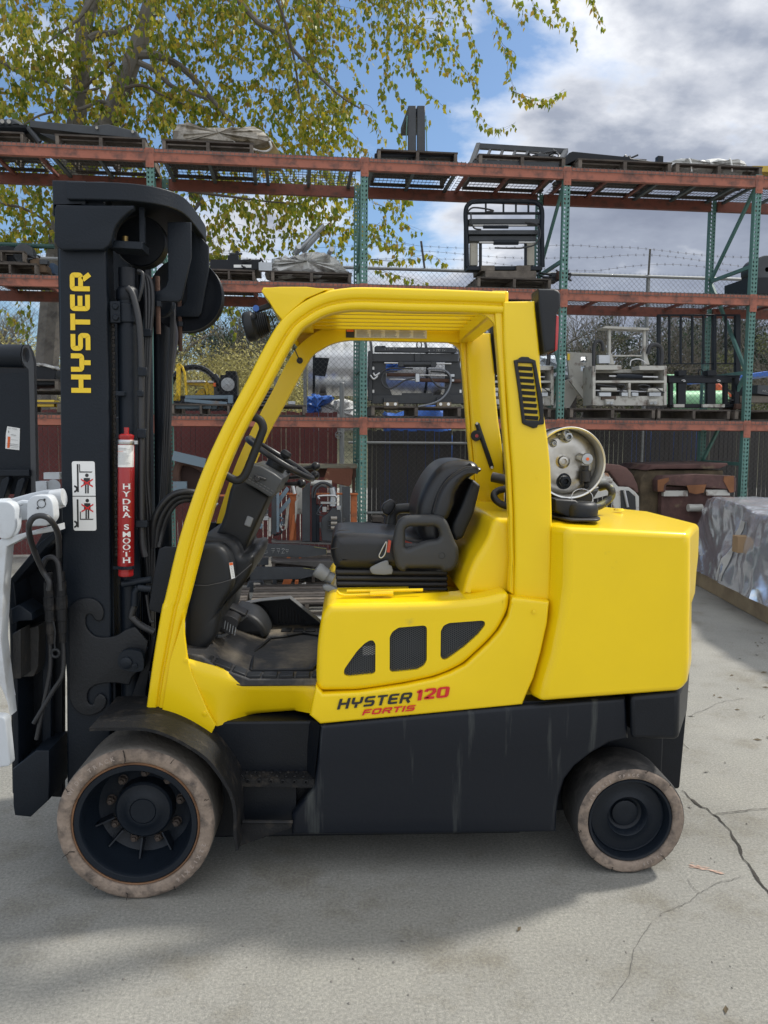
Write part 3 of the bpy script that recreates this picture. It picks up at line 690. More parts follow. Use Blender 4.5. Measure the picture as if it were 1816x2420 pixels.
# ---- hood (engine cover)
ho = [(750,1634), (747,1600), (751,1517), (761,1452), (778,1428), (930,1426), (1060,1422), (1150,1412), (1206,1396), (1204,1440), (1178,1490), (1152,1519), (1097,1570), (1062,1588), (1025,1602), (953,1617), (845,1633)]
hood = plate('hood', rnd(XZ('P', ho, 3.09), .04, 4), 3.085, 4.205, YEL, fl, .030, 5)
gw = [XZ('E', [(316,500), (350,450), (400,380), (450,330), (485,310), (505,312), (520,335), (519,520), (505,532), (345,548), (320,542), (312,525)], 3.09),
      XZ('E', [(612,290), (630,255), (670,228), (835,214), (852,222), (856,240), (855,445), (835,480), (790,505), (630,521), (612,510)], 3.09),
      XZ('E', [(946,250), (965,215), (1000,198), (1215,182), (1235,190), (1236,215), (1190,275), (1100,355), (985,438), (960,440), (944,420)], 3.09)]
cut = MB()
for g_ in gw: cut.prism([rnd(g_, .006, 2)], 3.05, 3.135)
# bowl behind the seat
bz = FZ(1070, 1390, 1.15)
bowl = [(x, y) for x, y in [(F(1060, 1380, 3.3).x-.16, 3.28), (F(1150, 1370, 3.3).x-.03, 3.28), (F(1150, 1370, 3.3).x+.03, 3.40), (F(1150, 1370, 3.3).x+.03, 3.95), (F(1060, 1380, 3.3).x-.16, 4.02)]]
hz = max(v.co.z for v in hood.data.vertices if v.co.x < -ORGN[fl.name].x+.3)
cut.slab(rnd(bowl, .06, 4), hz-.10, hz+.05)
cme = cut.mesh('cut', None, 0); co_ = bpy.data.objects.new('cut', cme); COL.objects.link(co_); co_.location = hood.matrix_world.translation; cme.transform(Matrix.Translation(-ORGN[fl.name])); co_.location = ORGN[fl.name]
md = hood.modifiers.new('b', 'BOOLEAN'); md.operation = 'DIFFERENCE'; md.object = co_; md.solver = 'EXACT'
dg = bpy.context.evaluated_depsgraph_get(); nm = bpy.data.meshes.new_from_object(hood.evaluated_get(dg)); hood.modifiers.clear(); hood.data = nm; nm.name = 'hood'
nm.polygons.foreach_set('use_smooth', [True]*len(nm.polygons)); nm.set_sharp_from_angle(angle=rad(40)); bpy.data.objects.remove(co_)
EXM = mat('expanded_metal', (.07, .075, .08), .45)
for g_ in gw:
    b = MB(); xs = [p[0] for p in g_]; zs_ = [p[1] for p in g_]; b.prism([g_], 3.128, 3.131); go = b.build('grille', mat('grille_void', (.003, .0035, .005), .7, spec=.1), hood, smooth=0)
    b = MB(); sx, sz = .0150, .0078; Wd, Hd = max(xs)-min(xs), max(zs_)-min(zs_); nn = int(Wd/sx+Hd/sz)+4
    for i in range(-2, nn):
        for s in (1, -1):
            p = (min(xs)-Hd/sz*sx+i*sx, min(zs_)) if s > 0 else (min(xs)+i*sx, min(zs_)); q = (p[0]+s*Hd/sz*sx, max(zs_))
            for a, c in clipseg(g_, p, q): b.bar((a[0], 3.100, a[1]), (c[0], 3.100, c[1]), .0024, .0022)
    b.build('expanded_mesh', EXM, hood, smooth=0, fix=False)
b = MB(); q = XZ('E', [(437,352), (520,348), (520,408), (437,412)], 3.12); b.prism([q], 3.120, 3.1215); b.build('inner_tag', STK, hood, smooth=0)
b = MB(); p = F(759, 1520, 3.3); b.box(p.x-.012, p.x+.0, 3.24, 3.30, F(759, 1555, 3.2).z, F(759, 1515, 3.2).z); b.build('hood_latch', PLA, hood, bevel=.004)
b = MB(); b.tube([F(796, 1396, 3.2), F(803, 1404, 3.2), F(815, 1407, 3.2), F(880, 1405, 3.2)], .005, 8); b.tube([F(875, 1404, 3.2), F(930, 1402, 3.2)], .010, 8); b.tube([F(820, 1397, 3.22), F(1000, 1394, 3.22)], .006, 8); b.build('seat_slide_rail', YEL, hood)
# dark floor under the hood edge gap
# ---- overhead guard
guard = thing  # name kept free
st = [((343,1681),(390,1690)), ((352,1615),(399,1620)), ((361,1552),(412,1556)), ((379.5,1440),(436,1446)), ((387,1417),(443,1420)), ((415.6,1294),(474,1299)), ((444.5,1200),(502,1205)), ((480.7,1102),(537,1107)), ((524,1008),(577,1018)),
      ((565,930),(619,942)), ((586.7,890),(643,897)), ((608.4,847),(667,852)), ((633.7,800),(692,808)), ((659,760),(715,776)), ((688,731),(739,760)), ((724,706),(764,746)), ((770,686),(792,737)), ((818,678),(824,732)), ((861,676),(864,731)), ((970,678.5),(970,735)), ((1100,683),(1100,737)), ((1195,687.5),(1195,741))]
O_ = smo(XZ('P', [s[0] for s in st], YG), 3); I_ = smo(XZ('P', [s[1] for s in st], YG), 3)
prof = [(0,.030), (.02,.014), (.07,.004), (.14,0), (.44,0), (.50,.004), (.54,.013), (.61,.015), (.66,.008), (.71,.004), (.88,.004), (.96,.010), (1,.024), (1,.07), (0,.07)]
def guard_side(Y, flip):
    b = MB(); pr = prof if not flip else [(t, .07-d) for t, d in prof]
    b.band(O_, I_, Y, pr); o = b.build('guard_frame', YEL, fl, smooth=50)
    # rear leg
    lg = XZ('L', [(330,45), (608,40), (612,120), (640,390), (652,520), (662,750), (690,1050), (720,1250), (745,1500), (757,1900), (758,2200), (752,2600)], YG)+XZ('P', [(1302,1421), (1216,1412)], YG)+XZ('L', [(437,2300), (430,1900), (412,1500), (395,1300), (368,900), (335,400)], YG)
    if not flip: y0, y1 = Y-.004, Y+.085
    else: y0, y1 = Y-.015, Y+.074
    plate('rear_leg', lg, y0, y1, YEL, o, .012, 3)
    lip = XZ('L', [(262,130), (335,120), (368,900), (395,1300), (412,1500), (430,1900), (437,2300)], YG)+XZ('P', [(1218,1412), (1205,1400)], YG)+XZ('L', [(405,2300), (392,1900), (372,1500), (350,1250), (330,1000), (300,600)], YG)
    plate('leg_flange', lip, y0+.018, y1-.01, YEL, o, .008, 2)
    gs = XZ('L', [(125,140), (300,135), (310,330), (280,300), (262,230), (230,190), (190,160), (150,150)], YG); plate('corner_gusset', gs, Y+.03, Y+.045, YEL, o, .003)
    return o
g1 = guard_side(YG, False); g2 = guard_side(YFAR-.07, True)
# front gussets at the pillar feet
for s, y0 in ((0, YG-.012), (1, YFAR-.012)):
    gp = XZ('P', [(437,1452), (438,1500), (444.5,1552), (456,1592), (470,1625), (491,1675), (511,1712), (500,1734), (466,1711), (434,1697), (408,1690), (383,1687), (403,1560)], YG)
    plate('pillar_foot', gp, y0, y0+.02, YEL, fl, .005, 3, mapf=None)
b = MB()
for q in (('H', (110,720)), ('H', (235,1070))): p = F(*px(*q)[0], YG-.012); b.lathe(p, (0, -1, 0), [(.009, 0), (.009, .004), (.004, .005), (.0001, .005)], 10)
b.build('foot_bolts', YEL, fl)
# front visor: side flares and cross plate
vz = [(618,688), (624,681), (660,678), (725,678), (775,684), (724,706), (688,736), (668,757), (652,738), (636,712)]
VP = XZ('P', vz, YG+.01)
plate('visor_cheek', VP, YG+.006, YG+.018, YEL, fl, .004, 2)
plate('visor_cheek', VP, YFAR-.018, YFAR-.006, YEL, fl, .004, 2)
b = MB(); nY = 20; top_ = VP[0]; low = VP[7]; vs = []
for i in range(nY+1):
    y = YG+.018+(YFAR-YG-.036)*i/nY; t = i/nY; arch = (math.sin(math.pi*t))**.6*.52
    for k, e in ((0, 0), (1, .012)): vs += [(top_[0]+e, y, top_[1]), (low[0]+(top_[0]-low[0])*arch+e, y, low[1]+(top_[1]-low[1])*arch+e)]
fs = []
for i in range(nY):
    a = 4*i; fs += [(a, a+1, a+5, a+4), (a+2, a+6, a+7, a+3), (a+1, a+3, a+7, a+5), (a, a+4, a+6, a+2)]
b.add(vs, fs); b.build('visor', YEL, fl, smooth=30)
zt_g = F(900, 676, YG).z; zb_g = F(900, 732, YG).z
b = MB(); xa = VP[0][0]; xb_ = F(790, 690, YG).x; b.box(xa+.005, xb_, YG+.02, YFAR-.02, zt_g-.018, zt_g-.008); b.build('visor_top', YEL, fl, bevel=.003)
# roof bars running fore and aft, cross members
x_front = F(735, 745, YG).x; x_rear = F(1185, 740, YG).x
for i in range(8):
    y = YG+.10+i*(YFAR-YG-.20)/7
    MB().box(x_front-.06, x_rear-.02, y-.009, y+.009, zb_g+.048, zb_g+.082).build('roof_bar', YEL, fl, bevel=.003)
MB().box(x_front-.10, x_front-.03, YG+.06, YFAR-.06, zb_g+.03, zb_g+.08).build('roof_crossmember', YEL, fl, bevel=.006)
MB().box(x_rear-.03, x_rear+.04, YG+.06, YFAR-.06, zb_g-.005, zb_g+.09).build('roof_crossmember', YEL, fl, bevel=.008)
# warning strip on the inside of the far roof rail
dc = [F(818, 778, YFAR-.071), F(1010, 780, YFAR-.071)]; dzz = .030
b = MB(); x0_, x1_ = dc[0].x, F(1009, 781, YFAR-.071).x; zc = F(915, 789, YFAR-.071).z
sg = MB(); sg.box(x0_+.045, x1_, YFAR-.0735, YFAR-.0715, zc-.021, zc+.021); so_ = sg.build('warning_label', mat('cream_sticker', (.62, .60, .50), .5), g2, smooth=0)
b = MB(); b.box(x0_, x0_+.043, YFAR-.0735, YFAR-.0715, zc-.021, zc+.021); b.build('warning_label', INK, g2, smooth=0, label='black warning label with orange header on the roof rail')
b = MB(); b.box(x0_+.004, x0_+.039, YFAR-.0745, YFAR-.0736, zc+.008, zc+.018); b.build('label_header', TXO, g2, smooth=0)
b = MB(); xx = x0_+.05
for c_ in range(5):
    w__ = (x1_-x0_-.05)/5
    for r in range(9): b.box(xx+c_*w__+.004, xx+c_*w__+w__*random.uniform(.72, .93), YFAR-.0743, YFAR-.0736, zc+.017-r*.0042, zc+.019-r*.0042)
b.build('label_print', GRY, g2, smooth=0, fix=False)
# cab wire and far corner hole
b = MB(); b.tube([F(*p, 3.9) for p in ((676, 772), (686, 800), (698, 828), (708, 850))], .003, 6); b.build('lamp_cable', RUB, fl)
p = F(709, 852, YFAR-.075); MB().lathe(p, (0, -1, 0), [(.001, .002), (.013, .002), (.016, 0)], 14).build('cable_grommet', RUB, fl)
# ---- air vent on the rear leg
yv = YG-.004
vf = XZ('L', [(417,562), (455,552), (465,540), (485,530), (545,532), (558,545), (606,562), (640,750), (668,880), (682,1100), (676,1118), (628,1122), (618,1145), (585,1152), (560,1140), (505,1118), (490,1105), (455,820)], YG)
vi = XZ('L', [(455,582), (575,588), (583,610), (612,800), (632,940), (646,1060), (640,1085), (525,1080), (515,1070), (490,850), (455,610)], YG)
vent = plate('air_vent', [vf, vi], yv-.012, yv+.001, PLA, fl, .004, 2)
b = MB()
for k in range(9):
    t = k/8; y = 625+t*430; b.bar(F(*px('L', (462+t*55, y))[0], yv-.005), F(*px('L', (583+t*52, y+8))[0], yv-.005), .006, .014, up=(0, -.4, 1))
b.build('vent_slats', PLA, fl)
# ---- tail lamps
for s in (0, 1):
    hs = XZ('L', [(606,-42), (740,-45), (780,-30), (800,0), (797,120), (765,178), (762,300), (752,480), (738,492), (655,515), (642,400), (610,110)], YG+.04)
    y0 = YG-.02 if not s else YFAR-.11
    t_ = plate('tail_lamp', hs, y0, y0+.13, PLA, fl, .012, 3)
    ln = XZ('L', [(764,182), (784,192), (784,300), (774,478), (750,494), (755,300)], YG+.04); plate('lamp_lens', ln, y0+.006, y0+.124, RLN, t_, .003)
b = MB(); b.cyl(F(*px('L', (102,1108))[0], YFAR-.09), F(*px('L', (232,1492))[0], YFAR-.09), .013, 8)
b.cyl(F(*px('L', (95,1215))[0], YFAR-.105), F(*px('L', (95,1215))[0], YFAR-.075), .028, 16); b.build('rear_grab_handle', PLA, fl, bevel=.003)
MB().cyl(F(*px('L', (100,1217))[0], YFAR-.107), F(*px('L', (100,1217))[0], YFAR-.104), .009, 12).build('horn_button', RED, fl)
b = MB()
for q in ((102,1108), (232,1492)): b.cyl(F(*px('L', q)[0], YFAR-.106), F(*px('L', q)[0], YFAR-.10), .007, 8)
b.build('handle_bolts', RAW, fl)
# ---- work lamp
c0 = F(*px('G', (300,742))[0], YG+.20); ax = Vector((-1, 0, -.22)).normalized()
b = MB(); b.lathe(c0, ax, [(.001, .052), (.048, .052), (.056, .048), (.060, .04), (.061, .015), (.055, .008), (.050, 0), (.042, -.035), (.028, -.050), (.001, -.052)], 28); wl = b.build('work_lamp', PLA, fl)
b = MB()
for k in range(6): b.lathe(c0+ax*(-.004-k*.008), ax, [(.045-k*.002, .0015), (.056-k*.002, .0015), (.056-k*.002, -.0015), (.045-k*.002, -.0015)], 24)
b.build('cooling_fins', PLA, wl)
q = F(*px('G', (330,630))[0], YG+.20); b = MB(); b.bar(q+Vector((.035, 0, .01)), q+Vector((-.03, 0, -.012)), .028, .02); b.bar(q+Vector((-.02, -.065, -.04)), q+Vector((-.02, .065, -.04)), .006, .02); b.build('lamp_bracket', PLA, wl, bevel=.003)
b = MB(); q = F(*px('G', (292,632))[0], YG+.18); b.cyl(q, q+Vector((0, .03, 0)), .013, 12); b.build('blue_band', mat('blue_plastic', (.03, .12, .45), .4), wl)
b = MB(); b.tube([F(*px('G', q)[0], YG+.19) for q in ((375,660), (395,700), (410,745), (425,780))], .003, 6); b.build('lamp_wire', RUB, wl)

# ---- lettering on the body
b = MB(); o = F(796.5, 1676.8, 3.067); e1 = F(968, 1660, 3.067); U = (e1-o)/6.55
e = F(797.5, 1651, 3.067)-o; sl = Vector((.012, 0, e.z*.98)); lettering(b, 'HYSTER', o, U, sl, 1, t=.13, ty=.10)
b.build('brand_lettering', INK, fl, smooth=0, fix=False)
b = MB(); o = F(855.5, 1690.5, 3.067); e1 = F(970, 1680, 3.067); U = (e1-o)/5.2; lettering(b, 'FORTIS', o, U, Vector((.010, 0, (F(855.5, 1676.5, 3.067)-o).z)), 1, t=.11, ty=.12, gap=.12)
b.build('brand_lettering', TXR, fl, smooth=0, fix=False)
b = MB(); o = F(982, 1656, 3.067); e1 = F(1056, 1648, 3.067); U = (e1-o)/2.75; lettering(b, '120', o, U, Vector((.008, 0, (F(982, 1629, 3.067)-o).z)), 1, t=.17, ty=.10)
b.build('model_number', TXR, fl, smooth=0, fix=False)
b = MB(); p = F(1262, 1446, 3.066); b.lathe(p, (0, -1, 0), [(.008, 0), (.008, .003), (.004, .004), (.0001, .004)], 10); p = F(1270, 1130, 3.112); b.lathe(p, (0, -1, 0), [(.003, 0), (.003, .002), (.0001, .002)], 8); b.build('body_bolts', YEL, fl)

# ---- wheels
def ring_text(b, text, C, r, a0, h, Y, step):
    cu = bpy.data.curves.new('t', 'FONT'); cu.size = h; cu.extrude = .0015; cu.offset = .0006
    for i, ch in enumerate(text):
        if ch == ' ': continue
        cu.body = ch; ob = bpy.data.objects.new('t', cu); me = bpy.data.meshes.new_from_object(ob); bpy.data.objects.remove(ob)
        a = a0-i*step; co, si = math.cos(a-math.pi/2), math.sin(a-math.pi/2)
        vs = []
        for v in me.vertices:
            x, y, z = v.co; x -= h*.3; X_ = math.cos(a)*r+x*co-y*si; Z_ = math.sin(a)*r+x*si+y*co; vs.append((C.x+X_, Y-z, C.z+Z_))
        b.add(vs, [tuple(p.vertices) for p in me.polygons]); bpy.data.meshes.remove(me)
    bpy.data.curves.remove(cu)
def jitter_tyre(me, C, r_in, amp, Y):
    rg = random.Random(4)
    ph = [rg.random()*6 for _ in range(6)]
    for v in me.vertices:
        dx_, dz_ = v.co.x-C.x, v.co.z-C.z; r = math.hypot(dx_, dz_)
        if r > r_in and abs(v.co.y-Y) < .02:
            a = math.atan2(dz_, dx_); k = sum(math.sin(a*f+p) for f, p in zip((3, 7, 13, 29, 47), ph))/5*amp
            if a < -.35 and a > -2.9 and (int(a*19) % 5 == 0): k -= amp*.9
            v.co.x += dx_/r*k; v.co.z += dz_/r*k
CF = F(320, 1952, 2.93); CF.z = .2985
def front_wheel(far):
    C = Vector((CF.x, 2.93, .2985)); s = 1; Yn = 2.93
    w_ = MB(); wh = w_.lathe(C, (0, 1, 0), [(.2985-.004, .305), (.2985, .29), (.2985, .03), (.2965, .010), (.290, .003)], 96)
    me = wh.mesh('front_wheel', TRD, 60); jitter_tyre(me, C, .28, .0025, Yn)
    w = link('front_wheel', me, fl)
    b = MB().lathe(C, (0, 1, 0), [(.2963, .0095), (.292, .004), (.284, .000), (.262, -.003), (.249, .001), (.2435, .006), (.241, .016), (.241, .05)], 96)
    me = b.mesh('tyre', TYR, 60); jitter_tyre(me, C, .28, .0025, Yn); ty = link('tyre', me, w)
    b = MB(); WRL = mat('worn_rubber_letters', (.34, .28, .24), .9, bump=.4)
    for txt_, r_t, a_t, h_t, s_t in (('WIDE', .264, 152, .021, 5.0), ('TRACK', .264, 127, .021, 5.0), ('22X12X16', .262, -18, .022, 5.2)): b = MB(); ring_text(b, txt_, C, r_t, rad(a_t), h_t, Yn-.002, rad(s_t)); b.build('tyre_marking', WRL, w, smooth=0, fix=False)
    b = MB()
    for a, l, wd in ((97, .05, .006), (203, .05, .0035), (262, .03, .002), (300, .02, .002), (60, .02, .0015), (20, .018, .0015), (150, .02, .0015), (238, .02, .002)):
        a = rad(a); p = [C+Vector((math.cos(a+random.uniform(-.02, .02))*r, -.0036-.001, math.sin(a+random.uniform(-.02, .02))*r)) for r in [.298-l*i/5 for i in range(6)]]
        for q1, q2 in zip(p, p[1:]): b.bar(q1, q2, wd, .002)
    b.build('tyre_cracks', mat('crack_black', (.02, .017, .015), .9), w, smooth=0, fix=False, kind='stuff')
    MB().lathe(C, (0, 1, 0), [(.2425, .008), (.2385, .003), (.2345, .005), (.2335, .03)], 72).build('rusty_band', mat('rusty_edge', (.17, .085, .04), .7, bump=.4, var=.5, vscale=12), w)
    MB().lathe(C, (0, 1, 0), [(.2340, .010), (.2325, .007), (.230, .004), (.212, .006), (.209, .010), (.206, .030), (.203, .085), (.190, .12), (.182, .152), (.150, .175), (.118, .178), (.02, .178)], 72).build('rim', BLM, w)
    hb_ = MB().lathe(C, (0, 1, 0), [(.116, .178), (.112, .128), (.104, .120), (.072, .118), (.066, .113), (.052, .112), (.050, .1155), (.048, .112), (.001, .112)], 48).build('hub', BLM, w)
    for k in range(9):
        a = rad(10+k*40); p = C+Vector((math.cos(a)*.139, .176, math.sin(a)*.139)); b = MB()
        b.lathe(p, (0, -1, 0), [(.019, 0), (.019, .006), (.0135, .007)], 6 if 0 else 16); b.lathe(p, (0, -1, 0), [(.0165, .006), (.0165, .024), (.0135, .027), (.0095, .027), (.0095, .037), (.001, .038)], 6)
        b.build('wheel_nut', mat('rusty_nut', (.055, .042, .035), .65, bump=.4, bscale=60, var=.4), w, smooth=25)
    for a in (196, 226, 266, 306):
        a = rad(a); b = MB(); b.bar(C+Vector((math.cos(a)*.128, .150, math.sin(a)*.128)), C+Vector((math.cos(a)*.197, .120, math.sin(a)*.197)), .006, .05, up=(0, 1, 0)); b.build('wheel_rib', BLM, w)
    return w
fw = front_wheel(False)
CR = F(1492, 1940, 3.05); CR.z = .2245
def rear_wheel():
    C = Vector((CR.x, 3.05, .2245)); R0 = .2245
    b = MB().lathe(C, (0, 1, 0), [(R0-.004, .229), (R0, .215), (R0, .025), (R0-.002, .010), (R0-.006, .003)], 90); me = b.mesh('rear_wheel', mat('tyre_tread_dark', (.028, .027, .026), .85, bump=.6, bscale=35, dirt=(.12, .11, .10), dscale=8, dlo=.5, dhi=.8), 60); jitter_tyre(me, C, .21, .0018, 3.05); w = link('rear_wheel', me, fl)
    b = MB().lathe(C, (0, 1, 0), [(R0-.003, .0095), (R0-.007, .003), (R0-.014, 0), (R0-.034, -.002), (.180, .001), (.1755, .006), (.174, .014), (.174, .04)], 90); me = b.mesh('tyre', TYR, 60); jitter_tyre(me, C, .21, .0018, 3.05); link('tyre', me, w)
    for txt_, r_t, a_t, h_t, s_t in (('18X8X12', .188, 150, .015, 5.2), ('TRACK', .190, 106, .016, 5.4), ('12.125', .187, -48, .014, 4.8)): b = MB(); ring_text(b, txt_, C, r_t, rad(a_t), h_t, 3.048, rad(s_t)); b.build('tyre_marking', MATS['worn_rubber_letters'], w, smooth=0, fix=False)
    b = MB()
    for a, l, wd in ((312, .03, .003), (45, .015, .002), (75, .015, .0015), (250, .02, .002), (190, .018, .0015), (225, .016, .002)):
        a = rad(a); p = [C+Vector((math.cos(a+random.uniform(-.03, .03))*r, -.0035, math.sin(a+random.uniform(-.03, .03))*r)) for r in [.224-l*i/5 for i in range(6)]]
        for q1, q2 in zip(p, p[1:]): b.bar(q1, q2, wd, .002)
    b.build('tyre_cracks', MATS['crack_black'], w, smooth=0, fix=False, kind='stuff')
    MB().lathe(C, (0, 1, 0), [(.1742, .012), (.1700, .006), (.1620, .008), (.1590, .014), (.1570, .030), (.1540, .048), (.150, .045), (.147, .050), (.118, .050), (.088, .046), (.083, .042), (.079, .046), (.070, .075), (.056, .082), (.053, .072), (.049, .070), (.02, .069), (.001, .069)], 72).build('rim', BLM, w)
    return w
rw = rear_wheel()
for src, C in ((fw, CF), (rw, CR)):
    c = copy_tree(src, fl); c.matrix_local = Matrix.Translation((0, 2*(YC-ORGN[fl.name].y), 0)) @ Matrix.Scale(-1, 4, (0, 1, 0))
# ---- front fender
fe = [(212,1728), (240,1727), (273,1727), (331,1727), (367,1733), (407,1748), (447,1770), (483,1795), (508,1824), (530,1856), (544.5,1885), (552,1925), (552,1975), (557,2011)]
fxz = smo(XZ('P', fe, 2.90), 3)
def fender(y0, y1):
    b = MB(); n = len(fxz); vs = []
    for i, p in enumerate(fxz):
        a = Vector(fxz[max(i-1, 0)]); c = Vector(fxz[min(i+1, n-1)]); d = (c-a).normalized(); nn = Vector((-d.y, d.x))*.012 if True else 0
        q = Vector(p)+(nn if nn.y > -.001 else -nn)
        for (x, z) in ((p[0], p[1]), (q.x, q.y)):
            for y in (y0, y1): vs.append((x, y, z))
    fs = []
    for i in range(n-1):
        a = 4*i; fs += [(a, a+1, a+5, a+4), (a+2, a+6, a+7, a+3), (a, a+4, a+6, a+2), (a+1, a+3, a+7, a+5)]
    fs += [(0, 2, 3, 1), (4*n-4, 4*n-3, 4*n-1, 4*n-2)]; b.add(vs, fs); return b
fdr = fender(2.90, 3.26).build('front_fender', DRT, fl, smooth=40)
fender(2*YC-3.26, 2*YC-2.90).build('front_fender', DRT, fl, smooth=40)
b = MB(); i0 = 24; vs = []
rim_ = [Vector((p[0], 0, p[1]))+Vector((.0, 0, .012)) for p in fxz[12:]]
b.tube([Vector((p.x+.012, 3.225, p.z)) for p in rim_], .004, 6); b.build('weld_seam', DRT, fdr)
# cowl bracket plate between fender and pillar (dark, slotted)
bk = XZ('C', [(1020,280), (990,300), (860,690), (850,735), (955,745), (955,640)], 3.30); plate('mast_bracket', bk, 3.30, 3.315, BLK, fl, .003)
plate('mast_bracket', bk, 2*YC-3.315, 2*YC-3.30, BLK, fl, .003)
# body front wall behind the pillars: side black cowl plate
plate('cowl_side', XZ('B', [(1040,1100), (1080,1085), (1260,1095), (1250,1300), (1180,1560), (975,1500), (975,1470), (1005,1280)], 3.18), 3.18, 3.20, BLK, fl, .004)
plate('cowl_side', XZ('B', [(1040,1100), (1080,1085), (1260,1095), (1250,1300), (1180,1560), (975,1500), (975,1470), (1005,1280)], 3.18), 4.10, 4.12, BLK, fl, .004)
b = MB(); xx = F(365, 1500, 3.3).x; b.box(xx-.02, xx+.30, 3.28, 4.04, .30, F(400, 1600, 3.2).z); b.build('front_bulkhead', BLK, fl)

# ---- floor and mat
zf = .80; fx0 = F(447, 1600, 3.16).x; fx1 = F(752, 1600, 3.16).x; fxr = F(575, 1606, 3.16).x
b = MB(); pr_ = [(fx0-.03, zf+.115), (fx0+.06, zf+.095), (fxr-.10, zf+.05), (fxr, zf+.012), (fxr+.03, zf), (fx1+.02, zf), (fx1+.02, zf-.03), (fxr, zf-.03), (fx0-.03, zf+.02)]
b.prism([pr_], 3.13, 4.10); fm = b.build('floor_mat', MATF, fl, bevel=.006)
b = MB()
for k in range(5):
    x = fxr+.015+k*.066; b.box(x, x+.056, 3.142, 3.20, zf-.002, zf+.012)
for (xa, xb2) in ((fx0+.02, fx0+.09), (fx0+.10, fx0+.165), (fx0+.175, fx0+.225)):
    za = pr_[0][1]+(pr_[3][1]-pr_[0][1])*((xa-pr_[0][0])/(pr_[3][0]-pr_[0][0])); zb2 = pr_[0][1]+(pr_[3][1]-pr_[0][1])*((xb2-pr_[0][0])/(pr_[3][0]-pr_[0][0]))
    b.bar(((xa), 3.175, za-.004), ((xb2), 3.175, zb2-.004), .07, .026)
for k in range(4):
    x = fxr+.09+k*.06; b.box(x, x+.05, 3.90, 3.97, zf-.002, zf+.006)
pts = [(fxr+.02, 3.26), (fxr+.02, 3.24), (fx1-.03, 3.24), (fx1, 3.40), (fx1, 3.80), (fxr+.20, 3.86), (fxr+.13, 3.80), (fxr+.05, 3.76), (fxr, 3.5)]
for a, c in zip(pts, pts[1:]+pts[:1]): b.bar((a[0], a[1], zf+.002), (c[0], c[1], zf+.004), .014, .014)
b.build('mat_ribs', PLA, fm, bevel=.003)
vp = XZ('H', [(440,352), (620,320), (795,305), (992,462), (985,495), (520,480)], 4.06)
b = MB(); vs_ = XZ('H', [(700,370), (715,370)], 4.06)
slots = []
for k in range(9):
    x = 716+k*21; top_s = 374 if k < 5 else 374+(k-4)*19; slots.append(XZ('H', [(x, top_s), (x+10, top_s), (x+10, 474), (x, 474)], 4.06))
b.prism([vp]+slots, 4.06, 4.068); vpl = b.build('vented_side_plate', BLK, fl, smooth=0); MB().prism([[(x, z-.01) for x, z in vp]], 4.085, 4.095).build('slot_shade', INK, vpl, smooth=0)  # added black sheet stands in for the shade seen through the slots
b = MB(); tp = [Vector((p[0], 0, p[1])) for p in vp[:4]]
for a, c in zip(tp, tp[1:]): b.add([(a.x, 4.00, a.z), (c.x, 4.00, c.z), (c.x, 4.07, c.z), (a.x, 4.07, a.z), (a.x, 4.00, a.z+.004), (c.x, 4.00, c.z+.004), (c.x, 4.07, c.z+.004), (a.x, 4.07, a.z+.004)], [(0,1,2,3), (4,7,6,5), (0,4,5,1), (1,5,6,2), (2,6,7,3), (3,7,4,0)])
b.build('plate_flange', mat('worn_grey_edge', (.10, .105, .11), .45), vpl, smooth=0)
plate('floor_hump', smo(XZ('H', [(400,520), (395,440), (430,385), (480,385), (560,400), (620,450), (655,510), (660,535)], 3.85), 4)+XZ('H', [(400,545)], 3.85), 3.75, 4.05, PLA, fl, .03, 4)
# ---- pedals
b = MB(); b.bar(F(*px('H', (375,352))[0], 3.62), F(*px('H', (510,415))[0], 3.62), .10, .014, up=(0, 0, 1)); pd = b.build('accelerator_pedal', RUB, fl, bevel=.006)
b = MB(); b.tube([F(*px('H', q)[0], 3.66) for q in ((505,425), (470,455), (400,440), (330,500))], .009, 8); b.build('pedal_arm', STL, pd)
b = MB(); b.prism([smo(XZ('H', [(325,470), (350,425), (400,412), (455,440), (462,470), (430,520), (405,535), (370,510)], 3.45), 3, True)], 3.40, 3.50); pd = b.build('brake_pedal', RUB, fl, bevel=.008)
b = MB(); b.tube([F(*px('H', q)[0], 3.46) for q in ((395,530), (350,560), (300,560))], .010, 8)
for k in range(7): b.bar(F(*px('H', (335+k*17, 440+k*11))[0], 3.398), F(*px('H', (335+k*17-8, 440+k*11+52))[0], 3.398), .003, .003)
b.build('pedal_arm', STL, pd)
# ---- front console and steering column
c1 = smo(px('D', (120,1160), (240,1128), (330,1120), (400,1128), (450,1170), (488,1260), (508,1390), (500,1450), (470,1510), (430,1570), (405,1620)), 3)+px('H', (352,372), (322,500), (310,560), (270,615), (220,650), (130,684), (104,600), (104,300))
console = plate('front_console', [(lambda v: (v.x, v.z))(F(x, y, 3.26)) for x, y in c1], 3.24, 3.98, PLA, fl, .03, 5)
c2 = smo(px('D', (250,1060), (300,1045), (400,1050), (470,1058), (520,1085), (558,1150), (575,1200), (640,1190), (672,1210), (660,1290), (620,1380), (560,1460), (490,1530), (430,1590)), 3)+px('D', (200,1500), (200,1150))
plate('console_hood', [(lambda v: (v.x, v.z))(F(x, y, 3.40)) for x, y in c2], 3.36, 3.99, PLA, fl, .028, 5)
b = MB(); q = [F(*p, 3.235) for p in px('D', (180,1437), (300,1440), (420,1415), (515,1385), (580,1330), (650,1270))]; b.tube(q, .0022, 6); b.build('console_seam', mat('seam_light', (.06, .06, .065), .4), console)
b = MB(); q = [F(*p, 3.235) for p in px('D', (470,1262), (500,1256), (518,1380), (490,1390))]; b.add(q, [(0, 1, 2, 3)]); lb = b.build('console_label', STK, console, smooth=0)
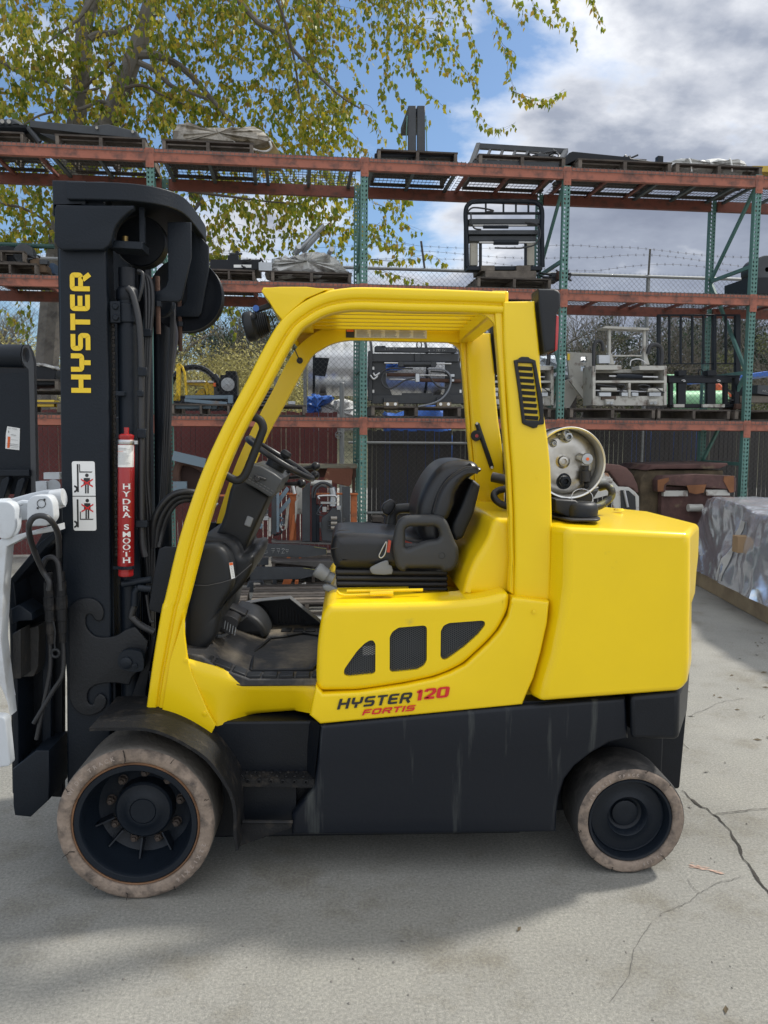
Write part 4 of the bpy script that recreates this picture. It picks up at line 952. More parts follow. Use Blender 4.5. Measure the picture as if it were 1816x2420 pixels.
b = MB(); q = [F(*p, 3.2335) for p in px('D', (472,1263), (499,1258), (502,1279), (476,1284))]; b.add(q, [(0, 1, 2, 3)]); b.build('label_header', TXO, console, smooth=0)
b = MB()
for k in range(7): p = px('D', (482+k*2.8, 1293+k*13), (497+k*2.6, 1290+k*13)); b.bar(F(*p[0], 3.2335), F(*p[1], 3.2335), .0022, .0005, up=(0, 0, 1))
b.build('label_print', GRY, console, smooth=0)
MB().lathe(F(*px('D', (357,1073))[0], 3.6), (0, 0, 1), [(.028, .004), (.024, .010), (.001, .011)], 20).build('console_cap', GPL, console)
cl_ = px('D', (480,690), (500,640), (580,600), (790,740), (700,940), (590,1185), (520,1120), (440,1050), (370,1035), (410,960), (440,870))
col_ = plate('steering_column', [(lambda v: (v.x, v.z))(F(x, y, 3.50)) for x, y in cl_], 3.48, 3.80, PLA, fl, .022, 4)
b = MB(); b.bar(F(*px('D', (640,900))[0], 3.478), F(*px('D', (612,975))[0], 3.478), .03, .012, up=(0, 1, 0)); b.build('column_pocket', GPL, col_, bevel=.005)
d_ = px('D', (575,600), (618,520), (650,488), (720,500), (830,560), (888,605), (872,650), (835,730), (800,748), (775,735), (690,680), (590,628))
dash = plate('dashboard', [(lambda v: (v.x, v.z))(F(x, y, 3.42)) for x, y in d_], 3.40, 3.90, mat('dash_plastic', (.05, .054, .058), .42), fl, .008, 3)
b = MB()
for k in range(8):
    for r in range(2): p = px('D', (602+k*28+r*-9, 570+k*17+r*18), (622+k*28+r*-9, 582+k*17+r*18)); b.bar(F(*p[0], 3.397), F(*p[1], 3.397), .004, .002, up=(0, 1, 0))
b.build('dash_slots', mat('dash_slot_grey', (.11, .115, .12), .5), dash, smooth=0)
b = MB(); b.bar(F(*px('D', (668,575))[0], 3.392), F(*px('D', (760,610))[0], 3.392), .010, .022, up=(0, 1, 0)); b.cyl(F(*px('D', (690,605))[0], 3.40), F(*px('D', (690,605))[0], 3.375), .012, 12); b.build('ignition_switch', RUB, dash, bevel=.003)
# wheel
wc = F(*px('D', (872,447))[0], YC); wa = Vector((.53, 0, .85)).normalized(); s1 = Vector((0, 1, 0)); s2 = wa.cross(s1)
b = MB(); b.tube([wc+(s1*math.cos(t)+s2*math.sin(t))*.170 for t in [i*2*math.pi/48 for i in range(48)]], .0135, 10, closed=True); sw = b.build('steering_wheel', VIN, fl)
b = MB(); b.lathe(wc-wa*.03, wa, [(.04, -.06), (.045, -.03), (.046, .0), (.04, .018), (.030, .024), (.001, .026)], 20)
for a in (90, 210, 330): t = rad(a); b.tube([wc-wa*.02+(s1*math.cos(t)+s2*math.sin(t))*.03, wc-wa*.008+(s1*math.cos(t)+s2*math.sin(t))*.165], .009, 8)
b.build('wheel_hub', PLA, sw)
kb = F(*px('D', (915,412))[0], 3.56); b = MB(); b.lathe(kb-wa*.03, wa, [(.010, -.01), (.010, .012), (.022, .018), (.026, .030), (.020, .046), (.001, .050)], 16); b.build('steering_knob', PLA, sw)
b = MB(); b.cyl(wc-wa*.16, wc-wa*.05, .045, 16); b.build('column_neck', PLA, col_)
p_ = F(*px('D', (632,292))[0], 3.75); b = MB(); b.tube([p_, F(*px('D', (700,320))[0], 3.75)], [.017, .012], 10); b.sphere(p_, .018); b.build('direction_lever', PLA, fl)
for (x0_l, y0_l, x1_l, y1_l, yy) in ((850,570,1150,505,3.84), (860,600,1146,575,3.90), (870,640,1040,640,3.78)):
    a, c = F(*px('D', (x0_l-60, y0_l+8))[0], yy), F(*px('D', (x1_l, y1_l))[0], yy); b = MB(); b.tube([a, a.lerp(c, .6), c], [.006, .009, .012], 8); lv = b.build('hydraulic_lever', PLA, fl); MB().sphere(c, .022, n=16).build('lever_knob', VIN, lv)
# entry grab handle
gh = smo([F(*p, 3.20) for p in px('D', (620,120), (665,118), (715,145), (738,200), (722,260), (640,470), (590,580), (540,615), (490,600), (440,570))], 4)
MB().tube(gh, .0165, 12).build('grab_handle', PLA, fl)
# ---- seat
sb = lambda *p: [(lambda v: (v.x, v.z))(F(x, y, 3.42)) for x, y in px('S', *p)]
cu = plate('seat_cushion', smo(sb((285,1080), (270,1000), (280,930), (300,885), (340,866), (450,862), (600,866), (760,880), (950,900), (1050,930), (1060,1100), (900,1140), (600,1145), (340,1140)), 3, True), 3.40, 3.90, VIN, fl, .045, 6)
b = MB(); b.tube(smo([F(*p, 3.405) for p in px('S', (278,985), (340,978), (500,975), (700,975))], 3), .003, 6); b.build('seat_piping', RUB, cu)
plate('seat_bolster', smo(sb((300,900), (330,862), (420,858), (520,880), (540,930), (480,960), (310,960)), 3, True), 3.50, 3.80, VIN, cu, .02, 4)
bk2 = smo(sb((1000,960), (950,800), (945,700), (968,600), (1010,505), (1060,420), (1120,350), (1190,305), (1280,290), (1370,296), (1420,318), (1442,350), (1440,385), (1390,420), (1310,470), (1260,550), (1252,640), (1215,720), (1190,820), (1180,960), (1100,1010)), 3, True)
bkr = plate('seat_backrest', bk2, 3.41, 3.89, VIN, fl, .06, 6)
plate('back_bolster', smo(sb((1065,760), (1060,690), (1100,560), (1160,450), (1230,385), (1330,335), (1435,345), (1438,380), (1330,430), (1250,540), (1230,640), (1170,760)), 3, True), 3.375, 3.44, VIN, bkr, .03, 4)
b = MB(); b.tube(smo([F(*p, 3.372) for p in px('S', (1075,700), (1110,570), (1165,470), (1240,400), (1340,345), (1430,352))], 3), .0025, 6); b.build('seat_piping', RUB, bkr)
plate('seat_back_shell', rnd(sb((1375,450), (1395,445), (1450,490), (1400,700), (1310,905), (1250,925), (1220,860), (1225,800), (1300,640)), .01), 3.42, 3.88, PLA, fl, .015, 3)
ar_o = rnd(sb((745,960), (760,860), (775,790), (800,745), (835,718), (900,710), (1080,706), (1140,722), (1175,765), (1200,830), (1230,910), (1258,960), (1264,1040), (1245,1105), (1200,1145), (1135,1148), (1118,1120), (860,1118), (850,1145), (790,1130), (768,1070)), .02, 4)
ar_i = rnd(sb((850,815), (880,798), (1075,796), (1100,812), (1115,870), (1100,893), (1010,905), (940,935), (870,965), (848,955)), .012, 3)
for y0 in (3.335, 3.915):
    ar = plate('armrest', [ar_o, ar_i], y0, y0+.055, mat('armrest_plastic', (.032, .034, .037), .5, bump=.1, bscale=200), fl, .022, 5)
    if y0 < 3.5: MB().lathe(F(*px('S', (1145,1040))[0], 3.333), (0, 1, 0), [(.0135, .0), (.012, .003), (.009, .012), (.001, .013)], 16).build('armrest_socket', INK, ar)
bl_ = MB()
for k, (y0, y1) in enumerate(((1150,1195), (1200,1240), (1245,1285), (1288,1315))):
    pl = sb((305+k*4,y0), (1195,y0+8), (1195,y1+8), (310+k*4,y1)); bb = plate('suspension_bellows', rnd(pl, .008), 3.43, 3.87, RUB, fl, .009, 3)
b = MB(); b.box(*[sb((320,1150))[0][0], sb((1190,1150))[0][0]], 3.45, 3.85, sb((320,1320))[0][1], sb((320,1150))[0][1]); b.build('seat_base', RUB, fl)
plate('recline_lever', smo(sb((578,1135), (590,1115), (640,1090), (690,1068), (720,1068), (725,1100), (748,1112), (748,1172), (620,1174), (590,1160)), 2, True), 3.375, 3.39, GPL, fl, .004)
b = MB(); b.lathe(F(*px('S', (195,1168))[0], 3.43), (-.8, 0, .55), [(.030, -.03), (.032, 0), (.034, .012), (.030, .024), (.001, .028)], 18); b.cyl(F(*px('S', (200,1180))[0], 3.45), F(*px('S', (290,1225))[0], 3.45), .026, 12); b.build('weight_knob', GPL, fl)
plate('slide_lever', smo(sb((208,1282), (225,1265), (260,1265), (325,1295), (325,1315), (290,1322), (230,1312)), 3, True), 3.40, 3.44, GPL, fl, .008)
b = MB(); b.bar(F(*px('S', (735,920))[0], 3.36), F(*px('S', (722,1010))[0], 3.36), .012, .03, up=(0, 1, 0)); b.build('seat_belt', mat('orange_red_webbing', (.38, .06, .035), .8), fl)
MB().bar(F(*px('S', (845,930))[0], 3.42), F(*px('S', (905,950))[0], 3.42), .03, .016).build('seat_belt', MATS['orange_red_webbing'], fl)
b = MB(); b.tube(smo([F(*p, 3.345) for p in px('S', (712,930), (690,960), (665,1010), (652,1040), (665,1058), (690,1040), (705,1000))], 3, True), .0025, 6, closed=True); b.build('belt_buckle', RAW, fl)
plate('belt_retractor', rnd(sb((700,745), (720,700), (790,660), (825,690), (832,720), (800,780), (760,810), (720,790)), .008), 3.86, 3.92, VIN, fl, .01, 3)

# ---- mast
mast_l = [(125,425), (128,500), (133,600), (140,1000), (146,1442), (157,1602), (158,1860)]
mst = thing if 0 else None
MX = lambda x, y, Y=3.27: F(x, y, Y)
ch = XZ('P', [(126,428), (139,600), (142,900), (147,1442), (157,1602), (159,1900), (262,1900), (262,1442), (257,900), (250,602), (248,428)], 3.27)
mast = plate('mast', ch, 3.27, 3.31, BLM, fl, .010, 3)
# channel flange on the rear side, web and the far channel
fxm = F(262, 1442, 3.27).x; fxt = F(250, 602, 3.27).x; zt_m = F(200, 430, 3.27).z; zbm = .07
def slanted_box(b, xa_t, xb_t, xa_b, xb_b, y0, y1, z0, z1):
    b.add([(xa_b, y0, z0), (xb_b, y0, z0), (xb_b, y1, z0), (xa_b, y1, z0), (xa_t, y0, z1), (xb_t, y0, z1), (xb_t, y1, z1), (xa_t, y1, z1)], [(0,1,2,3), (4,7,6,5), (0,4,5,1), (1,5,6,2), (2,6,7,3), (3,7,4,0)]); return b
lft, lfb = F(126, 428, 3.27).x, F(158, 1860, 3.27).x
b = MB(); slanted_box(b, fxt-.012, fxt-.002, fxm-.012, fxm-.002, 3.30, 3.385, zbm, zt_m-.05); slanted_box(b, lft, lft+.012, lfb, lfb+.012, 3.30, 3.385, zbm, zt_m-.05); b.build('channel_flange', BLM, mast)
b = MB(); slanted_box(b, lft, fxt, lfb, fxm, 2*YC-3.31, 2*YC-3.27, zbm, zt_m-.03); slanted_box(b, fxt-.012, fxt-.002, fxm-.012, fxm-.002, 2*YC-3.385, 2*YC-3.30, zbm, zt_m-.05); b.build('far_channel', BLM, mast, bevel=.006)
b = MB()
for y0 in (3.39, 2*YC-3.43): slanted_box(b, lft+.01, fxt-.03, lfb+.01, fxm-.03, y0, y0+.04, .10, zt_m-.10)
for y0 in (3.44, 2*YC-3.48): slanted_box(b, lft+.03, fxt-.05, lfb+.03, fxm-.05, y0, y0+.04, .13, zt_m-.12)
b.build('inner_channels', BLM, mast, bevel=.004)
b = MB()
for z in (.45, 1.1, 1.75, 2.3): b.box(fxm-.10, fxm-.04, 3.36, 3.93, z, z+.10)
b.build('mast_crossmembers', BLM, mast, bevel=.006)
hp = px('M', (375,235), (600,238), (878,240), (880,262), (845,285), (800,325), (765,370), (745,420), (735,465), (720,500), (695,518), (680,530))+px('M', (410,530), (380,512), (362,480), (362,260))
plate('mast_head_plate', [(lambda v: (v.x, v.z))(F(x, y, 3.245)) for x, y in hp], 3.235, 3.27, BLM, mast, .006, 2)
plate('mast_head_plate', XZ('M', [(341,70), (560,75), (560,235), (362,240), (355,300), (346,300)], 3.25), 3.25, 3.40, BLM, mast, .006)
# curved head strap
plan = smo([(F(160, 440, 3.24).x, 3.245), (-.95, 3.242), (-.86, 3.25), (-.775, 3.285), (-.715, 3.35), (-.690, 3.45), (-.685, 3.65), (-.687, 3.85), (-.71, 3.95), (-.78, 4.02), (-.9, 4.045), (-1.12, 4.05)], 5)
z_t = F(230, 432, 3.24).z; z_b = F(230, 474, 3.24).z
b = MB(); vs = []; fs = []
for i, p in enumerate(plan):
    a = Vector(plan[max(i-1, 0)]); c = Vector(plan[min(i+1, len(plan)-1)]); d = (c-a).normalized(); nn = Vector((d.y, -d.x))*.016
    for q in (Vector(p)+nn, Vector(p)-nn): vs += [(q.x, q.y, z_b), (q.x, q.y, z_t)]
for i in range(len(plan)-1):
    a = 4*i; fs += [(a, a+1, a+5, a+4), (a+2, a+6, a+7, a+3), (a+1, a+3, a+7, a+5), (a, a+4, a+6, a+2)]
fs += [(0, 2, 3, 1), (len(vs)-4, len(vs)-3, len(vs)-1, len(vs)-2)]
b.add(vs, fs); b.build('mast_head_strap', BLM, mast, bevel=.004)
b = MB(); b.slab([(x, y) for x, y in [(-1.12, 3.27), (-.80, 3.30), (-.72, 3.42), (-.71, 3.85), (-.80, 4.0), (-1.12, 4.03)]], z_b+.03, z_b+.045); b.build('mast_head_cover', BLM, mast)
# hanging gusset plates with chain anchors
g1_ = px('M', (1095,345), (1250,345), (1250,575), (1190,845), (1170,865), (1000,865), (985,820), (1000,797), (1050,790), (1085,765), (1100,720))
plate('chain_gusset', [(lambda v: (v.x, v.z))(F(x, y, 3.44)) for x, y in g1_], 3.44, 3.46, BLM, mast, .004)
g2_ = px('M', (1225,340), (1366,500), (1366,660), (1320,935), (1300,965), (1150,965), (1145,900), (1200,890), (1225,850))
plate('chain_gusset', [(lambda v: (v.x, v.z))(F(x, y, 3.80)) for x, y in g2_], 3.80, 3.82, BLM, mast, .004)
for q, yy in (((1030,700), 3.45), ((1175,850), 3.81)):
    a = F(*px('M', q)[0], yy); b = MB(); b.cyl(a, a+Vector((0, 0, -.19*1.25)), .010, 10); an = b.build('chain_anchor_rod', RST, mast); b = MB(); b.lathe(a+Vector((0, 0, -.125)), (0, 0, 1), [(.018, 0), (.018, .022), (.001, .022)], 6); b.build('anchor_nut', BLM, an, smooth=20)
# sheaves
sc = F(*px('M', (1225,830))[0], 3.86); b = MB(); b.lathe(sc, (0, 1, 0), [(.001, -.03), (.06, -.03), (.13, -.028), (.150, -.035), (.168, -.04), (.170, -.03), (.155, -.01), (.155, .01), (.170, .03), (.001, .03)], 48); b.build('hose_sheave', BLK, mast)
sc = F(*px('M', (930,480))[0], 3.55); b = MB(); b.lathe(sc, (0, 1, 0), [(.001, -.03), (.10, -.03), (.105, -.034), (.108, -.02), (.095, 0), (.108, .03), (.001, .03)], 36); b.build('chain_sheave', BLK, mast)
sc = F(*px('M', (1050,880))[0], 3.62); b = MB(); b.lathe(sc, (0, 1, 0), [(.03, -.02), (.055, -.02), (.06, -.015), (.06, .02), (.03, .02)], 28); b.build('hose_sheave', BLM, mast)
# lift cylinders
xc = (272+325)/2
for yy, xs_ in ((3.345, 0), (2*YC-3.345, 0)):
    a = F(300, 640, 3.345); a.y = yy; base = Vector((F(306, 1500, 3.345).x, yy, .25)); b = MB()
    b.cyl(base, a+Vector((0, 0, -.10)), .040, 20); lc = b.build('lift_cylinder', BLM, mast)
    b = MB(); b.lathe(a+Vector((0, 0, -.12)), (0, 0, 1), [(.0415, 0), (.0435, .005), (.0435, .04), (.038, .05), (.033, .055), (.033, .13), (.001, .13)], 20); b.build('cylinder_gland', BLK, lc)
b = MB(); q = F(*px('M', (840,510))[0], 3.34); b.bar(q+Vector((-.06, 0, 0)), q+Vector((.07, 0, -.005)), .11, .03); b.build('cylinder_top_block', BLM, mast, bevel=.003)
q = F(*px('M', (945,360))[0], 3.34); b = MB(); b.box(q.x-.016, q.x+.004, 3.325, 3.345, F(*px('M', (945,490))[0], 3.34).z, F(*px('M', (945,255))[0], 3.34).z); b.build('head_rib', BLM, mast)
b = MB(); q = F(*px('M', (820,460))[0], 3.345); b.cyl(q+Vector((0, 0, -.02)), q+Vector((0, 0, .012)), .012, 12); b.build('brass_bleeder', mat('brass', (.25, .17, .06), .4, metal=.8), mast)
q = F(*px('M', (780,930))[0], 3.29); b = MB(); b.box(q.x-.035, q.x+.005, 3.285, 3.30, q.z-.045, q.z+.04); b.lathe((F(300, 735, 3.345).x, 3.345, q.z-.04), (0, 0, 1), [(.047, 0), (.050, .002), (.050, .072), (.047, .075)], 20); cb = b.build('cylinder_clamp', BLM, mast, bevel=.003)
for z in (.018, -.025): MB().lathe((q.x-.012, 3.285, q.z+z), (0, -1, 0), [(.013, 0), (.013, .006), (.010, .009), (.001, .009)], 6).build('clamp_bolt', BLM, cb, smooth=20)
# lift chain in front of the cylinder
b = MB(); a, c = F(*px('M', (742,960))[0], 3.325), F(*px('B', (765,1150))[0], 3.325); n = 62
for i in range(n):
    p = a.lerp(c, i/n); q = a.lerp(c, (i+.78)/n); b.bar(p, q, .007 if i % 2 else .012, .012 if i % 2 else .006)
b.build('lift_chain', mat('greasy_chain', (.05, .045, .04), .45, metal=.6), mast, smooth=0)
# hoses down the mast
HOS = mat('hydraulic_hose', (.022, .023, .026), .42, bump=.08, bscale=200)
def hose(reg_pts, r, Y, name='mast_hose', m=HOS, par=None):
    pts = []
    for item in reg_pts:
        reg, x, y = item[:3]; yy = item[3] if len(item) > 3 else Y; pts.append(F(*px(reg, (x, y))[0], yy))
    return MB().tube(smo(pts, 6), r, 10).build(name, m, par or mast)
hose([('M',835,775), ('M',865,810), ('M',895,920), ('M',915,1060), ('M',925,1300), ('B',925,400), ('B',930,1000), ('B',950,1150)], .013, 3.30)
for k, dx_ in enumerate((0, 22, 44)):
    hose([('M',900+dx_*.3,670), ('M',940+dx_*.9,700+dx_*.4), ('M',955+dx_,850), ('M',955+dx_*.7,1080), ('M',945+dx_*.5,1500), ('B',940+dx_*.5,600), ('B',950+dx_,1000), ('B',975+dx_*.4,1350)], .009, 3.40)
for k, dx_ in enumerate((0, 26, 52)):
    hose([('N7',790+dx_*.4,790), ('N7',780+dx_*.5,1200), ('N7',745+dx_*.6,1600), ('B',1080+dx_*.6,250), ('B',1060+dx_*.5,700), ('B',1030+dx_*.5,1000)], .009, 3.72)
hose([('N7',770,900), ('N7',820,1010), ('N7',845,1180), ('N7',820,1380), ('N7',790,1600)], .008, 3.80, m=mat('sheathed_hose', (.10, .10, .12), .4))
hose([('N7',380,400), ('N7',440,440), ('N7',430,600), ('N7',385,760)], .008, 3.36)
# cable ties and hose clamps
for reg, x, y, w_, h_, yy in (('M',935,1325,60,55,3.285), ('M',790,1468,60,30,3.29), ('M',960,1070,66,50,3.38), ('B',930,345,62,60,3.285), ('B',930,935,80,45,3.285), ('M',920,1468,40,40,3.285)):
    a = F(*px(reg, (x-w_/2, y))[0], yy); c = F(*px(reg, (x+w_/2, y))[0], yy); MB().bar(a, c, .02, h_/2.767*3.3/1882, up=(0, 0, 1)).build('hose_clamp', BLM, mast, bevel=.003)
# hose loops behind the pillar, into the console
for k in range(3):
    hose([('B',1275,728+k*26,3.40+k*.03), ('B',1200,724+k*28), ('B',1120+k*10,750+k*32), ('B',1045+k*22,830+k*34), ('B',1005+k*26,930+k*34), ('B',1000+k*18,1090,3.4)], .0125, 3.38+k*.02, 'tilt_hose', par=fl)
# accumulator
ra = F(*px('B', (828,380))[0], 3.262); rb = F(*px('B', (824,1275))[0], 3.262); d = (rb-ra); L0 = d.length; dn = -d.normalized()
rr_ = 53/2.767*3.26/1882/1.02
b = MB(); b.lathe(rb, dn, [(.001, 0), (rr_*.86, 0), (rr_*.95, .006), (rr_*.9, .014), (rr_*.93, .026), (rr_, .030), (rr_, L0-.012), (rr_*.86, L0), (rr_*.92, L0+.006), (rr_*.9, L0+.016), (rr_*.6, L0+.020), (.001, L0+.020)], 32); acc = b.build('accumulator', RED, mast)
p = ra+dn*.018; b = MB(); b.cyl(p, p+dn*.028, .010, 12); b.build('accumulator_cap', RED, acc)
b = MB(); p = F(*px('B', (828,402))[0], 3.262); b.lathe(p-dn*.008, dn, [(rr_*1.03, 0), (rr_*1.05, .001), (rr_*1.05, .017), (rr_*1.03, .018)], 32); b.bar(p+Vector((rr_+.004, -.012, 0)), p+Vector((rr_+.016, -.012, 0)), .012, .014); b.build('band_clamp', RAW, acc)
p = F(*px('B', (824,1218))[0], 3.262); b = MB(); b.lathe(p-dn*.006, dn, [(rr_*1.03, 0), (rr_*1.05, .001), (rr_*1.05, .012), (rr_*1.03, .013)], 32); b.bar(p+Vector((-.045, -.01, 0)), p+Vector((.0, -rr_-.001, 0)), .008, .012); b.bar(p+Vector((.012, -rr_-.003, 0)), p+Vector((.034, -rr_+.002, .003)), .008, .012); b.build('band_clamp', BLM, acc)
# label and lettering wrapped round the tube (flat print laid on the barrel)
def wrap(c_axis_x, v):       # push a flat print onto the barrel
    dx_ = v.x-c_axis_x(v.z); dy = math.sqrt(max(0, rr_*rr_-dx_*dx_)); return Vector((v.x, 3.262-dy-.0012, v.z))
axx = lambda z: rb.x+(ra.x-rb.x)*(z-rb.z)/(ra.z-rb.z)
zA, zB = F(*px('B', (828,420))[0], 3.23).z, F(*px('B', (828,565))[0], 3.23).z
b = MB(); nn = 14
for j in (0, 1):
    z = (zA, zB)[j]; b.v += [tuple(wrap(axx, Vector((axx(z)-rr_*.99+2*rr_*.985*i/nn, 0, z)))) for i in range(nn+1)]
b.f += [(i, i+1, nn+1+i+1, nn+1+i) for i in range(nn)]; lab = b.build('accumulator_label', STK, acc, smooth=60)
b = MB()
for r in range(17):
    z = zA-.012-r*(zA-zB-.02)/17
    if r in (3, 4): continue
    l_ = random.uniform(.6, .92)
    P_ = [wrap(axx, Vector((axx(z)-rr_*.85+2*rr_*.85*l_*i/8, 0, z)))+Vector((0, -.0008, 0)) for i in range(9)]
    for a, c in zip(P_, P_[1:]): b.bar(a, c, .0012 if r else .005, .0004, up=(0, 0, 1))
b.build('label_print', GRY, acc, smooth=0, fix=False)
b = MB(); z = zA-.012-3.4*(zA-zB-.02)/17; P_ = [wrap(axx, Vector((axx(z)-rr_*.9+rr_*.8*i/5, 0, z)))+Vector((0, -.0008, 0)) for i in range(6)]
for a, c in zip(P_, P_[1:]): b.bar(a, c, .0005, .006, up=(0, -1, 0))
b.build('label_header', TXO, acc, smooth=0, fix=False)
cuv = bpy.data.curves.new('t', 'FONT'); cuv.offset = .022; cuv.size = 1; cuv.align_x = 'CENTER'
b = MB()
ysl = {'HYDRA': (690, 739, 789, 834, 875), 'SMOOTH': (955, 1003, 1045, 1087, 1130, 1172)}
for wd_, ys_ in ysl.items():
    for chh, yy in zip(wd_, ys_):
        cuv.body = chh; ob = bpy.data.objects.new('t', cuv); me = bpy.data.meshes.new_from_object(ob); bpy.data.objects.remove(ob)
        xs = [v.co.x for v in me.vertices]; ys2 = [v.co.y for v in me.vertices]; w_, h_ = max(xs)-min(xs), max(ys2)-min(ys2); cx_ = (max(xs)+min(xs))/2; cy_ = (max(ys2)+min(ys2))/2
        c_ = F(*px('B', (830,yy))[0], 3.235); sx = .028/w_*min(1, w_*1.5); sy = .0225/h_
        vs = [(c_.x+(v.co.x-cx_)*sx, 0, c_.z+(v.co.y-cy_)*sy) for v in me.vertices]
        b.add([tuple(wrap(axx, Vector(v))) for v in vs], [tuple(p.vertices) for p in me.polygons]); bpy.data.meshes.remove(me)
        if chh in 'HYA':   # slab serifs
            for s_ in ((-1, 1), (-1, -1), (1, 1), (1, -1)):
                if (chh in 'YT' and s_[1] < 0) or (chh == 'A' and s_[1] > 0): continue
                hw = .0050; x_ = c_.x+s_[0]*w_*sx*.40; z = c_.z+s_[1]*.0108
                P_ = [wrap(axx, Vector((x_-hw+2*hw*i/2, 0, z)))+Vector((0, -.0004, 0)) for i in range(3)]
                for a, c in zip(P_, P_[1:]): b.bar(a, c, .0005, .0030, up=(0, -1, 0))
b.build('barrel_lettering', STK, acc, smooth=0, fix=False)
bpy.data.curves.remove(cuv)
# letters up the mast
b = MB(); o = F(*px('M', (597,1462))[0], 3.268); e1 = F(*px('M', (588,672))[0], 3.268); U = (e1-o)/6.62; V = F(*px('M', (468,1440))[0], 3.268)-o; V = Vector((V.x, 0, V.z*0-.0))
lettering(b, 'HYSTER', o, U, V, 1, t=.135, ty=.12, off=Vector((0, -.0015, 0)), gap=.165); b.build('brand_lettering', TXY, mast, smooth=0, fix=False)
# warning pictograms
def pic(reg, x0, y0, x1, y1, part): pass
pg = thing if 0 else None
so_ = rnd(XZ('B', [(470,526), (620,526), (632,980), (482,980)], 3.267), .010, 5)
b = MB(); b.prism([so_], 3.2678, 3.2688); ws = b.build('warning_sticker', STK, mast, smooth=0, label='white sticker with two no-standing pictograms on the mast')
def P3(x, y): return F(*px('B', (x, y))[0], 3.2670)
def rect(b, pts): k = [P3(*p) for p in pts]; b.add(k, [(0, 1, 2, 3)] if len(k) == 4 else [tuple(range(len(k)))])
b = MB()
rect(b, [(476,752), (627,752), (627,757), (476,757)])
for dy_, up in ((0, True), (230, False)):
    rect(b, [(503,545+dy_), (514,545+dy_), (517,728+dy_), (506,728+dy_)])
    if up: rect(b, [(518,545), (524,545), (526,600), (520,600)]); rect(b, [(520,592), (606,593), (600,600), (520,600)]); b_x = 570
    else: rect(b, [(524,855), (530,855), (530,905), (524,905)]); rect(b, [(524,902), (614,902), (608,909), (524,909)])
    cx_, cy_ = 569+(3 if not up else 0), (618 if up else 783)
    rect(b, [(cx_+12*math.cos(a*math.pi/6), cy_+12*math.sin(a*math.pi/6)) for a in range(12)])
    rect(b, [(cx_-20, cy_+17), (cx_+20, cy_+17), (cx_+22, cy_+60), (cx_-22, cy_+60)]); rect(b, [(cx_-12, cy_+60), (cx_-2, cy_+60), (cx_-2, cy_+118), (cx_-12, cy_+118)]); rect(b, [(cx_+3, cy_+60), (cx_+13, cy_+60), (cx_+13, cy_+118), (cx_+3, cy_+118)])
    wy = 707 if up else 938
    a_ = [(486+24*math.cos(t), wy+24*math.sin(t)) for t in [(-90+i*18)*math.pi/180 for i in range(11)]]; i_ = [(486+12*math.cos(t), wy+12*math.sin(t)) for t in [(-90+i*18)*math.pi/180 for i in range(11)]]
    for i in range(10): rect(b, [a_[i], a_[i+1], i_[i+1], i_[i]])
b.build('pictogram', INK, mast, smooth=0, fix=False)
b = MB()
for cx_, cy_ in ((569, 668), (572, 832)):
    for s in (1, -1):
        p, q = (cx_-38, cy_-24*s), (cx_+40, cy_+24*s); k = [P3(p[0], p[1]-5), P3(q[0], q[1]-5), P3(q[0], q[1]+5), P3(p[0], p[1]+5)]; b.add([v+Vector((0, -.0006-(.0003 if s > 0 else 0), 0)) for v in k], [(0, 1, 2, 3)])
b.build('red_cross', TXR, mast, smooth=0, fix=False)
# ---- lower mast: hooked carriage plate, tilt pivot, fittings
hk = smo(px('C', (436,112), (480,66), (540,46), (600,52), (645,84), (667,130), (662,180), (640,198), (612,190), (600,176), (585,155), (560,155), (549,178), (550,222), (570,262), (612,296), (680,305), (750,292), (810,255), (868,236)), 4)+px('C', (880,240), (960,330), (930,500), (860,560), (835,618))+smo(px('C', (830,620), (760,606), (680,606), (610,622), (570,655), (560,700), (568,735), (585,747), (600,735), (608,705), (640,676), (675,695), (686,735), (660,785), (600,815), (540,818), (490,790), (455,745), (438,690)), 4)
hp_ = plate('hooked_side_plate', [(lambda v: (v.x, v.z))(F(x, y, 3.235)) for x, y in hk], 3.257, 3.269, mat('black_hook_paint', (.0075, .009, .012), .5, bump=.2, bscale=90, var=.3, spec=.4), mast, .007, 3)
tp_ = F(*px('C', (850,450))[0], 3.21); b = MB(); b.prism([smo(XZ('C', [(770,450), (785,400), (830,378), (900,385), (935,410), (940,500), (900,520), (830,515), (785,495)], 3.2), 3, True)], 3.20, 3.235); tv = b.build('tilt_pivot', BLM, mast, bevel=.006)
b = MB(); b.lathe(F(*px('C', (828,460))[0], 3.20), (0, -1, 0), [(.024, 0), (.024, .008), (.020, .011), (.001, .011)], 20); b.lathe(F(*px('C', (884,478))[0], 3.20), (0, -1, 0), [(.012, 0), (.012, .007), (.001, .008)], 6); b.build('pivot_pin', BLM, tv)
b = MB(); b.cyl(F(*px('C', (900,440))[0], 3.35), F(*px('H', (300,520))[0], 3.35), .035, 16); b.build('tilt_cylinder', BLM, fl)
b = MB(); a = F(*px('B', (800,1330))[0], 3.28); c = F(*px('B', (990,1300))[0], 3.28); b.cyl(a, c, .014, 12); a = F(*px('B', (905,1355))[0], 3.26); b.tube([a, F(*px('B', (885,1380))[0], 3.26), F(*px('B', (880,1470))[0], 3.26)], .015, 10); b.cyl(a, F(*px('B', (990,1365))[0], 3.26), .014, 10); b.build('hose_fittings', STL if 0 else BLM, mast)
hose([('B',880,1470), ('B',860,1540), ('C',870,170), ('C',930,220), ('C',1010,260)], .014, 3.27, 'tilt_hose')
hose([('B',960,1400), ('B',985,1560), ('C',1010,190)], .006, 3.26, 'tilt_hose')
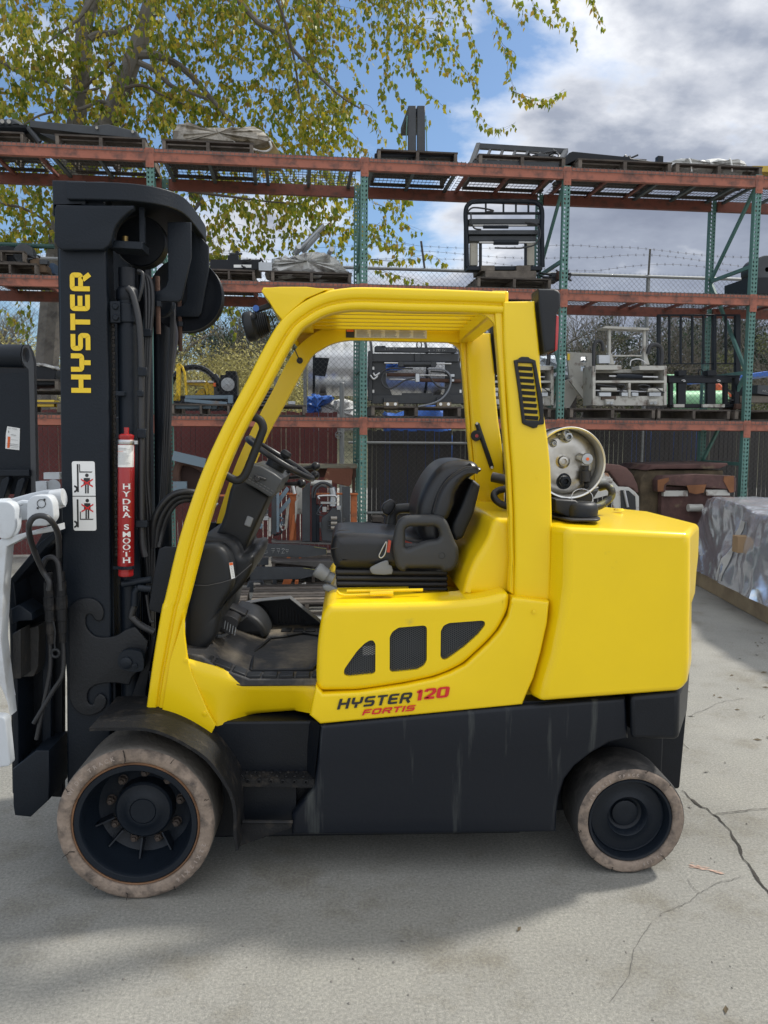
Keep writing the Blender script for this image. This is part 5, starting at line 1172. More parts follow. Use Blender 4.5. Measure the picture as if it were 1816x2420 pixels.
# ---- carriage at the far left of the mast
car = thing if 0 else None
cp = XZ('C', [(62,-60), (105,-60), (105,0), (128,1300), (95,1310), (75,700)], 3.16)
plate('carriage_plate', XZ('P', [(22,1376), (52,1350), (140,1200), (152,1200), (152,1880), (45,1873), (34,1870), (28,1500)], 3.40), 3.38, 3.42, BLK, mast, .004)
plate('carriage_edge', XZ('N8', [(68,700), (105,720), (125,900), (145,2212), (105,2212), (90,1500)], 3.22), 3.22, 3.40, BLM, mast, .004)
plate('carriage_edge', XZ('N8', [(68,700), (300,420), (450,300), (452,350), (340,460), (110,722)], 3.22), 3.22, 3.40, BLM, mast, .004)
bb = MB(); bb.prism([XZ('C', [(110,255), (160,225), (165,545), (112,548)], 3.18)], 3.14, 3.24); bb.prism([XZ('C', [(112,250), (262,210), (268,240), (262,480), (235,540), (112,548)], 3.26)], 3.24, 3.34)
bb.build('side_shift_block', mat('dirty_block_paint', (.020, .020, .020), .6, bump=.4, bscale=40, dirt=(.05, .042, .035), dscale=16, dlo=.55, dhi=.75), mast, bevel=.004)
plate('side_shift_block', XZ('C', [(112,90), (165,60), (245,115), (250,160), (165,165), (120,185)], 3.22), 3.16, 3.30, BLM, mast, .004)
plate('lower_hook', XZ('C', [(135,1105), (285,985), (368,985), (372,1165), (368,1300), (250,1410), (150,1400), (140,1340)], 3.26), 3.18, 3.40, BLM, mast, .005)
plate('carriage_upright', XZ('C', [(290,200), (345,200), (345,985), (290,985)], 3.34), 3.32, 3.36, BLM, mast, .003)
for cx_, dy_ in ((322, 0), (400, -6)):
    b = MB(); a = F(*px('B', (cx_, 1330+dy_))[0], 3.18)
    b.lathe(a, (0, 0, -1), [(.012, -.05), (.016, -.045), (.016, -.01), (.020, -.008), (.020, .05), (.023, .052), (.023, .10), (.020, .102), (.020, .15), (.017, .152), (.017, .20), (.014, .202), (.014, .24), (.001, .24)], 12); b.build('quick_coupler', DRT, mast, smooth=20)
hose([('B',320,1370), ('B',322,1310), ('B',275,1230), ('B',210,1070,3.05), ('B',190,960,2.96), ('B',215,900,2.95), ('B',270,882,2.95), ('B',330,910,2.96), ('B',380,1000,3.02), ('B',388,1150,3.1)], .011, 3.14, 'clamp_hose')
hose([('B',400,1370), ('B',392,1270), ('B',380,1190), ('B',345,1155), ('B',300,1165), ('B',275,1220)], .011, 3.17, 'clamp_hose')
hose([('C',328,290), ('C',330,480), ('C',310,620), ('C',240,960)], .009, 3.20, 'clamp_hose')
hose([('C',412,290), ('C',414,520), ('C',350,640), ('C',222,855)], .009, 3.19, 'clamp_hose')
b = MB(); c_ = F(*px('C', (365,398))[0], 3.14); b.tube([c_+Vector((math.cos(t)*.015, 0, math.sin(t)*.015)) for t in [i*math.pi/8 for i in range(16)]], .006, 8, closed=True); b.tube([F(*px('C', q)[0], 3.14) for q in ((350,190), (362,250), (358,330), (362,378))], .004, 6); b.build('dust_cap', PLA, mast)

# ---- front-mounted white clamp and black frame at the left edge
wl_ = thing('paper_clamp', 'white painted clamp attachment at the left edge in front of the mast', 'clamp attachment', F(0, 1900, 3.3)*1)
wl_.location.z = 0; ORGN[wl_.name] = Vector(wl_.location)
plate('clamp_arm', XZ('B', [(-500,1100), (5,1045), (20,1030), (395,935), (400,975), (200,1010), (60,1080), (40,1300), (25,1600)], 3.05)+XZ('C', [(20,300), (80,800), (60,700), (0,560), (-300,600)], 3.05), 3.03, 3.10, WHT, wl_, .005, 3)
plate('clamp_pad', rnd(XZ('C', [(-60,800), (30,810), (45,830), (75,1130), (10,1138), (-60,1138)], 2.98), .012), 2.97, 3.02, WHT, wl_, .006)
plate('clamp_lug', rnd(XZ('B', [(190,780), (230,745), (330,745), (360,790), (368,900), (330,945), (190,950)], 3.02), .016), 3.00, 3.06, WHT, wl_, .006, 3)
b = MB(); b.lathe(F(*px('B', (272,803))[0], 2.998), (0, -1, 0), [(.0165, 0), (.0165, .001), (.014, .001)], 20); b.lathe(F(*px('B', (293,776))[0], 2.998), (0, -1, 0), [(.004, 0), (.004, .002), (.0001, .002)], 8); b.lathe(F(*px('B', (248,832))[0], 2.998), (0, -1, 0), [(.004, 0), (.004, .002), (.0001, .002)], 8); b.build('lug_pins', INK, wl_)
plate('clamp_beam', XZ('B', [(-400,830), (0,790), (200,735), (285,716), (395,725), (400,800), (400,830), (200,905), (100,920), (-400,960)], 3.14), 3.14, 3.20, WHT, wl_, .006, 3)
b = MB(); b.cyl(F(*px('B', (-300,860))[0], 3.06), F(*px('B', (70,835))[0], 3.06), .040, 20); b.build('clamp_cylinder', WHT, wl_); b = MB(); b.cyl(F(*px('B', (340,770))[0], 3.14), F(*px('B', (420,760))[0], 3.14), .034, 20); b.build('clamp_cylinder', WHT, wl_); b = MB(); b.tube([F(*px('B', q)[0], 3.08) for q in ((100,815), (150,795), (210,800))], .010, 8); b.build('clamp_pipe', WHT, wl_)
plate('cylinder_mount', rnd(XZ('B', [(0,785), (80,785), (120,820), (125,960), (95,1030), (15,1030), (0,950)], 3.05), .02), 3.02, 3.08, WHT, wl_, .006, 3)
b = MB(); b.cyl(F(*px('B', (350,688))[0], 3.6), F(*px('B', (350,688))[0], 3.9), .030, 16); b.bar(F(*px('B', (300,620))[0], 3.7), F(*px('B', (400,620))[0], 3.7), .05, .03); b.bar(F(*px('B', (250,700))[0], 3.6), F(*px('B', (320,700))[0], 3.6), .05, .06); b.build('clamp_far_arm', WHT, wl_)
bf = thing('attachment_frame', 'black steel attachment frame with pipe eye and paper tag at the left edge', 'attachment frame', F(0, 1900, 3.9))
bf.location.z = 0; ORGN[bf.name] = Vector(bf.location)
eye_c = F(*px('N4', (281,257))[0], 3.82)
pp = XZ('N4', [(235,250), (245,180), (268,148), (300,150), (335,220), (362,330), (370,700), (388,1640), (330,1640), (315,700), (305,400), (265,360), (240,310)], 3.82)
b = MB(); hole = [(eye_c.x+.0155*math.cos(t), eye_c.z+.035*math.sin(t)) for t in [i*math.pi/8 for i in range(16)]]; b.prism([pp, hole], 3.80, 3.83); b.build('end_plate', mat('frame_grey', (.05, .053, .058), .5), bf, bevel=.002)
b = MB(); b.prism([XZ('N4', [(-900,500), (312,420), (325,1000), (335,1650), (-900,1650)], 3.84)], 3.835, 3.90); bp2 = b.build('back_plate', BLM, bf)
b = MB(); a = F(*px('N4', (-800,250))[0], 3.86); c = F(*px('N4', (255,255))[0], 3.86); c.z = a.z = eye_c.z; b.cyl(a, c, .055, 24); b.build('cross_pipe', BLM, bf)
b = MB(); b.bar(F(*px('N4', (-300,1435))[0], 3.80), F(*px('N4', (318,1435))[0], 3.80), .05, .03, up=(0, 0, 1)); b.build('frame_ledge', BLM, bf, bevel=.003)
for q in ((60,1500), (215,1510)):
    b = MB(); b.prism([XZ('N4', [(q[0]-70, 1720), (q[0]-20, q[1]), (q[0]+40, q[1]-30), (q[0]+55, q[1]), (q[0]+30, 1600), (q[0]-10, 1720)], 3.78)], 3.76, 3.81); b.build('frame_hook', BLM, bf, bevel=.004)
b = MB(); b.add([F(*p, 3.832) for p in px('N4', (75,968), (203,988), (196,1208), (56,1192), (62,1040))], [(0, 1, 2, 3, 4)]); tg = b.build('paper_tag', STK, bf, smooth=0)
b = MB(); b.add([F(*p, 3.8305) for p in px('N4', (80,1070), (106,1074), (98,1188), (74,1184))], [(0, 1, 2, 3)]); b.build('tag_orange_bar', TXO, bf, smooth=0)
b = MB()
for q in (((85,985), (110,988), 3), ((125,990), (170,996), 4), ((88,1010), (88,1035), 3), ((110,1050), (160,1058), 5), ((70,1140), (185,1152), 2), ((70,1156), (185,1168), 2), ((112,1100), (180,1108), 1), ((112,1180), (180,1186), 1)):
    b.bar(F(*px('N4', q[0])[0], 3.8305), F(*px('N4', q[1])[0], 3.8305), .0012*q[2], .0004, up=(0, 0, 1))
b.build('tag_print', INK, bf, smooth=0, fix=False)

# ---- gas cylinder on the counterweight
gc_near = F(1347, 1094, 3.36); gt = thing('gas_cylinder', 'round aluminium gas cylinder lying across the top of the counterweight', 'gas cylinder', (gc_near.x, 3.7, gc_near.z-.16))
C = Vector((gc_near.x, 3.36, gc_near.z))
MB().lathe(C, (0, 1, 0), [(.001, .060), (.07, .056), (.11, .058), (.132, .070), (.144, .095), (.148, .13), (.148, .70), (.142, .75), (.115, .79), (.06, .81), (.001, .815)], 56).build('tank_body', ALU, gt)
MB().lathe(C, (0, 1, 0), [(.140, .10), (.146, .05), (.147, .012), (.152, .004), (.154, -.004), (.151, -.010), (.145, -.006), (.1425, .006), (.141, .06), (.138, .10)], 56).build('tank_collar', mat('collar_aluminium', (.66, .66, .64), .32, metal=.85, bump=.1), gt)
MB().lathe(C, (0, 1, 0), [(.138, .78), (.146, .80), (.147, .86), (.143, .87), (.139, .80)], 48).build('foot_ring', ALU, gt)
def tpt(x, y, Y): return F(*px('L', (x, y))[0], Y)
for (x, y, r, h, mm) in ((877,1225,.024,.05,STL), (765,1285,.015,.02,STL), (848,1438,.027,.022,ALU), (858,1610,.030,.035,BLM)):
    p = tpt(x, y, 3.42); b = MB(); b.lathe(p, (0, -1, 0), [(r*1.3, -.01), (r*1.2, .002), (r*.9, .006), (r*.85, h*.5)], 20); b.lathe(p, (0, -1, 0), [(r*.75, h*.4), (r*.75, h), (r*.45, h+.002), (r*.4, h*.6), (.001, h*.6)], 6 if mm is not ALU else 20); b.build('tank_fitting', mm, gt, smooth=30)
p = tpt(885, 1195, 3.38); b = MB(); b.lathe(p, (.3, -1, .3), [(.018, -.04), (.018, .0), (.014, .004), (.010, .004), (.008, -.008), (.001, -.008)], 16); b.cyl(p+Vector((-.012, .02, 0)), p+Vector((-.035, .02, -.004)), .006, 8); b.build('relief_valve', STL, gt)
p = tpt(1055, 1418, 3.37); b = MB(); b.lathe(p, (0, -1, 0), [(.012, -.05), (.012, 0), (.024, .002), (.027, .010), (.024, .018), (.001, .019)], 10); b.cyl(tpt(985, 1400, 3.42), tpt(1040, 1420, 3.40), .018, 12); vv = b.build('tank_valve', STL, gt, smooth=30)
MB().lathe(p+Vector((0, -.019, 0)), (0, -1, 0), [(.007, 0), (.007, .002), (.0001, .002)], 10).build('valve_tag', TXO, vv)
b = MB(); a = tpt(1048, 1475, 3.385); c = tpt(1048, 1620, 3.385); b.tube([a, a.lerp(c, .3), a.lerp(c, .32), a.lerp(c, .95), c], [.014, .014, .023, .023, .015], 14); b.build('hose_coupling', RUB, gt)
def lh(name, pts, r, m): return MB().tube(smo([F(*px('L', (p[0], p[1]))[0], p[2]) for p in pts], 6), r, 10).build(name, m, gt)
lh('gas_hose', [(1052,1620,3.385), (1062,1690,3.42), (1100,1690,3.5), (1180,1670,3.55)], .010, RUB)
lh('gas_hose', [(1170,1668,3.55), (1235,1655,3.52), (1275,1690,3.5), (1270,1750,3.5), (1215,1800,3.48), (1150,1835,3.46), (1060,1850,3.44)], .017, mat('sleeved_hose', (.13, .12, .035), .5, dirt=(.03, .03, .03), dscale=25, dlo=.45, dhi=.5))
lh('gas_hose', [(380,1680,3.6), (300,1690,3.6), (252,1725,3.58), (265,1775,3.56), (330,1820,3.55), (450,1850,3.55)], .016, RUB)
b = MB(); b.box(tpt(1100, 1350, 3.4).x, tpt(1170, 1350, 3.4).x, 3.50, 3.502, tpt(1100, 1390, 3.4).z, tpt(1100, 1250, 3.4).z)
br_ = thing('tank_bracket', 'black swing-down tank bracket with strap on the yellow counterweight top', 'bracket', (C.x, 3.5, C.z-.22))
p0 = tpt(1000, 1960, 3.18); b = MB()
base = [(tpt(770, 1925, 3.2).x, 3.40), (tpt(900, 1990, 3.14).x, 3.13), (tpt(1150, 1985, 3.14).x, 3.13), (tpt(1180, 1960, 3.2).x, 3.20), (tpt(1160, 1940, 3.3).x, 3.34), (tpt(1000, 1920, 3.4).x, 3.46)]
b.slab(rnd(base, .02, 3), tz+.013, tz+.022); b.build('bracket_base', RUB, br_, bevel=.003)
q = tpt(1015, 1890, 3.24); b = MB(); b.lathe((q.x, 3.26, tz+.024), (0, 0, 1), [(.070, 0), (.072, .03), (.068, .045), (.060, .055), (.05, .058), (.001, .060)], 28); b.build('pivot_housing', PLA, br_)
plate('bracket_arm', XZ('L', [(755,1760), (935,1770), (960,1790), (1000,1830), (1130,1850), (1130,1880), (900,1880), (890,1930), (780,1880), (755,1860)], 3.27), 3.22, 3.36, PLA, br_, .010, 3)
b = MB(); b.tube([Vector((q.x+.045*math.cos(t), 3.24+.012*math.sin(t), tz+.10+.045*math.sin(t)*.8)) for t in [i*math.pi/10 for i in range(20)]], .0018, 6, closed=True); b.build('pull_ring', RAW, br_)
b = MB()
for yy in (3.50, 3.95): b.lathe((C.x, yy, C.z), (0, 1, 0), [(.149, 0), (.154, .001), (.154, .034), (.149, .035)], 40)
b.build('tank_strap', PLA, br_)
plate('cradle', [(C.x-.16, C.z-.05), (C.x-.15, C.z-.17), (C.x-.05, tz+.02), (C.x+.10, tz+.02), (C.x+.16, C.z-.12), (C.x+.10, C.z-.13), (C.x, C.z-.158), (C.x-.10, C.z-.13), (C.x-.145, C.z-.05)], 3.45, 4.0, PLA, br_, .006)
b = MB(); b.cyl(tpt(235, 1575, 3.75), tpt(440, 1620, 3.70), .024, 14); b.build('cradle_tube', mat('brown_black_tube', (.05, .045, .04), .5), br_)

# ================================================================== goods on the rack
LZ = [z+.016 for z in TOPS]
def kthing(name, label, cat, reg, x, y, Y, z=None, group=None):
    v = K(*px(reg, (x, y))[0], Y); return thing(name, label, cat, (v.x, Y, v.z if z is None else z), group, 'K')
def kx(x, y=600, Y=9.7): return K(x, y, Y).x
PW = random.Random(3)
def pallet_proto():
    t = thing('wooden_pallet', 'pallet', 'pallet', (0, 0, 0), 'weathered wooden pallets on the rack')
    for i in range(7):
        x = 0; y = -.44+i*.147; MB().box(-.60, .60, y-.05, y+.05, .115, .133).build('deck_board', WOD if i % 2 else WDK, t, smooth=0)
    for y in (-.42, 0, .42): MB().box(-.60, .60, y-.05, y+.05, 0, .016).build('bottom_board', WDK, t, smooth=0)
    for x in (-.57, 0, .57): MB().box(x-.022, x+.022, -.49, .49, .017, .114).build('stringer', WOD, t, smooth=0)
    return t
PAL = pallet_proto(); used_pal = []
def pallet(xa, xb, lv, label, Yc=10.08, dz=0, y=600, rz=0, group='weathered wooden pallets on the rack', Y0=9.62, world=False, zabs=None):
    if world: cx_ = (xa+xb)/2; wd = xb-xa
    else: a, c = kx(xa, y, Y0), kx(xb, y, Y0); cx_ = (a+c)/2; wd = c-a
    o = PAL if not used_pal else copy_tree(PAL)
    used_pal.append(o); o['label'] = label; o['group'] = group
    put(o, (cx_, Yc, (LZ[lv] if zabs is None else zabs)+dz), rz); o.scale = (min(1.12, wd/1.2), 1, 1)
    return o
pallet(-70, 66, 2, 'pallet at the left end of the top rack level under the dark clamp')
pallet(140, 352, 2, 'pallet on the top level left of the first green upright, under the long black beam')
pallet(388, 602, 2, 'top level pallet under the plastic wrapped panels')
pallet(890, 1078, 2, 'top level pallet under the two upright fork blades')
pallet(1126, 1330, 2, 'dark top level pallet under the tilted barred frame')
pallet(1358, 1578, 2, 'top level pallet carrying the flat black slab')
pallet(1586, 1790, 2, 'top level pallet under the white strapped bundle at the right')
pallet(-40, 88, 1, 'middle level pallet at the left edge beside the mast, lower of two')
pallet(-50, 60, 1, 'middle level pallet at the left edge beside the mast, upper of two', dz=.135)
pallet(480, 602, 1, 'middle level pallet under the black machine right of the mast')
pallet(640, 832, 1, 'middle level pallet under the grimy wrapped bundle with pipes')
pallet(1128, 1304, 1, 'middle level pallet under the tall black frame, behind the cab roof')
pallet(-100, 136, 0, 'lowest level pallet left of the mast, under the yellow bar')
pallet(-100, 132, 0, 'lowest level pallet left of the mast, above the yellow bar', dz=.26)
pallet(400, 540, 0, 'lowest level pallet under the blue-grey steel bars')
pallet(545, 722, 0, 'lowest level pallet seen between the two front pillars of the cab')
pallet(878, 1096, 0, 'lowest level pallet under the black side shifter, seen through the cab')
pallet(1120, 1312, 0, 'lowest level pallet seen between the rear pillars of the cab')
pallet(1355, 1562, 0, 'lowest level pallet under the light grey clamp with the upright frame')
pallet(1566, 1742, 0, 'lowest level pallet under the black fork carriage with barred guard')
pallet(1752, 1960, 0, 'lowest level pallet at the right edge behind the last green upright')

def lump(name, pts, y0, y1, m, parent=None, amp=.02, ns=7, sub=4, seed=1, fr='K', **kw):
    """crumpled wrapped solid from an outline"""
    rg = random.Random(seed); o = smo(pts, sub, True); n = len(o); cx_ = sum(p[0] for p in o)/n; cz = sum(p[1] for p in o)/n
    b = MB(); prof_ = [(0, .0), (0.02, .72), (.10, .93), (.3, 1), (.5, 1.0), (.7, 1), (.9, .93), (.98, .72), (1, 0)]
    for t, s in prof_:
        for p in o: b.v.append((cx_+(p[0]-cx_)*s+rg.gauss(0, amp)*.6*(s > 0), y0+(y1-y0)*t+rg.gauss(0, amp), cz+(p[1]-cz)*s+rg.gauss(0, amp)*.6*(s > 0)))
    for i in range(len(prof_)-1):
        for j in range(n): b.f.append((i*n+j, i*n+(j+1) % n, (i+1)*n+(j+1) % n, (i+1)*n+j))
    return b.build(name, m, parent, smooth=28, fr=fr, **kw)
def kp(name, reg, pts, y0, y1, m, parent, bv=.004, seg=1, holes=None):
    l = XZ(reg, pts, min(y0, y1), 'K')
    if holes: return MB().prism([l]+[XZ(reg, h, min(y0, y1), 'K') for h in holes], y0, y1).build(name, m, parent, smooth=30)
    return MB().prism([l], y0, y1).build(name, m, parent, bevel=bv, seg=seg, smooth=30)
def kr(name, reg, x0, y0, x1, y1, Y0, Y1, m, parent, bv=.003): return kp(name, reg, [(x0, y0), (x1, y0), (x1, y1), (x0, y1)], Y0, Y1, m, parent, bv)
def kt(name, reg, pts, r, Y, m, parent, n=8): return MB().tube(smo([K(*px(reg, p[:2])[0], p[2] if len(p) > 2 else Y) for p in pts], 5) if len(pts) > 2 else [K(*px(reg, p[:2])[0], p[2] if len(p) > 2 else Y) for p in pts], r, n).build(name, m, parent)
DGR = mat('dark_grey_steel', (.035, .040, .046), .5, bump=.2, bscale=40, var=.3, vscale=5)
# top level
t = kthing('steel_beam_attachment', 'long dark steel beam lying on blocks at the top left of the rack', 'steel beam', 'N2', 700, 300, 9.7, LZ[2])
kp('beam_body', 'N2', [(262,126), (800,175), (940,160), (1200,225), (1197,282), (700,238), (300,190), (262,185)], 9.66, 9.82, DGR, t)
kp('beam_body', 'N2', [(300,190), (700,235), (640,320), (520,330), (240,185)], 9.95, 10.3, DGR, t)
kt('brace_tube', 'N2', [(245,190), (350,320)], .03, 9.7, DGR, t)
b = MB()
for q in ((845,190), (1158,225)): MB().cyl(K(*px('N2', q)[0], 9.63), K(*px('N2', q)[0], 9.67), .016, 10).build('beam_bolt', RAW, t)
t = kthing('dark_clamp', 'rounded dark clamp with two bright bolts at the far left of the top rack level', 'clamp', 'N2', 100, 300, 9.7, LZ[2])
kp('clamp_body', 'N2', [(-300,180), (-40,110), (130,108), (180,140), (245,190), (240,240), (-300,245)], 9.7, 10.3, DGR, t, .03, 2)
b = MB()
for q in ((20,135), (78,137)): MB().cyl(K(*px('N2', q)[0], 9.66), K(*px('N2', q)[0], 9.71), .022, 10).build('clamp_bolt', RAW, t); kt('clamp_roller', 'N2', [(-100,200), (240,205)], .05, 9.72, BLK, t)
t = kthing('wrapped_bundle', 'plastic wrapped brown panels on a pallet on top of the rack', 'wrapped panels', 'A', 950, 630, 9.8, LZ[2]+.13)
lump('plastic_wrap', XZ('A', [(738,610), (742,548), (775,523), (870,545), (985,548), (1110,545), (1165,575), (1175,605), (1120,622), (950,618), (800,612)], 9.75, 'K'), 9.72, 10.4, mat('cloudy_plastic', (.34, .31, .26), .28, bump=1, bscale=14, dirt=(.12, .095, .06), dscale=5, dlo=.45, dhi=.6, coat=.5), t, .012, seed=2)
kp('brown_panel', 'A', [(760,600), (1180,612), (1215,668), (740,640)], 9.9, 10.5, mat('gold_brown_panel', (.22, .15, .04), .6, var=.4), t)
kt('wrap_cord', 'A', [(1010,615), (1080,640), (1140,655), (1172,640), (1165,610)], .012, 9.70, BAG, t)
t = kthing('fork_bundle', 'pair of fork blades banded upright on a pallet on top of the rack', 'fork blades', 'T', 140, 690, 9.8, LZ[2]+.13)
for x0, x1 in ((105, 139), (144, 178)):
    kp('fork_blade', 'T', [(x0,470), (x0,458), (x1,458), (x1,490), (x1,690), (x0,690)], 9.75, 9.80, DGR, t, .006); kr('blade_heel', 'T', x0, 456, x1, 492, 9.80, 10.5, DGR, t)
kt('strap', 'T', [(100,500), (92,690)], .006, 9.74, GRN, t); kt('strap', 'T', [(181,500), (186,690)], .006, 9.74, GRN, t)
t2 = kthing('platform_frame', 'low dark steel frame lying on the pallet beside the upright fork blades', 'steel frame', 'T', 200, 690, 9.7, LZ[2]+.13)
kr('frame_rail', 'T', -40, 662, 312, 677, 9.66, 9.72, BLK, t2); kr('frame_rail', 'T', -40, 662, 312, 677, 10.4, 10.46, BLK, t2)
for x in (-38, 298): kr('frame_post', 'T', x, 677, x+13, 700, 9.66, 10.4, BLK, t2)
t = kthing('load_backrest', 'tilted black barred frame lying on top of the rack', 'load backrest', 'T', 580, 700, 9.7, LZ[2]+.13)
yt, yb = 10.2, 9.66
def tb(a, c, w_=.035): b = MB(); b.bar(K(*px('T', a)[0], yt), K(*px('T', c)[0], yb), w_, w_); return b
tb((408,625), (375,715), .05).build('frame_side', DGR, t); tb((787,650), (750,722), .05).build('frame_side', DGR, t)
b = MB(); b.bar(K(*px('T', (402,632))[0], yt), K(*px('T', (790,656))[0], yt), .06, .06, up=(0, 1, 0)); b.build('frame_rail', DGR, t)
b = MB(); b.bar(K(*px('T', (385,703))[0], yb), K(*px('T', (752,714))[0], yb), .05, .05); b.build('frame_rail', DGR, t)
for k in range(6): tb((460+k*54,645+k*3), (436+k*54,704+k*2), .028).build('frame_bar', DGR, t)
t = kthing('steel_slab', 'flat black steel slab with angled end on a top level pallet', 'steel slab', 'T', 1000, 690, 9.8, LZ[2]+.13)
kp('slab', 'T', [(800,660), (815,654), (1055,678), (1060,670), (1066,684), (1225,706), (1222,714), (840,686), (765,722)], 9.7, 10.4, BLK, t)
t = kthing('strapped_bundle', 'white wrapped bundle with two straps on the top right of the rack', 'wrapped bundle', 'T', 1400, 735, 9.8, LZ[2]+.10)
lump('wrap', XZ('T', [(1228,738), (1230,700), (1275,676), (1330,686), (1430,680), (1560,684), (1590,712), (1600,738), (1400,742)], 9.7, 'K'), 9.68, 10.4, BAG, t, .012, seed=5)
for x in (1325, 1500): kt('band', 'T', [(x-8,684), (x,700), (x+4,742)], .010, 9.66, STK, t)
kr('yellow_skid', 'T', 1592, 716, 1700, 742, 9.75, 10.3, mat('faded_yellow', (.52, .36, .05), .6, var=.4), thing('yellow_skid_base', 'faded yellow steel skid at the right end of the top rack level', 'steel skid', (kx(1816), 9.75, LZ[2]), None, 'K'))
# mid level
t = kthing('winch_parts', 'dark machine parts with curved brown clamp pads at the left of the middle level', 'machine parts', 'N2', 200, 1440, 9.8, LZ[1]+.27)
kp('machine_body', 'N2', [(-200,1230), (60,1215), (170,1240), (240,1275), (262,1370), (-200,1370)], 9.75, 10.3, BLK, t, .02, 2)
c_ = K(*px('N2', (205,1290))[0], 9.72); MB().lathe(c_, (0, 1, 0), [(.02, 0), (.11, 0), (.12, .02), (.12, .10), (.001, .10)], 24).build('drum', DGR, t)
kp('clamp_pad', 'N2', [(256,1330), (290,1315), (345,1330), (400,1390), (410,1450), (300,1455), (262,1400)], 9.7, 9.95, mat('brown_pad', (.13, .085, .05), .8, var=.5), t, .01)
kp('blue_block', 'N2', [(400,1375), (472,1370), (475,1465), (412,1455)], 9.9, 10.1, mat('dull_blue', (.03, .06, .11), .6), t)
kt('pipe', 'N2', [(-100,1205), (475,1228)], .028, 9.9, GRD, t)
t = kthing('hydraulic_unit', 'black hydraulic unit with white label on the middle level right of the mast', 'hydraulic unit', 'M', 1520, 650, 9.8, LZ[1]+.13)
kr('unit_body', 'M', 1375, 590, 1700, 655, 9.75, 10.3, BLK, t); kr('unit_top', 'M', 1490, 560, 1560, 592, 9.8, 10.0, BLK, t); kr('unit_post', 'M', 1540, 535, 1562, 575, 9.85, 9.9, BLK, t); kr('unit_axle', 'M', 1500, 545, 1585, 557, 9.85, 9.88, DGR, t)
kr('label_plate', 'M', 1530, 624, 1645, 643, 9.742, 9.75, STK, t, 0)
t = kthing('wrapped_pipes', 'crumpled grimy white bundle with grey pipes sticking out on the middle level', 'wrapped bundle', 'G', 640, 400, 9.8, LZ[1]+.13)
lump('wrap', XZ('G', [(365,400), (372,340), (405,300), (450,288), (500,300), (560,280), (640,262), (720,250), (800,285), (850,330), (900,385), (905,410), (640,412)], 9.7, 'K'), 9.68, 10.4, BAG, t, .022, seed=9)
for a, c, r in (((545,280), (735,92), .030), ((600,262), (700,150), .030), ((550,270), (572,228), .030), ((770,275), (788,245), .03)):
    kt('pipe', 'G', [(*a, 9.95), (*c, 9.75)], r, 9.8, STL, t, 12)
t = kthing('tall_black_frame', 'tall black attachment frame with rollers and hoses standing on the middle rack level', 'attachment frame', 'U', 390, 480, 9.8, LZ[1]+.20)
fr_pts = [(212,470), (208,300), (206,200), (225,165), (270,155), (500,155), (550,165), (572,200), (572,300), (575,470)]
kt('outer_tube', 'U', fr_pts, .028, 9.75, BLM, t, 10)
kr('inner_post', 'U', 562, 200, 578, 470, 9.80, 9.9, DGR, t); kr('inner_post', 'U', 204, 240, 220, 480, 9.80, 9.9, DGR, t)
kr('top_rail', 'U', 215, 205, 565, 214, 9.75, 9.8, BLM, t)
for x in (300, 385, 445, 505): kr('top_bar', 'U', x, 160, x+7, 207, 9.75, 9.78, BLM, t)
kr('cross_beam', 'U', 222, 238, 562, 262, 9.76, 9.9, DGR, t); kr('cross_beam', 'U', 215, 292, 555, 312, 9.74, 9.92, DGR, t); kr('cross_beam', 'U', 222, 320, 545, 345, 9.78, 9.92, DGR, t)
kt('ram', 'U', [(290,277), (410,277)], .022, 9.72, BLM, t); kt('ram_rod', 'U', [(240,270), (500,270)], .010, 9.72, RAW, t); kt('ram', 'U', [(340,352), (458,352)], .03, 9.72, BLM, t); kt('ram_rod', 'U', [(270,352), (540,352)], .012, 9.72, RAW, t)
kr('strut', 'U', 272, 345, 284, 465, 9.76, 9.80, BLM, t); kr('strut', 'U', 490, 345, 500, 465, 9.76, 9.80, BLM, t)
for x in (228, 500): kr('pale_post', 'U', x, 355, x+36, 462, 9.80, 9.86, mat('weathered_cream', (.40, .38, .32), .7, dirt=(.2, .1, .06), dscale=9, dlo=.6, dhi=.8), t)
kr('bottom_beam', 'U', 215, 465, 575, 484, 9.70, 9.86, BLM, t)
for q in ([(215,205), (240,185), (300,190), (340,200), (300,205)], [(230,210), (235,260), (250,285), (280,290)], [(490,255), (545,265), (565,310), (540,360), (480,378), (430,380), (345,378)]): kt('hose', 'U', q, .010, 9.68, HOS, t)
b = MB()
for x0, y0, x1, y1 in ((300, 488, 545, 522), (280, 462, 345, 488), (450, 462, 518, 488)):
    kr('timber_block', 'U', x0, y0, x1, y1, 9.66, 10.1, WOD, t)
t = kthing('dark_drum_unit', 'dark round unit at the right edge of the middle rack level', 'machine parts', 'U', 1640, 590, 9.8, LZ[1])
kr('unit_body', 'U', 1566, 520, 1800, 598, 9.72, 10.3, BLK, t); c_ = K(*px('U', (1655,482))[0], 9.75); MB().lathe(c_, (0, 1, 0), [(.03, 0), (.17, 0), (.18, .02), (.18, .3), (.001, .3)], 24).build('drum', DGR, t)
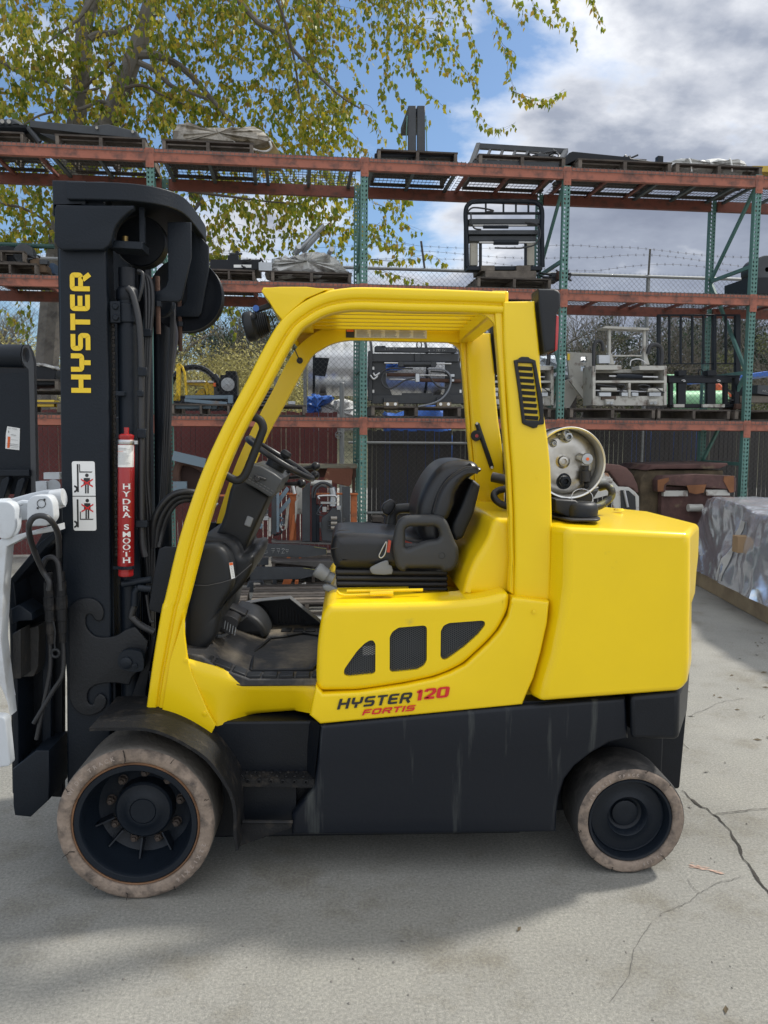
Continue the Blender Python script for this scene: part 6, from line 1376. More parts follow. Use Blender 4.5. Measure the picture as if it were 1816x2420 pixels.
# low level
t = kthing('wrapped_black_box', 'black box under clear wrap on the stack left of the mast', 'box', 'N4', 460, 560, 9.8, LZ[0]+.39)
kp('box_body', 'N4', [(-200,350), (545,362), (560,420), (560,555), (-200,560)], 9.66, 10.3, BLK, t, .01); lump('box_wrap', XZ('N4', [(330,345), (420,338), (560,370), (575,400), (480,372), (380,362)], 9.7, 'K'), 9.62, 9.9, BAG, t, .008, seed=4)
kr('yellow_bar', 'N4', -200, 702, 545, 770, 9.62, 9.8, mat('yellow_bar_paint', (.65, .45, .04), .5, var=.2), thing('yellow_spacer', 'yellow steel bar between two pallets left of the mast', 'steel bar', (kx(60), 9.7, LZ[0]+.135), None, 'K'))
t = kthing('steel_bars', 'stack of blue-grey steel bars with rust marks on the lowest level, right of the mast', 'steel bars', 'N3', 500, 1030, 9.8, LZ[0]+.13)
kr('bar', 'N3', 320, 852, 910, 900, 9.9, 9.97, BLG, t); kp('bar', 'N3', [(310,898), (870,940), (870,990), (310,940)], 9.76, 9.84, BLG, t); kr('bar', 'N3', 100, 975, 662, 1028, 9.66, 9.75, BLG, t); kr('end_plate', 'N3', 880, 850, 945, 960, 9.8, 9.9, BLG, t); kr('end_plate', 'N3', 665, 975, 735, 1030, 9.7, 9.8, BLG, t); kr('end_plate', 'N3', 765, 960, 812, 1032, 9.8, 9.9, BLG, t)
t = kthing('flat_dark_stack', 'stack of dark flat planks on the lowest level between the cab pillars', 'plank stack', 'N3', 1450, 1080, 9.8, LZ[0]+.13)
for k in range(6): kr('plank', 'N3', 1230+k*6, 760+k*42, 1560+(k % 3)*30, 790+k*42, 9.68, 10.3, WDK if k % 2 else DGR, t)
# black side shifter
t = kthing('side_shifter', 'black side shifter frame with hoses and chalk numbers, seen through the cab', 'side shifter', 'N5', 740, 890, 9.8, LZ[0]+.13)
SS = mat('side_shifter_black', (.020, .023, .027), .45, bump=.25, bscale=40, var=.35, vscale=6)
kp('top_rail', 'N5', [(205,110), (215,95), (340,95), (345,112), (1200,118), (1262,135), (1265,185), (205,172)], 9.66, 9.76, SS, t)
kr('upper_beam', 'N5', 160, 195, 1292, 303, 9.70, 9.78, SS, t); kr('side_column', 'N5', 120, 160, 170, 812, 9.64, 9.74, SS, t)
kp('side_plate', 'N5', [(170,300), (330,300), (345,345), (345,560), (430,740), (170,760)], 9.74, 9.78, SS, t); kp('side_plate', 'N5', [(1125,305), (1310,305), (1345,560), (1345,760), (1080,760), (1120,690)], 9.74, 9.78, SS, t)
kr('lower_beam', 'N5', 160, 738, 1365, 850, 9.68, 9.78, SS, t); kr('center_rib', 'N5', 560, 712, 950, 742, 9.70, 9.76, SS, t); kr('center_block', 'N5', 722, 195, 802, 300, 9.68, 9.70, SS, t)
kt('ram', 'N5', [(515,335), (1000,335)], .036, 9.66, SS, t, 12); kt('ram_rod', 'N5', [(325,320), (1200,330)], .010, 9.66, RAW, t); kr('ram_clamp', 'N5', 512, 300, 580, 368, 9.62, 9.70, SS, t); kr('ram_clamp', 'N5', 935, 300, 1002, 370, 9.62, 9.70, SS, t)
kt('rusty_rod', 'N5', [(360,473), (735,477)], .022, 9.70, RST, t); kt('rusty_rod', 'N5', [(790,542), (1330,556)], .024, 9.70, RST, t); kt('ram_rod', 'N5', [(390,533), (730,540)], .010, 9.68, RAW, t); kt('ram_rod', 'N5', [(790,480), (1240,485)], .010, 9.68, RAW, t)
kr('coupler_block', 'N5', 735, 460, 785, 568, 9.62, 9.70, STL, t); kr('coupler_block', 'N5', 1165, 465, 1245, 500, 9.64, 9.70, STL, t); kr('coupler_block', 'N5', 1180, 530, 1240, 562, 9.64, 9.70, STL, t)
for q in ([(240,500), (300,430), (380,395), (500,390), (700,395)], [(490,425), (380,430), (310,470), (290,560), (330,630), (400,655), (480,620), (600,545), (720,520)], [(850,490), (910,500), (960,560), (1020,620), (1100,648), (1170,620), (1190,560), (1160,480), (1080,440), (930,430)]): kt('hose', 'N5', q, .010, 9.60, HOS, t)
kt('sheathed_hose', 'N5', [(890,400), (1060,400), (1150,440), (1195,510), (1190,600), (1150,700), (1070,790), (950,850), (770,890)], .011, 9.58, mat('grey_sheath', (.16, .17, .19), .4), t)
for q in ([(140,480), (185,530), (240,490)], [(180,450), (205,485), (265,450)]): kt('elbow', 'N5', q, .012, 9.60, RAW, t)
for x0 in (320, 1014):
    kr('hook_plate', 'N5', x0-5, 775, x0+190, 832, 9.64, 9.68, SS, t); hk_ = kr('mounting_hook', 'N5', x0, 832, x0+186, 912, 9.60, 9.70, mat('brown_hook', (.17, .135, .09), .7, bump=.3), t)
    b = MB()
    for dx_ in (48, 150): b.cyl(K(*px('N5', (x0+dx_, 858))[0], 9.59), K(*px('N5', (x0+dx_, 858))[0], 9.61), .019, 12)
    b.build('hook_bolts', STK, hk_)
b = MB(); ck = K(*px('N5', (780,85))[0], 9.7); b.tube([ck+Vector((math.cos(a)*.030, 0, math.sin(a)*.045)) for a in [i*math.pi/6 for i in range(12)]], .008, 6, closed=True); b.build('lifting_eye', SS, t)
for x in (170, 1310): 
    for y in (388, 690): 
        if not (x == 1310 and y == 388): kr('light_slot', 'N5', x, y-20, x+24, y+20, 9.738, 9.7395, STK, t, 0)
b = MB()
def scribble(strokes, reg, Y, w_, fr='K', m=CHK, name='chalk_writing', parent=None):
    b = MB()
    for s in strokes:
        P_ = [(K if fr == 'K' else F)(*px(reg, p)[0], Y) for p in s]
        for a, c in zip(P_, P_[1:]): b.bar(a, c, w_, .0006, up=(0, 0, 1) if abs((c-a).normalized().z) < .9 else (1, 0, 0))
    return b.build(name, m, parent, smooth=0, fix=False)
def circ(x, y, rx, ry, n=8): return [(x+rx*math.cos(2*math.pi*i/n), y+ry*math.sin(2*math.pi*i/n)) for i in range(n+1)]
scribble([[(335,140), (345,128)], [(332,130), (345,142)], circ(375,135,12,14), circ(400,135,12,14), [(440,122), (440,148), (455,148), (455,136), (442,134), (455,122), (440,122)], [(465,145), (475,125), (485,148)], [(478,125), (490,135)],
          [(898,165), (905,150), (912,168)], [(916,150), (916,168), (924,160)], [(970,148), (985,160)], [(985,146), (970,162)], circ(1015,152,12,14), circ(1045,152,10,15), [(1030,138), (1030,168)], [(1085,140), (1085,165), (1100,165)], [(1100,140), (1110,165), (1120,142)], [(1130,150), (1140,162)]], 'N5', 9.655, .009, parent=t)
# light grey clamps
def grey_clamp(dx, label):
    t = kthing('grey_clamp', label, 'clamp attachment', 'N6', 600+dx, 700, 9.8, LZ[0]+.15, 'light grey clamp attachments on the lowest rack level')
    def r(n_, x0, y0, x1, y1, Y0, Y1, m, bv=.004): return kr(n_, 'N6', x0+dx, y0, x1+dx, y1, Y0, Y1, m, t, bv)
    r('side_plate', 325, 400, 348, 700, 9.66, 10.0, LGR); r('side_plate', 868, 402, 890, 700, 9.66, 10.0, LGR)
    r('top_plate', 350, 395, 545, 430, 9.66, 9.9, LGR); r('top_plate', 680, 400, 888, 432, 9.66, 9.9, LGR); r('back_rail', 340, 428, 870, 455, 9.9, 9.98, LGR)
    r('mid_shelf', 342, 512, 872, 530, 9.66, 9.9, LGR); r('divider', 598, 530, 616, 640, 9.66, 9.85, LGR); r('base_beam', 335, 630, 885, 702, 9.68, 9.9, LGR)
    r('back_panel', 345, 455, 870, 640, 9.96, 9.98, mat('dark_grimy_panel', (.10, .095, .085), .8, bump=.4, bscale=20, var=.6, vscale=8))
    r('upright', 446, 115, 465, 395, 9.72, 9.76, LGR); r('upright', 712, 120, 732, 400, 9.72, 9.76, LGR)
    kp('header', 'N6', [(405+dx,108), (430+dx,97), (755+dx,112), (760+dx,130), (405+dx,115)], 9.66, 9.86, LGR, t)
    r('tie_bar', 470, 318, 700, 330, 9.72, 9.74, LGR)
    kp('foot', 'N6', [(446+dx,300), (466+dx,300), (495+dx,392), (446+dx,392)], 9.70, 9.78, LGR, t); kp('foot', 'N6', [(715+dx,300), (732+dx,300), (760+dx,392), (715+dx,392)], 9.70, 9.78, LGR, t)
    kt('ram', 'N6', [(505+dx,478), (700+dx,482)], .028, 9.70, BLM, t); kt('ram_rod', 'N6', [(450+dx,478), (820+dx,486)], .010, 9.70, RAW, t)
    kt('ram', 'N6', [(385+dx,580), (505+dx,582)], .026, 9.68, LGR, t); kt('ram', 'N6', [(740+dx,585), (855+dx,585)], .026, 9.68, LGR, t); kt('ram_rod', 'N6', [(345+dx,588), (865+dx,598)], .009, 9.69, RAW, t)
    for x in (375, 545, 625, 755): r('bracket', x, 603, x+(92 if x in (375, 755) else 50), 632, 9.63, 9.70, STL)
    r('brown_strip', 392, 630, 505, 658, 9.66, 9.68, mat('brown_strip_m', (.10, .075, .06), .8))
    for x in (425, 755): 
        h_ = r('mounting_hook', x, 655, x+65, 695, 9.62, 9.69, LGR); b = MB()
        for d_ in (18, 46): b.cyl(K(*px('N6', (x+d_+dx, 682))[0], 9.60), K(*px('N6', (x+d_+dx, 682))[0], 9.63), .020, 12)
        b.build('hook_bolts', STL, h_)
    kt('hose', 'N6', [(335+dx,450), (332+dx,330), (338+dx,240), (365+dx,213), (395+dx,225), (408+dx,290)], .022, 9.68, HOS, t); kt('hose', 'N6', [(745+dx,310), (760+dx,260), (800+dx,238), (840+dx,260), (852+dx,320), (845+dx,395)], .026, 9.68, HOS, t)
    r('valve_block', 372, 318, 460, 382, 9.66, 9.74, STL)
    for q in ([(520,545), (560,545), (570,570), (540,590), (520,570)], [(670,550), (720,545), (760,560), (720,580), (680,570)], [(610,400), (620,360), (680,350), (730,380)], [(355,545), (420,550), (500,560)], [(800,560), (840,590), (870,605)]): kt('small_hose', 'N6', [(a+dx, c) for a, c in q], .008, 9.66, HOS if q[0][0] != 610 else RAW, t)
    return t
grey_clamp(0, 'light grey clamp attachment with upright frame and two looping hoses on the lowest rack level')
grey_clamp(-860, 'light grey clamp partly hidden behind the rear pillar of the forklift cab')
t = kthing('grey_side_frame', 'light grey plate frame with diagonal arm between the two grey clamps', 'steel frame', 'N6', 230, 720, 10.1, LZ[0])
kp('frame_plate', 'N6', [(130,295), (330,305), (330,420), (300,400), (265,520), (150,720), (30,720), (100,520), (150,500)], 10.15, 10.2, LGR, t, holes=[[(235,330), (280,330), (280,375), (235,375)], [(235,400), (272,400), (272,442), (235,442)]])
b = MB(); b.bar(K(*px('N6', (160,500))[0], 10.0), K(*px('N6', (285,665))[0], 10.0), .07, .04, up=(0, 1, 0)); b.build('diagonal_arm', LGR, t)
kr('yellow_tab', 'N6', 135, 308, 152, 358, 10.13, 10.15, TXY, t, 0)
# black fork carriage with barred guard
t = kthing('fork_carriage', 'black fork carriage with a tall barred load guard on the lowest rack level', 'fork carriage', 'N6', 1170, 715, 9.8, LZ[0]+.15)
kr('side_bar', 'N6', 820, 14, 845, 395, 9.90, 9.94, BLM, t)
for x in (905, 992, 1080, 1165, 1335): kr('guard_bar', 'N6', x, 18, x+14, 382, 9.90, 9.93, BLM, t)
kr('side_bar', 'N6', 1244, 10, 1268, 440, 9.88, 9.94, BLM, t); kr('side_bar', 'N6', 1415, 14, 1452, 480, 9.88, 9.94, BLM, t)
kr('guard_rail', 'N6', 822, 8, 1450, 22, 9.90, 9.93, BLM, t); kr('guard_rail', 'N6', 845, 380, 1420, 388, 9.90, 9.93, BLM, t)
kr('upper_beam', 'N6', 900, 472, 1446, 495, 9.74, 9.9, BLK, t); kr('upper_beam', 'N6', 905, 492, 1385, 530, 9.70, 9.8, BLK, t)
kr('fork_head', 'N6', 978, 434, 1040, 475, 9.68, 9.8, BLK, t); kr('fork_head', 'N6', 1200, 434, 1268, 475, 9.68, 9.8, BLK, t)
for x0, x1 in ((912,938), (975,1035), (1198,1262), (1328,1355)): kr('fork_upright', 'N6', x0, 530, x1, 700, 9.72, 9.78, BLK, t)
kr('side_bar', 'N6', 1405, 480, 1440, 712, 9.74, 9.82, BLK, t); kr('lower_beam', 'N6', 915, 690, 1440, 718, 9.74, 9.84, BLK, t)
for x0, x1 in ((943,1025), (1162,1246), (1250,1332)): kr('pale_block', 'N6', x0, 692, x1, 716, 9.70, 9.735, LGR, t)
b = MB(); ck = K(*px('N6', (1145,452))[0], 9.75); b.tube([ck+Vector((math.cos(a)*.03, 0, math.sin(a)*.04)) for a in [i*math.pi/6 for i in range(12)]], .008, 6, closed=True); b.build('lifting_eye', BLK, t)
for q in ([(1000,512), (1020,508), (1030,518), (1012,520)], [(1268,512), (1285,508), (1296,518), (1275,520)]): kt('locking_clip', 'N6', q, .005, 9.69, RAW, t, 6)
t = kthing('dark_crate', 'dark box with chalk scrawl at the right end of the lowest rack level', 'box', 'N6', 1640, 660, 9.8, LZ[0]+.20)
kp('crate_body', 'N6', [(1580,545), (1800,560), (1800,640), (1575,612)], 9.72, 10.3, DGR, t); scribble([[(1615,598), (1622,585), (1630,600), (1638,588), (1645,604)], [(1648,600), (1660,606)]], 'N6', 9.715, .008, parent=t)
kr('crate_plank', 'N6', 1445, 630, 1800, 680, 9.75, 9.9, WOD, t)

rc = random.Random(77)
for k_, (xa_, xb_, y0_, lv_, what) in enumerate(((40, 120, 640, 1, 'left of the mast'), (560, 640, 640, 1, 'between the black unit and the wrapped bundle'), (1305, 1335, 665, 1, 'beside the tall black frame'), (545, 700, 990, 0, 'between the cab pillars'), (1100, 1150, 990, 0, 'right of the black side shifter'), (1740, 1800, 990, 0, 'right of the fork carriage'), (225, 330, 330, 2, 'on the beam attachment'), (1230, 1330, 380, 2, 'under the tilted barred frame'), (1450, 1560, 380, 2, 'on the flat black slab'))):
    xw0, xw1 = kx(xa_, 600, 9.7), kx(xb_, 600, 9.7); cx2 = (xw0+xw1)/2; zz = LZ[lv_]+.145
    t = thing('hydraulic_parts', 'loose hoses and small steel parts lying '+what, 'machine parts', (cx2, 9.8, zz), 'loose parts on the rack', 'K')
    for j in range(3): x_ = rc.uniform(xw0, xw1); s_ = rc.uniform(.03, .08); MB().box(x_-s_, x_+s_, 9.68+j*.12, 9.76+j*.12, zz, zz+rc.uniform(.03, .12)).build('steel_block', rc.choice((DGR, STL, BLM, RST)), t, bevel=.004)
    for j in range(2):
        pts = [(cx2+rc.uniform(-.2, .2), 9.66+rc.uniform(0, .3), zz+.015+abs(rc.gauss(0, .07))) for _ in range(6)]; MB().tube(smo(pts, 5), .012, 6).build('hose', HOS, t)
# ================================================================== beyond the fence
t = thing('silver_duct', 'large ribbed silver pipe lying behind the chain-link fence', 'pipe', (kx(900, 870, 13.6), 13.6, 1.9), None, 'K')
a, c = K(728, 868, 13.6), K(1063, 868, 13.6); r_d = 64/1882*13.9; b = MB(); prof_ = []; Ln = (c-a).length
for i in range(12): x = Ln*i/12; prof_ += [(r_d, x), (r_d, x+Ln/12-.05), (r_d*.985, x+Ln/12-.025)]
b.lathe(Vector((a.x, 13.6, a.z)), (1, 0, 0), [(.001, 0)]+prof_+[(r_d, Ln), (.001, Ln)], 36); b.build('duct_shell', SIL2, t)
for f in (.03, .42, .80): b = MB(); b.lathe(Vector((a.x+Ln*f, 13.6, a.z)), (1, 0, 0), [(r_d*1.015, 0), (r_d*1.015, .04)], 36); b.build('duct_band', BLM, t)
for f in (.1, .9): MB().box(a.x+Ln*f-.06, a.x+Ln*f+.06, 13.2, 14.0, 0, a.z-r_d+.03).build('duct_stand', WDK, t)
t = thing('black_panel', 'tilted black square panel hanging on the fence behind the cab', 'panel', (K(760, 860, 12.3).x, 12.3, K(760, 890, 12.3).z), None, 'K'); kp('panel', 'G', [(675,953), (772,957), (745,1078), (668,1070)], 12.05, 12.09, BLM, t)
TWL = mat('white_tarp', (.62, .63, .62), .6, bump=.8, bscale=8)
lump('white_tarp_load', XZ('G', [(680,1300), (700,1250), (760,1235), (850,1228), (930,1240), (960,1310), (950,1420), (680,1420)], 12.6, 'K'), 12.6, 13.2, TWL, None, .03, seed=12, fr='K', label='white tarp covered load behind the fence left of the green upright', cat='tarp load')
lump('blue_tarp', XZ('G', [(615,1300), (625,1225), (660,1200), (720,1205), (800,1210), (760,1250), (700,1290), (690,1420), (620,1420)], 12.5, 'K'), 12.5, 12.8, BLU, None, .03, seed=13, fr='K', label='crumpled blue tarp beside the white covered load behind the fence', cat='tarp')
lump('blue_tarp', XZ('N5', [(340,1200), (345,980), (480,985), (1180,1000), (1180,2690), (340,2690)], 12.7, 'K'), 12.7, 13.1, BLU, None, .02, seed=14, fr='K', label='blue tarp showing through the fence slats below the black side shifter', cat='tarp')
lump('blue_tarp', XZ('N5', [(350,420), (360,290), (440,285), (520,330), (600,380), (400,430)], 12.9, 'K'), 12.9, 13.1, BLU, None, .02, seed=15, fr='K', label='small blue tarp hanging over the silver pipe, seen inside the side shifter', cat='tarp')
lump('blue_tarp', XZ('Q', [(690,400), (740,390), (900,395), (1180,395), (1200,560), (1190,1450), (960,1450), (700,1450)], 12.8, 'K'), 12.8, 13.4, BLU, None, .03, seed=16, fr='K', label='large blue tarp behind the dark slats at the right', cat='tarp')
lump('white_wrapped_rolls', XZ('U', [(520,1000), (530,910), (600,895), (820,900), (820,985), (700,1010)], 13.0, 'K'), 13.0, 13.8, mat('pale_blue_white_wrap', (.55, .62, .68), .35, bump=.6, bscale=9), None, .02, seed=17, fr='K', label='white wrapped rolls behind the fence right of the cab', cat='wrapped rolls')
t = thing('green_rolls', 'pale green plastic covered rolls behind the black fork carriage', 'rolls', (kx(1640, 950, 12.8), 12.8, 1.6), None, 'K')
kt('roll', 'N6', [(880,600,13.2), (945,600,13.2)], .30, 13.2, GRL, t, 20); kt('roll', 'N6', [(905,670,12.8), (1200,668,12.8)], .17, 12.8, GRL, t, 16); kt('roll', 'N6', [(1110,665,12.9), (1325,660,12.9)], .16, 12.9, GRL, t, 16)
t = thing('orange_machine', 'orange machine with angled arm behind the black fork carriage', 'machine', (kx(1720, 930, 13), 13, 1.8), None, 'K')
kp('machine_body', 'N6', [(1265,570), (1275,535), (1300,535), (1330,575), (1325,635), (1265,635)], 13, 13.4, ORC, t, .02); kp('machine_arm', 'N6', [(1330,585), (1395,625), (1395,635), (1330,635)], 13, 13.2, ORC, t)
t = thing('blue_canopy', 'blue sheet canopy sloping at the right edge behind the fence', 'canopy', (kx(1790, 890, 14), 14, 2.6), None, 'K'); kp('canopy_sheet', 'N6', [(1445,475), (1800,420), (1800,470), (1445,492)], 14, 16, BLU, t)
for nm_, lab_, xa_, xb_, yt_, Yn in (('storage_bench', 'dark timber bench under the white wrapped rolls behind the fence', 1250, 1405, 893, 13.0), ('storage_bench', 'dark timber bench under the pale green rolls behind the fence', 1575, 1720, 953, 12.6), ('storage_bench', 'dark timber bench under the orange machine behind the fence', 1690, 1740, 938, 13.0)):
    a, c = K(xa_, yt_, Yn), K(xb_, yt_, Yn); t = thing(nm_, lab_, 'bench', ((a.x+c.x)/2, Yn+.4, 0), 'benches behind the fence', 'K'); MB().box(a.x, c.x, Yn, Yn+.9, a.z-.07, a.z-.01).build('bench_top', WDK, t)
    for x_ in (a.x+.05, c.x-.05):
        for y_ in (Yn+.06, Yn+.84): MB().box(x_-.04, x_+.04, y_-.04, y_+.04, 0, a.z-.071).build('leg', WDK, t)
# yellow trucks parked beyond the fence
t = thing('yellow_truck', 'small yellow lift truck with open frame parked beyond the fence, left', 'lift truck', (K(430, 920, 17).x, 17, 0), None, 'K')
YT = mat('sunny_yellow_paint', (.78, .52, .02), .4, var=.1)
for q in ([(205,920), (205,460), (235,432), (262,440), (258,920)], [(235,432), (290,470), (325,560), (352,850), (325,850), (300,570), (275,495), (240,465)], [(160,900), (215,800), (260,920)], [(150,870), (262,875), (262,925), (150,925)]): kp('frame', 'N3', q, 17, 17.12, YT, t)
kp('body', 'N3', [(330,680), (575,690), (600,660), (635,840), (600,850), (570,730), (345,715)], 17.2, 17.6, YT, t); kp('roof', 'N3', [(330,655), (560,652), (580,680), (340,684)], 17.1, 17.8, TWL, t); kp('body', 'N3', [(640,850), (610,690), (690,700), (705,850)], 17.2, 17.8, YT, t); kp('roof', 'N3', [(615,660), (720,668), (728,690), (620,685)], 17.1, 17.8, TWL, t)
kr('marker_lamp', 'N3', 688, 690, 722, 738, 17.05, 17.15, TXO, t); kp('seat_hump', 'N3', [(450,850), (500,780), (560,760), (590,850)], 17.3, 17.7, YT, t)
b = MB(); c_ = K(*px('N3', (440,800))[0], 17.15); b.tube([c_+Vector((math.cos(a)*.5, 0, math.sin(a)*.5)) for a in [i*math.pi/12 for i in range(13)]], .06, 8); b.build('wheel_arch', BLK, t); MB().box(c_.x-1.2, c_.x+1.4, 17, 18, .0, c_.z-.1).build('chassis', BLK, t)
t = thing('engine_unit', 'black engine and radiator unit beyond the fence beside the yellow lift truck', 'engine', (K(540, 920, 17).x, 17, 0), None, 'K')
kr('radiator', 'N3', 780, 585, 1000, 850, 17, 17.5, BLK, t); kr('air_box', 'N3', 850, 535, 985, 585, 17, 17.4, BLK, t); kp('engine_block', 'N3', [(650,575), (730,570), (770,640), (775,860), (700,860), (690,650)], 17.1, 17.5, DGR, t); c_ = K(*px('N3', (880,710))[0], 16.98); MB().lathe(c_, (0, -1, 0), [(.12, 0), (.14, .02), (.02, .03), (.001, .05)], 16).build('fan', STL, t); kr('engine_base', 'N3', 640, 850, 1100, 1500, 17.0, 17.6, BLK, t)

# ================================================================== ground level under the rack
def kpp(name, reg, pts, y0, y1, m, parent, bv=.004): return kp(name, reg, pts, y0, y1, m, parent, bv)
for k, (pts, chalk, lab) in enumerate((([(380,850), (900,865), (1130,893), (1133,955), (910,985), (380,972)], True, 'long black fork blade with chalk number and yellow chalk tip, behind the cab'),
        ([(380,1080), (880,1085), (1018,1104), (1010,1165), (870,1198), (380,1210)], True, 'lower black fork blade ending behind the seat, under the numbered one'))):
    t = thing('pallet_fork', lab, 'fork blade', (K(700, 1350, 8.6).x, 8.6, K(*px('N1', (700, pts[3][1]))[0], 8.6).z), 'fork blades on the racked carriages', 'K')
    kpp('blade', 'N1', pts, 8.60, 8.66, DGR, t)
    b = MB(); tip = [(1010,882), (1130,900), (1130,955)] if k == 0 else [(900,1088), (1014,1104)]
    scribble([tip], 'N1', 8.597, .007, m=CHY, parent=t)
    if k == 0:
        scribble([[(548,888), (525,915), (515,938), (530,948), (550,938), (548,920), (522,925)], [(588,900), (620,898), (600,945)], [(590,920), (618,920)], [(640,900), (672,900), (655,945)], [(645,922), (668,922)], [(690,905), (705,895), (718,905), (690,945), (722,942)], [(728,912), (758,908), (740,945)], [(732,928), (754,926)]], 'N1', 8.597, .0075, parent=t)
for pts, lab in (([(585,828), (600,815), (640,836), (1176,845), (1200,862), (600,845)], 'thin L shaped fork edge above the numbered blade'), ([(580,1020), (600,1005), (640,1020), (1160,1020), (1220,1060), (1160,1095), (640,1040)], 'L shaped fork between the two dark blades')):
    t = thing('pallet_fork', lab, 'fork blade', (K(700, 1300, 9).x, 9.2, K(*px('N1', (700, pts[3][1]))[0], 9.2).z), 'fork blades on the racked carriages', 'K'); kpp('blade', 'N1', pts, 9.1, 9.3, mat('worn_fork_steel', (.09, .085, .08), .5, bump=.2, var=.4), t)
t = thing('orange_stand', 'orange steel stand of posts and braces holding dark fork carriages', 'steel stand', (K(740, 1420, 9.0).x, 9.1, 0), None, 'K')
zg = lambda x, Y: [(x-1, 0)]
for x0, x1, y0, y1 in ((765, 832, 372, 830), (1368, 1428, 372, 1330)): kr('stand_post', 'N1', x0, y0, x1, y1, 9.35, 9.42, GUS, t)
kr('stand_rail', 'N1', 650, 358, 840, 372, 9.32, 9.44, GUS, t); kr('stand_rail', 'N1', 975, 358, 1440, 372, 9.32, 9.44, GUS, t)
kp('stand_brace', 'N1', [(765,830), (800,560), (835,560), (800,830)], 9.30, 9.34, GUS, t); kr('stand_post', 'N1', 740, 985, 775, 1020, 9.35, 9.4, GUS, t); kr('stand_post', 'N1', 858, 985, 882, 1020, 9.35, 9.4, GUS, t)
kp('stand_brace', 'N1', [(712,1200), (795,1205), (720,1365), (650,1370)], 9.0, 9.05, GUS, t); kp('stand_brace', 'N1', [(712,1200), (742,1200), (742,1370), (700,1370)], 8.9, 8.95, GUS, t); kp('stand_brace', 'N1', [(820,1210), (858,1210), (830,1340), (810,1340)], 9.0, 9.05, GUS, t)
RDK = mat('dark_orange_steel', (.24, .07, .03), .65, bump=.3, var=.3)
kr('stand_base', 'N1', 200, 1265, 1200, 1295, 9.5, 9.6, RDK, t); kr('stand_base', 'N1', 270, 1335, 1190, 1365, 9.1, 9.2, RDK, t); kr('stand_base', 'N1', -200, 372, 180, 388, 9.3, 9.4, GUS, t)
kp('stand_brace', 'N1', [(870,1340), (910,1345), (905,1440), (850,1420)], 9.1, 9.15, GUS, t); kr('stand_foot', 'N1', 1000, 1540, 1100, 1570, 9.0, 9.2, GUS, t)
t = thing('fork_positioner', 'dark steel carriages with chrome rods and hoses stood in the orange stand', 'fork positioner', (K(780, 1420, 9.2).x, 9.15, .3), None, 'K')
kp('carriage_side', 'N1', [(890,330), (945,255), (970,255), (970,830), (890,830)], 9.18, 9.24, BLG if 0 else DGR, t)
for x0, x1, y0, y1, m_ in ((590,635,380,760,DGR), (638,665,350,740,BLG), (985,1030,380,830,BLM), (1288,1362,292,730,DGR), (560,585,600,780,LGR), (1296,1322,595,735,LGR), (600,640,1210,1380,DGR), (360,380,640,820,LGR), (1030,1060,470,830,BLM)): kr('carriage_post', 'N1', x0, y0, x1, y1, 9.16, 9.24, m_, t)
kp('carriage_brace', 'N1', [(660,520), (770,395), (780,440), (660,585)], 9.26, 9.3, BLG, t); kp('carriage_brace', 'N1', [(660,400), (740,290), (765,320), (660,470)], 9.26, 9.3, BLG, t)
kp('roller_block', 'N1', [(1085,600), (1150,548), (1180,500), (1240,500), (1275,545), (1280,830), (1180,830), (1085,820), (1075,700)], 9.12, 9.2, DGR, t, .01)
for y in (602, 650, 695): kt('roller', 'N1', [(1172,y), (1232,y)], .028, 9.10, mat('worn_roller', (.25, .23, .2), .4, metal=.6), t, 12); kr('roller_bracket', 'N1', 1145, y+18, 1250, y+28, 9.08, 9.12, DGR, t)
kp('roller_block', 'N1', [(360,1225), (510,1215), (525,1290), (520,1370), (400,1380), (330,1330)], 9.0, 9.1, DGR, t, .01)
for y in (1255, 1302): kt('roller', 'N1', [(415,y), (480,y)], .028, 8.98, MATS['worn_roller'], t, 12)
kt('curved_hose', 'N1', [(995,400), (1000,310), (1060,260), (1130,260), (1180,300), (1200,380)], .018, 9.12, HOS, t); kt('curved_hose', 'N1', [(1010,400), (1030,320), (1080,285), (1130,300)], .012, 9.10, HOS, t)
kt('chrome_pipe', 'N1', [(1180,300), (1195,380), (1190,480)], .040, 9.14, STL, t, 12); kt('chrome_pipe', 'N1', [(975,255), (1180,258)], .035, 9.3, LGR, t, 12); kt('chrome_pipe', 'N1', [(800,280), (818,360)], .022, 9.1, RAW, t); kt('chrome_pipe', 'N1', [(1060,410), (1050,385), (1120,378), (1210,380), (1230,400)], .012, 9.10, RAW, t)
for q in ((1090,490,1130,540), (1070,440,1230,460), (1230,480,1270,520), (1060,640,1080,700), (470,580,560,620), (500,520,560,560), (700,620,720,660), (480,990,560,1060)): kr('fitting', 'N1', *q, 9.10, 9.16, STL if q[0] % 20 else DGR, t)
kp('white_arm', 'N1', [(740,440), (770,440), (745,700), (715,720)], 9.32, 9.38, LGR, t); kp('white_arm', 'N1', [(820,440), (850,410), (835,600), (820,660)], 9.28, 9.33, LGR, t); kr('white_arm', 'N1', 830, 290, 890, 560, 9.6, 9.65, LGR, t)
kp('grimy_foot', 'N1', [(880,1260), (930,1240), (905,1375), (835,1380)], 8.9, 9.0, LGR, t)
for k in range(26):
    x, y = random.choice([(520, 600), (480, 1020), (1120, 460), (680, 640), (120, 430)]); x += random.uniform(-70, 70); y += random.uniform(-60, 60); q = [(x, y), (x+random.uniform(-50, 50), y+random.uniform(-30, 60)), (x+random.uniform(-50, 50), y+random.uniform(0, 90))]
    kt('fitting_pipe', 'N1', q, random.choice((.006, .010, .014)), random.uniform(9.12, 9.4), random.choice((HOS, RAW, DGR, BLG)), t, 6)
t = thing('rusty_bucket', 'rusty steel bucket with peeling paint behind the hydraulic levers', 'bucket', (K(800, 1150, 10).x, 10, .9), None, 'K')
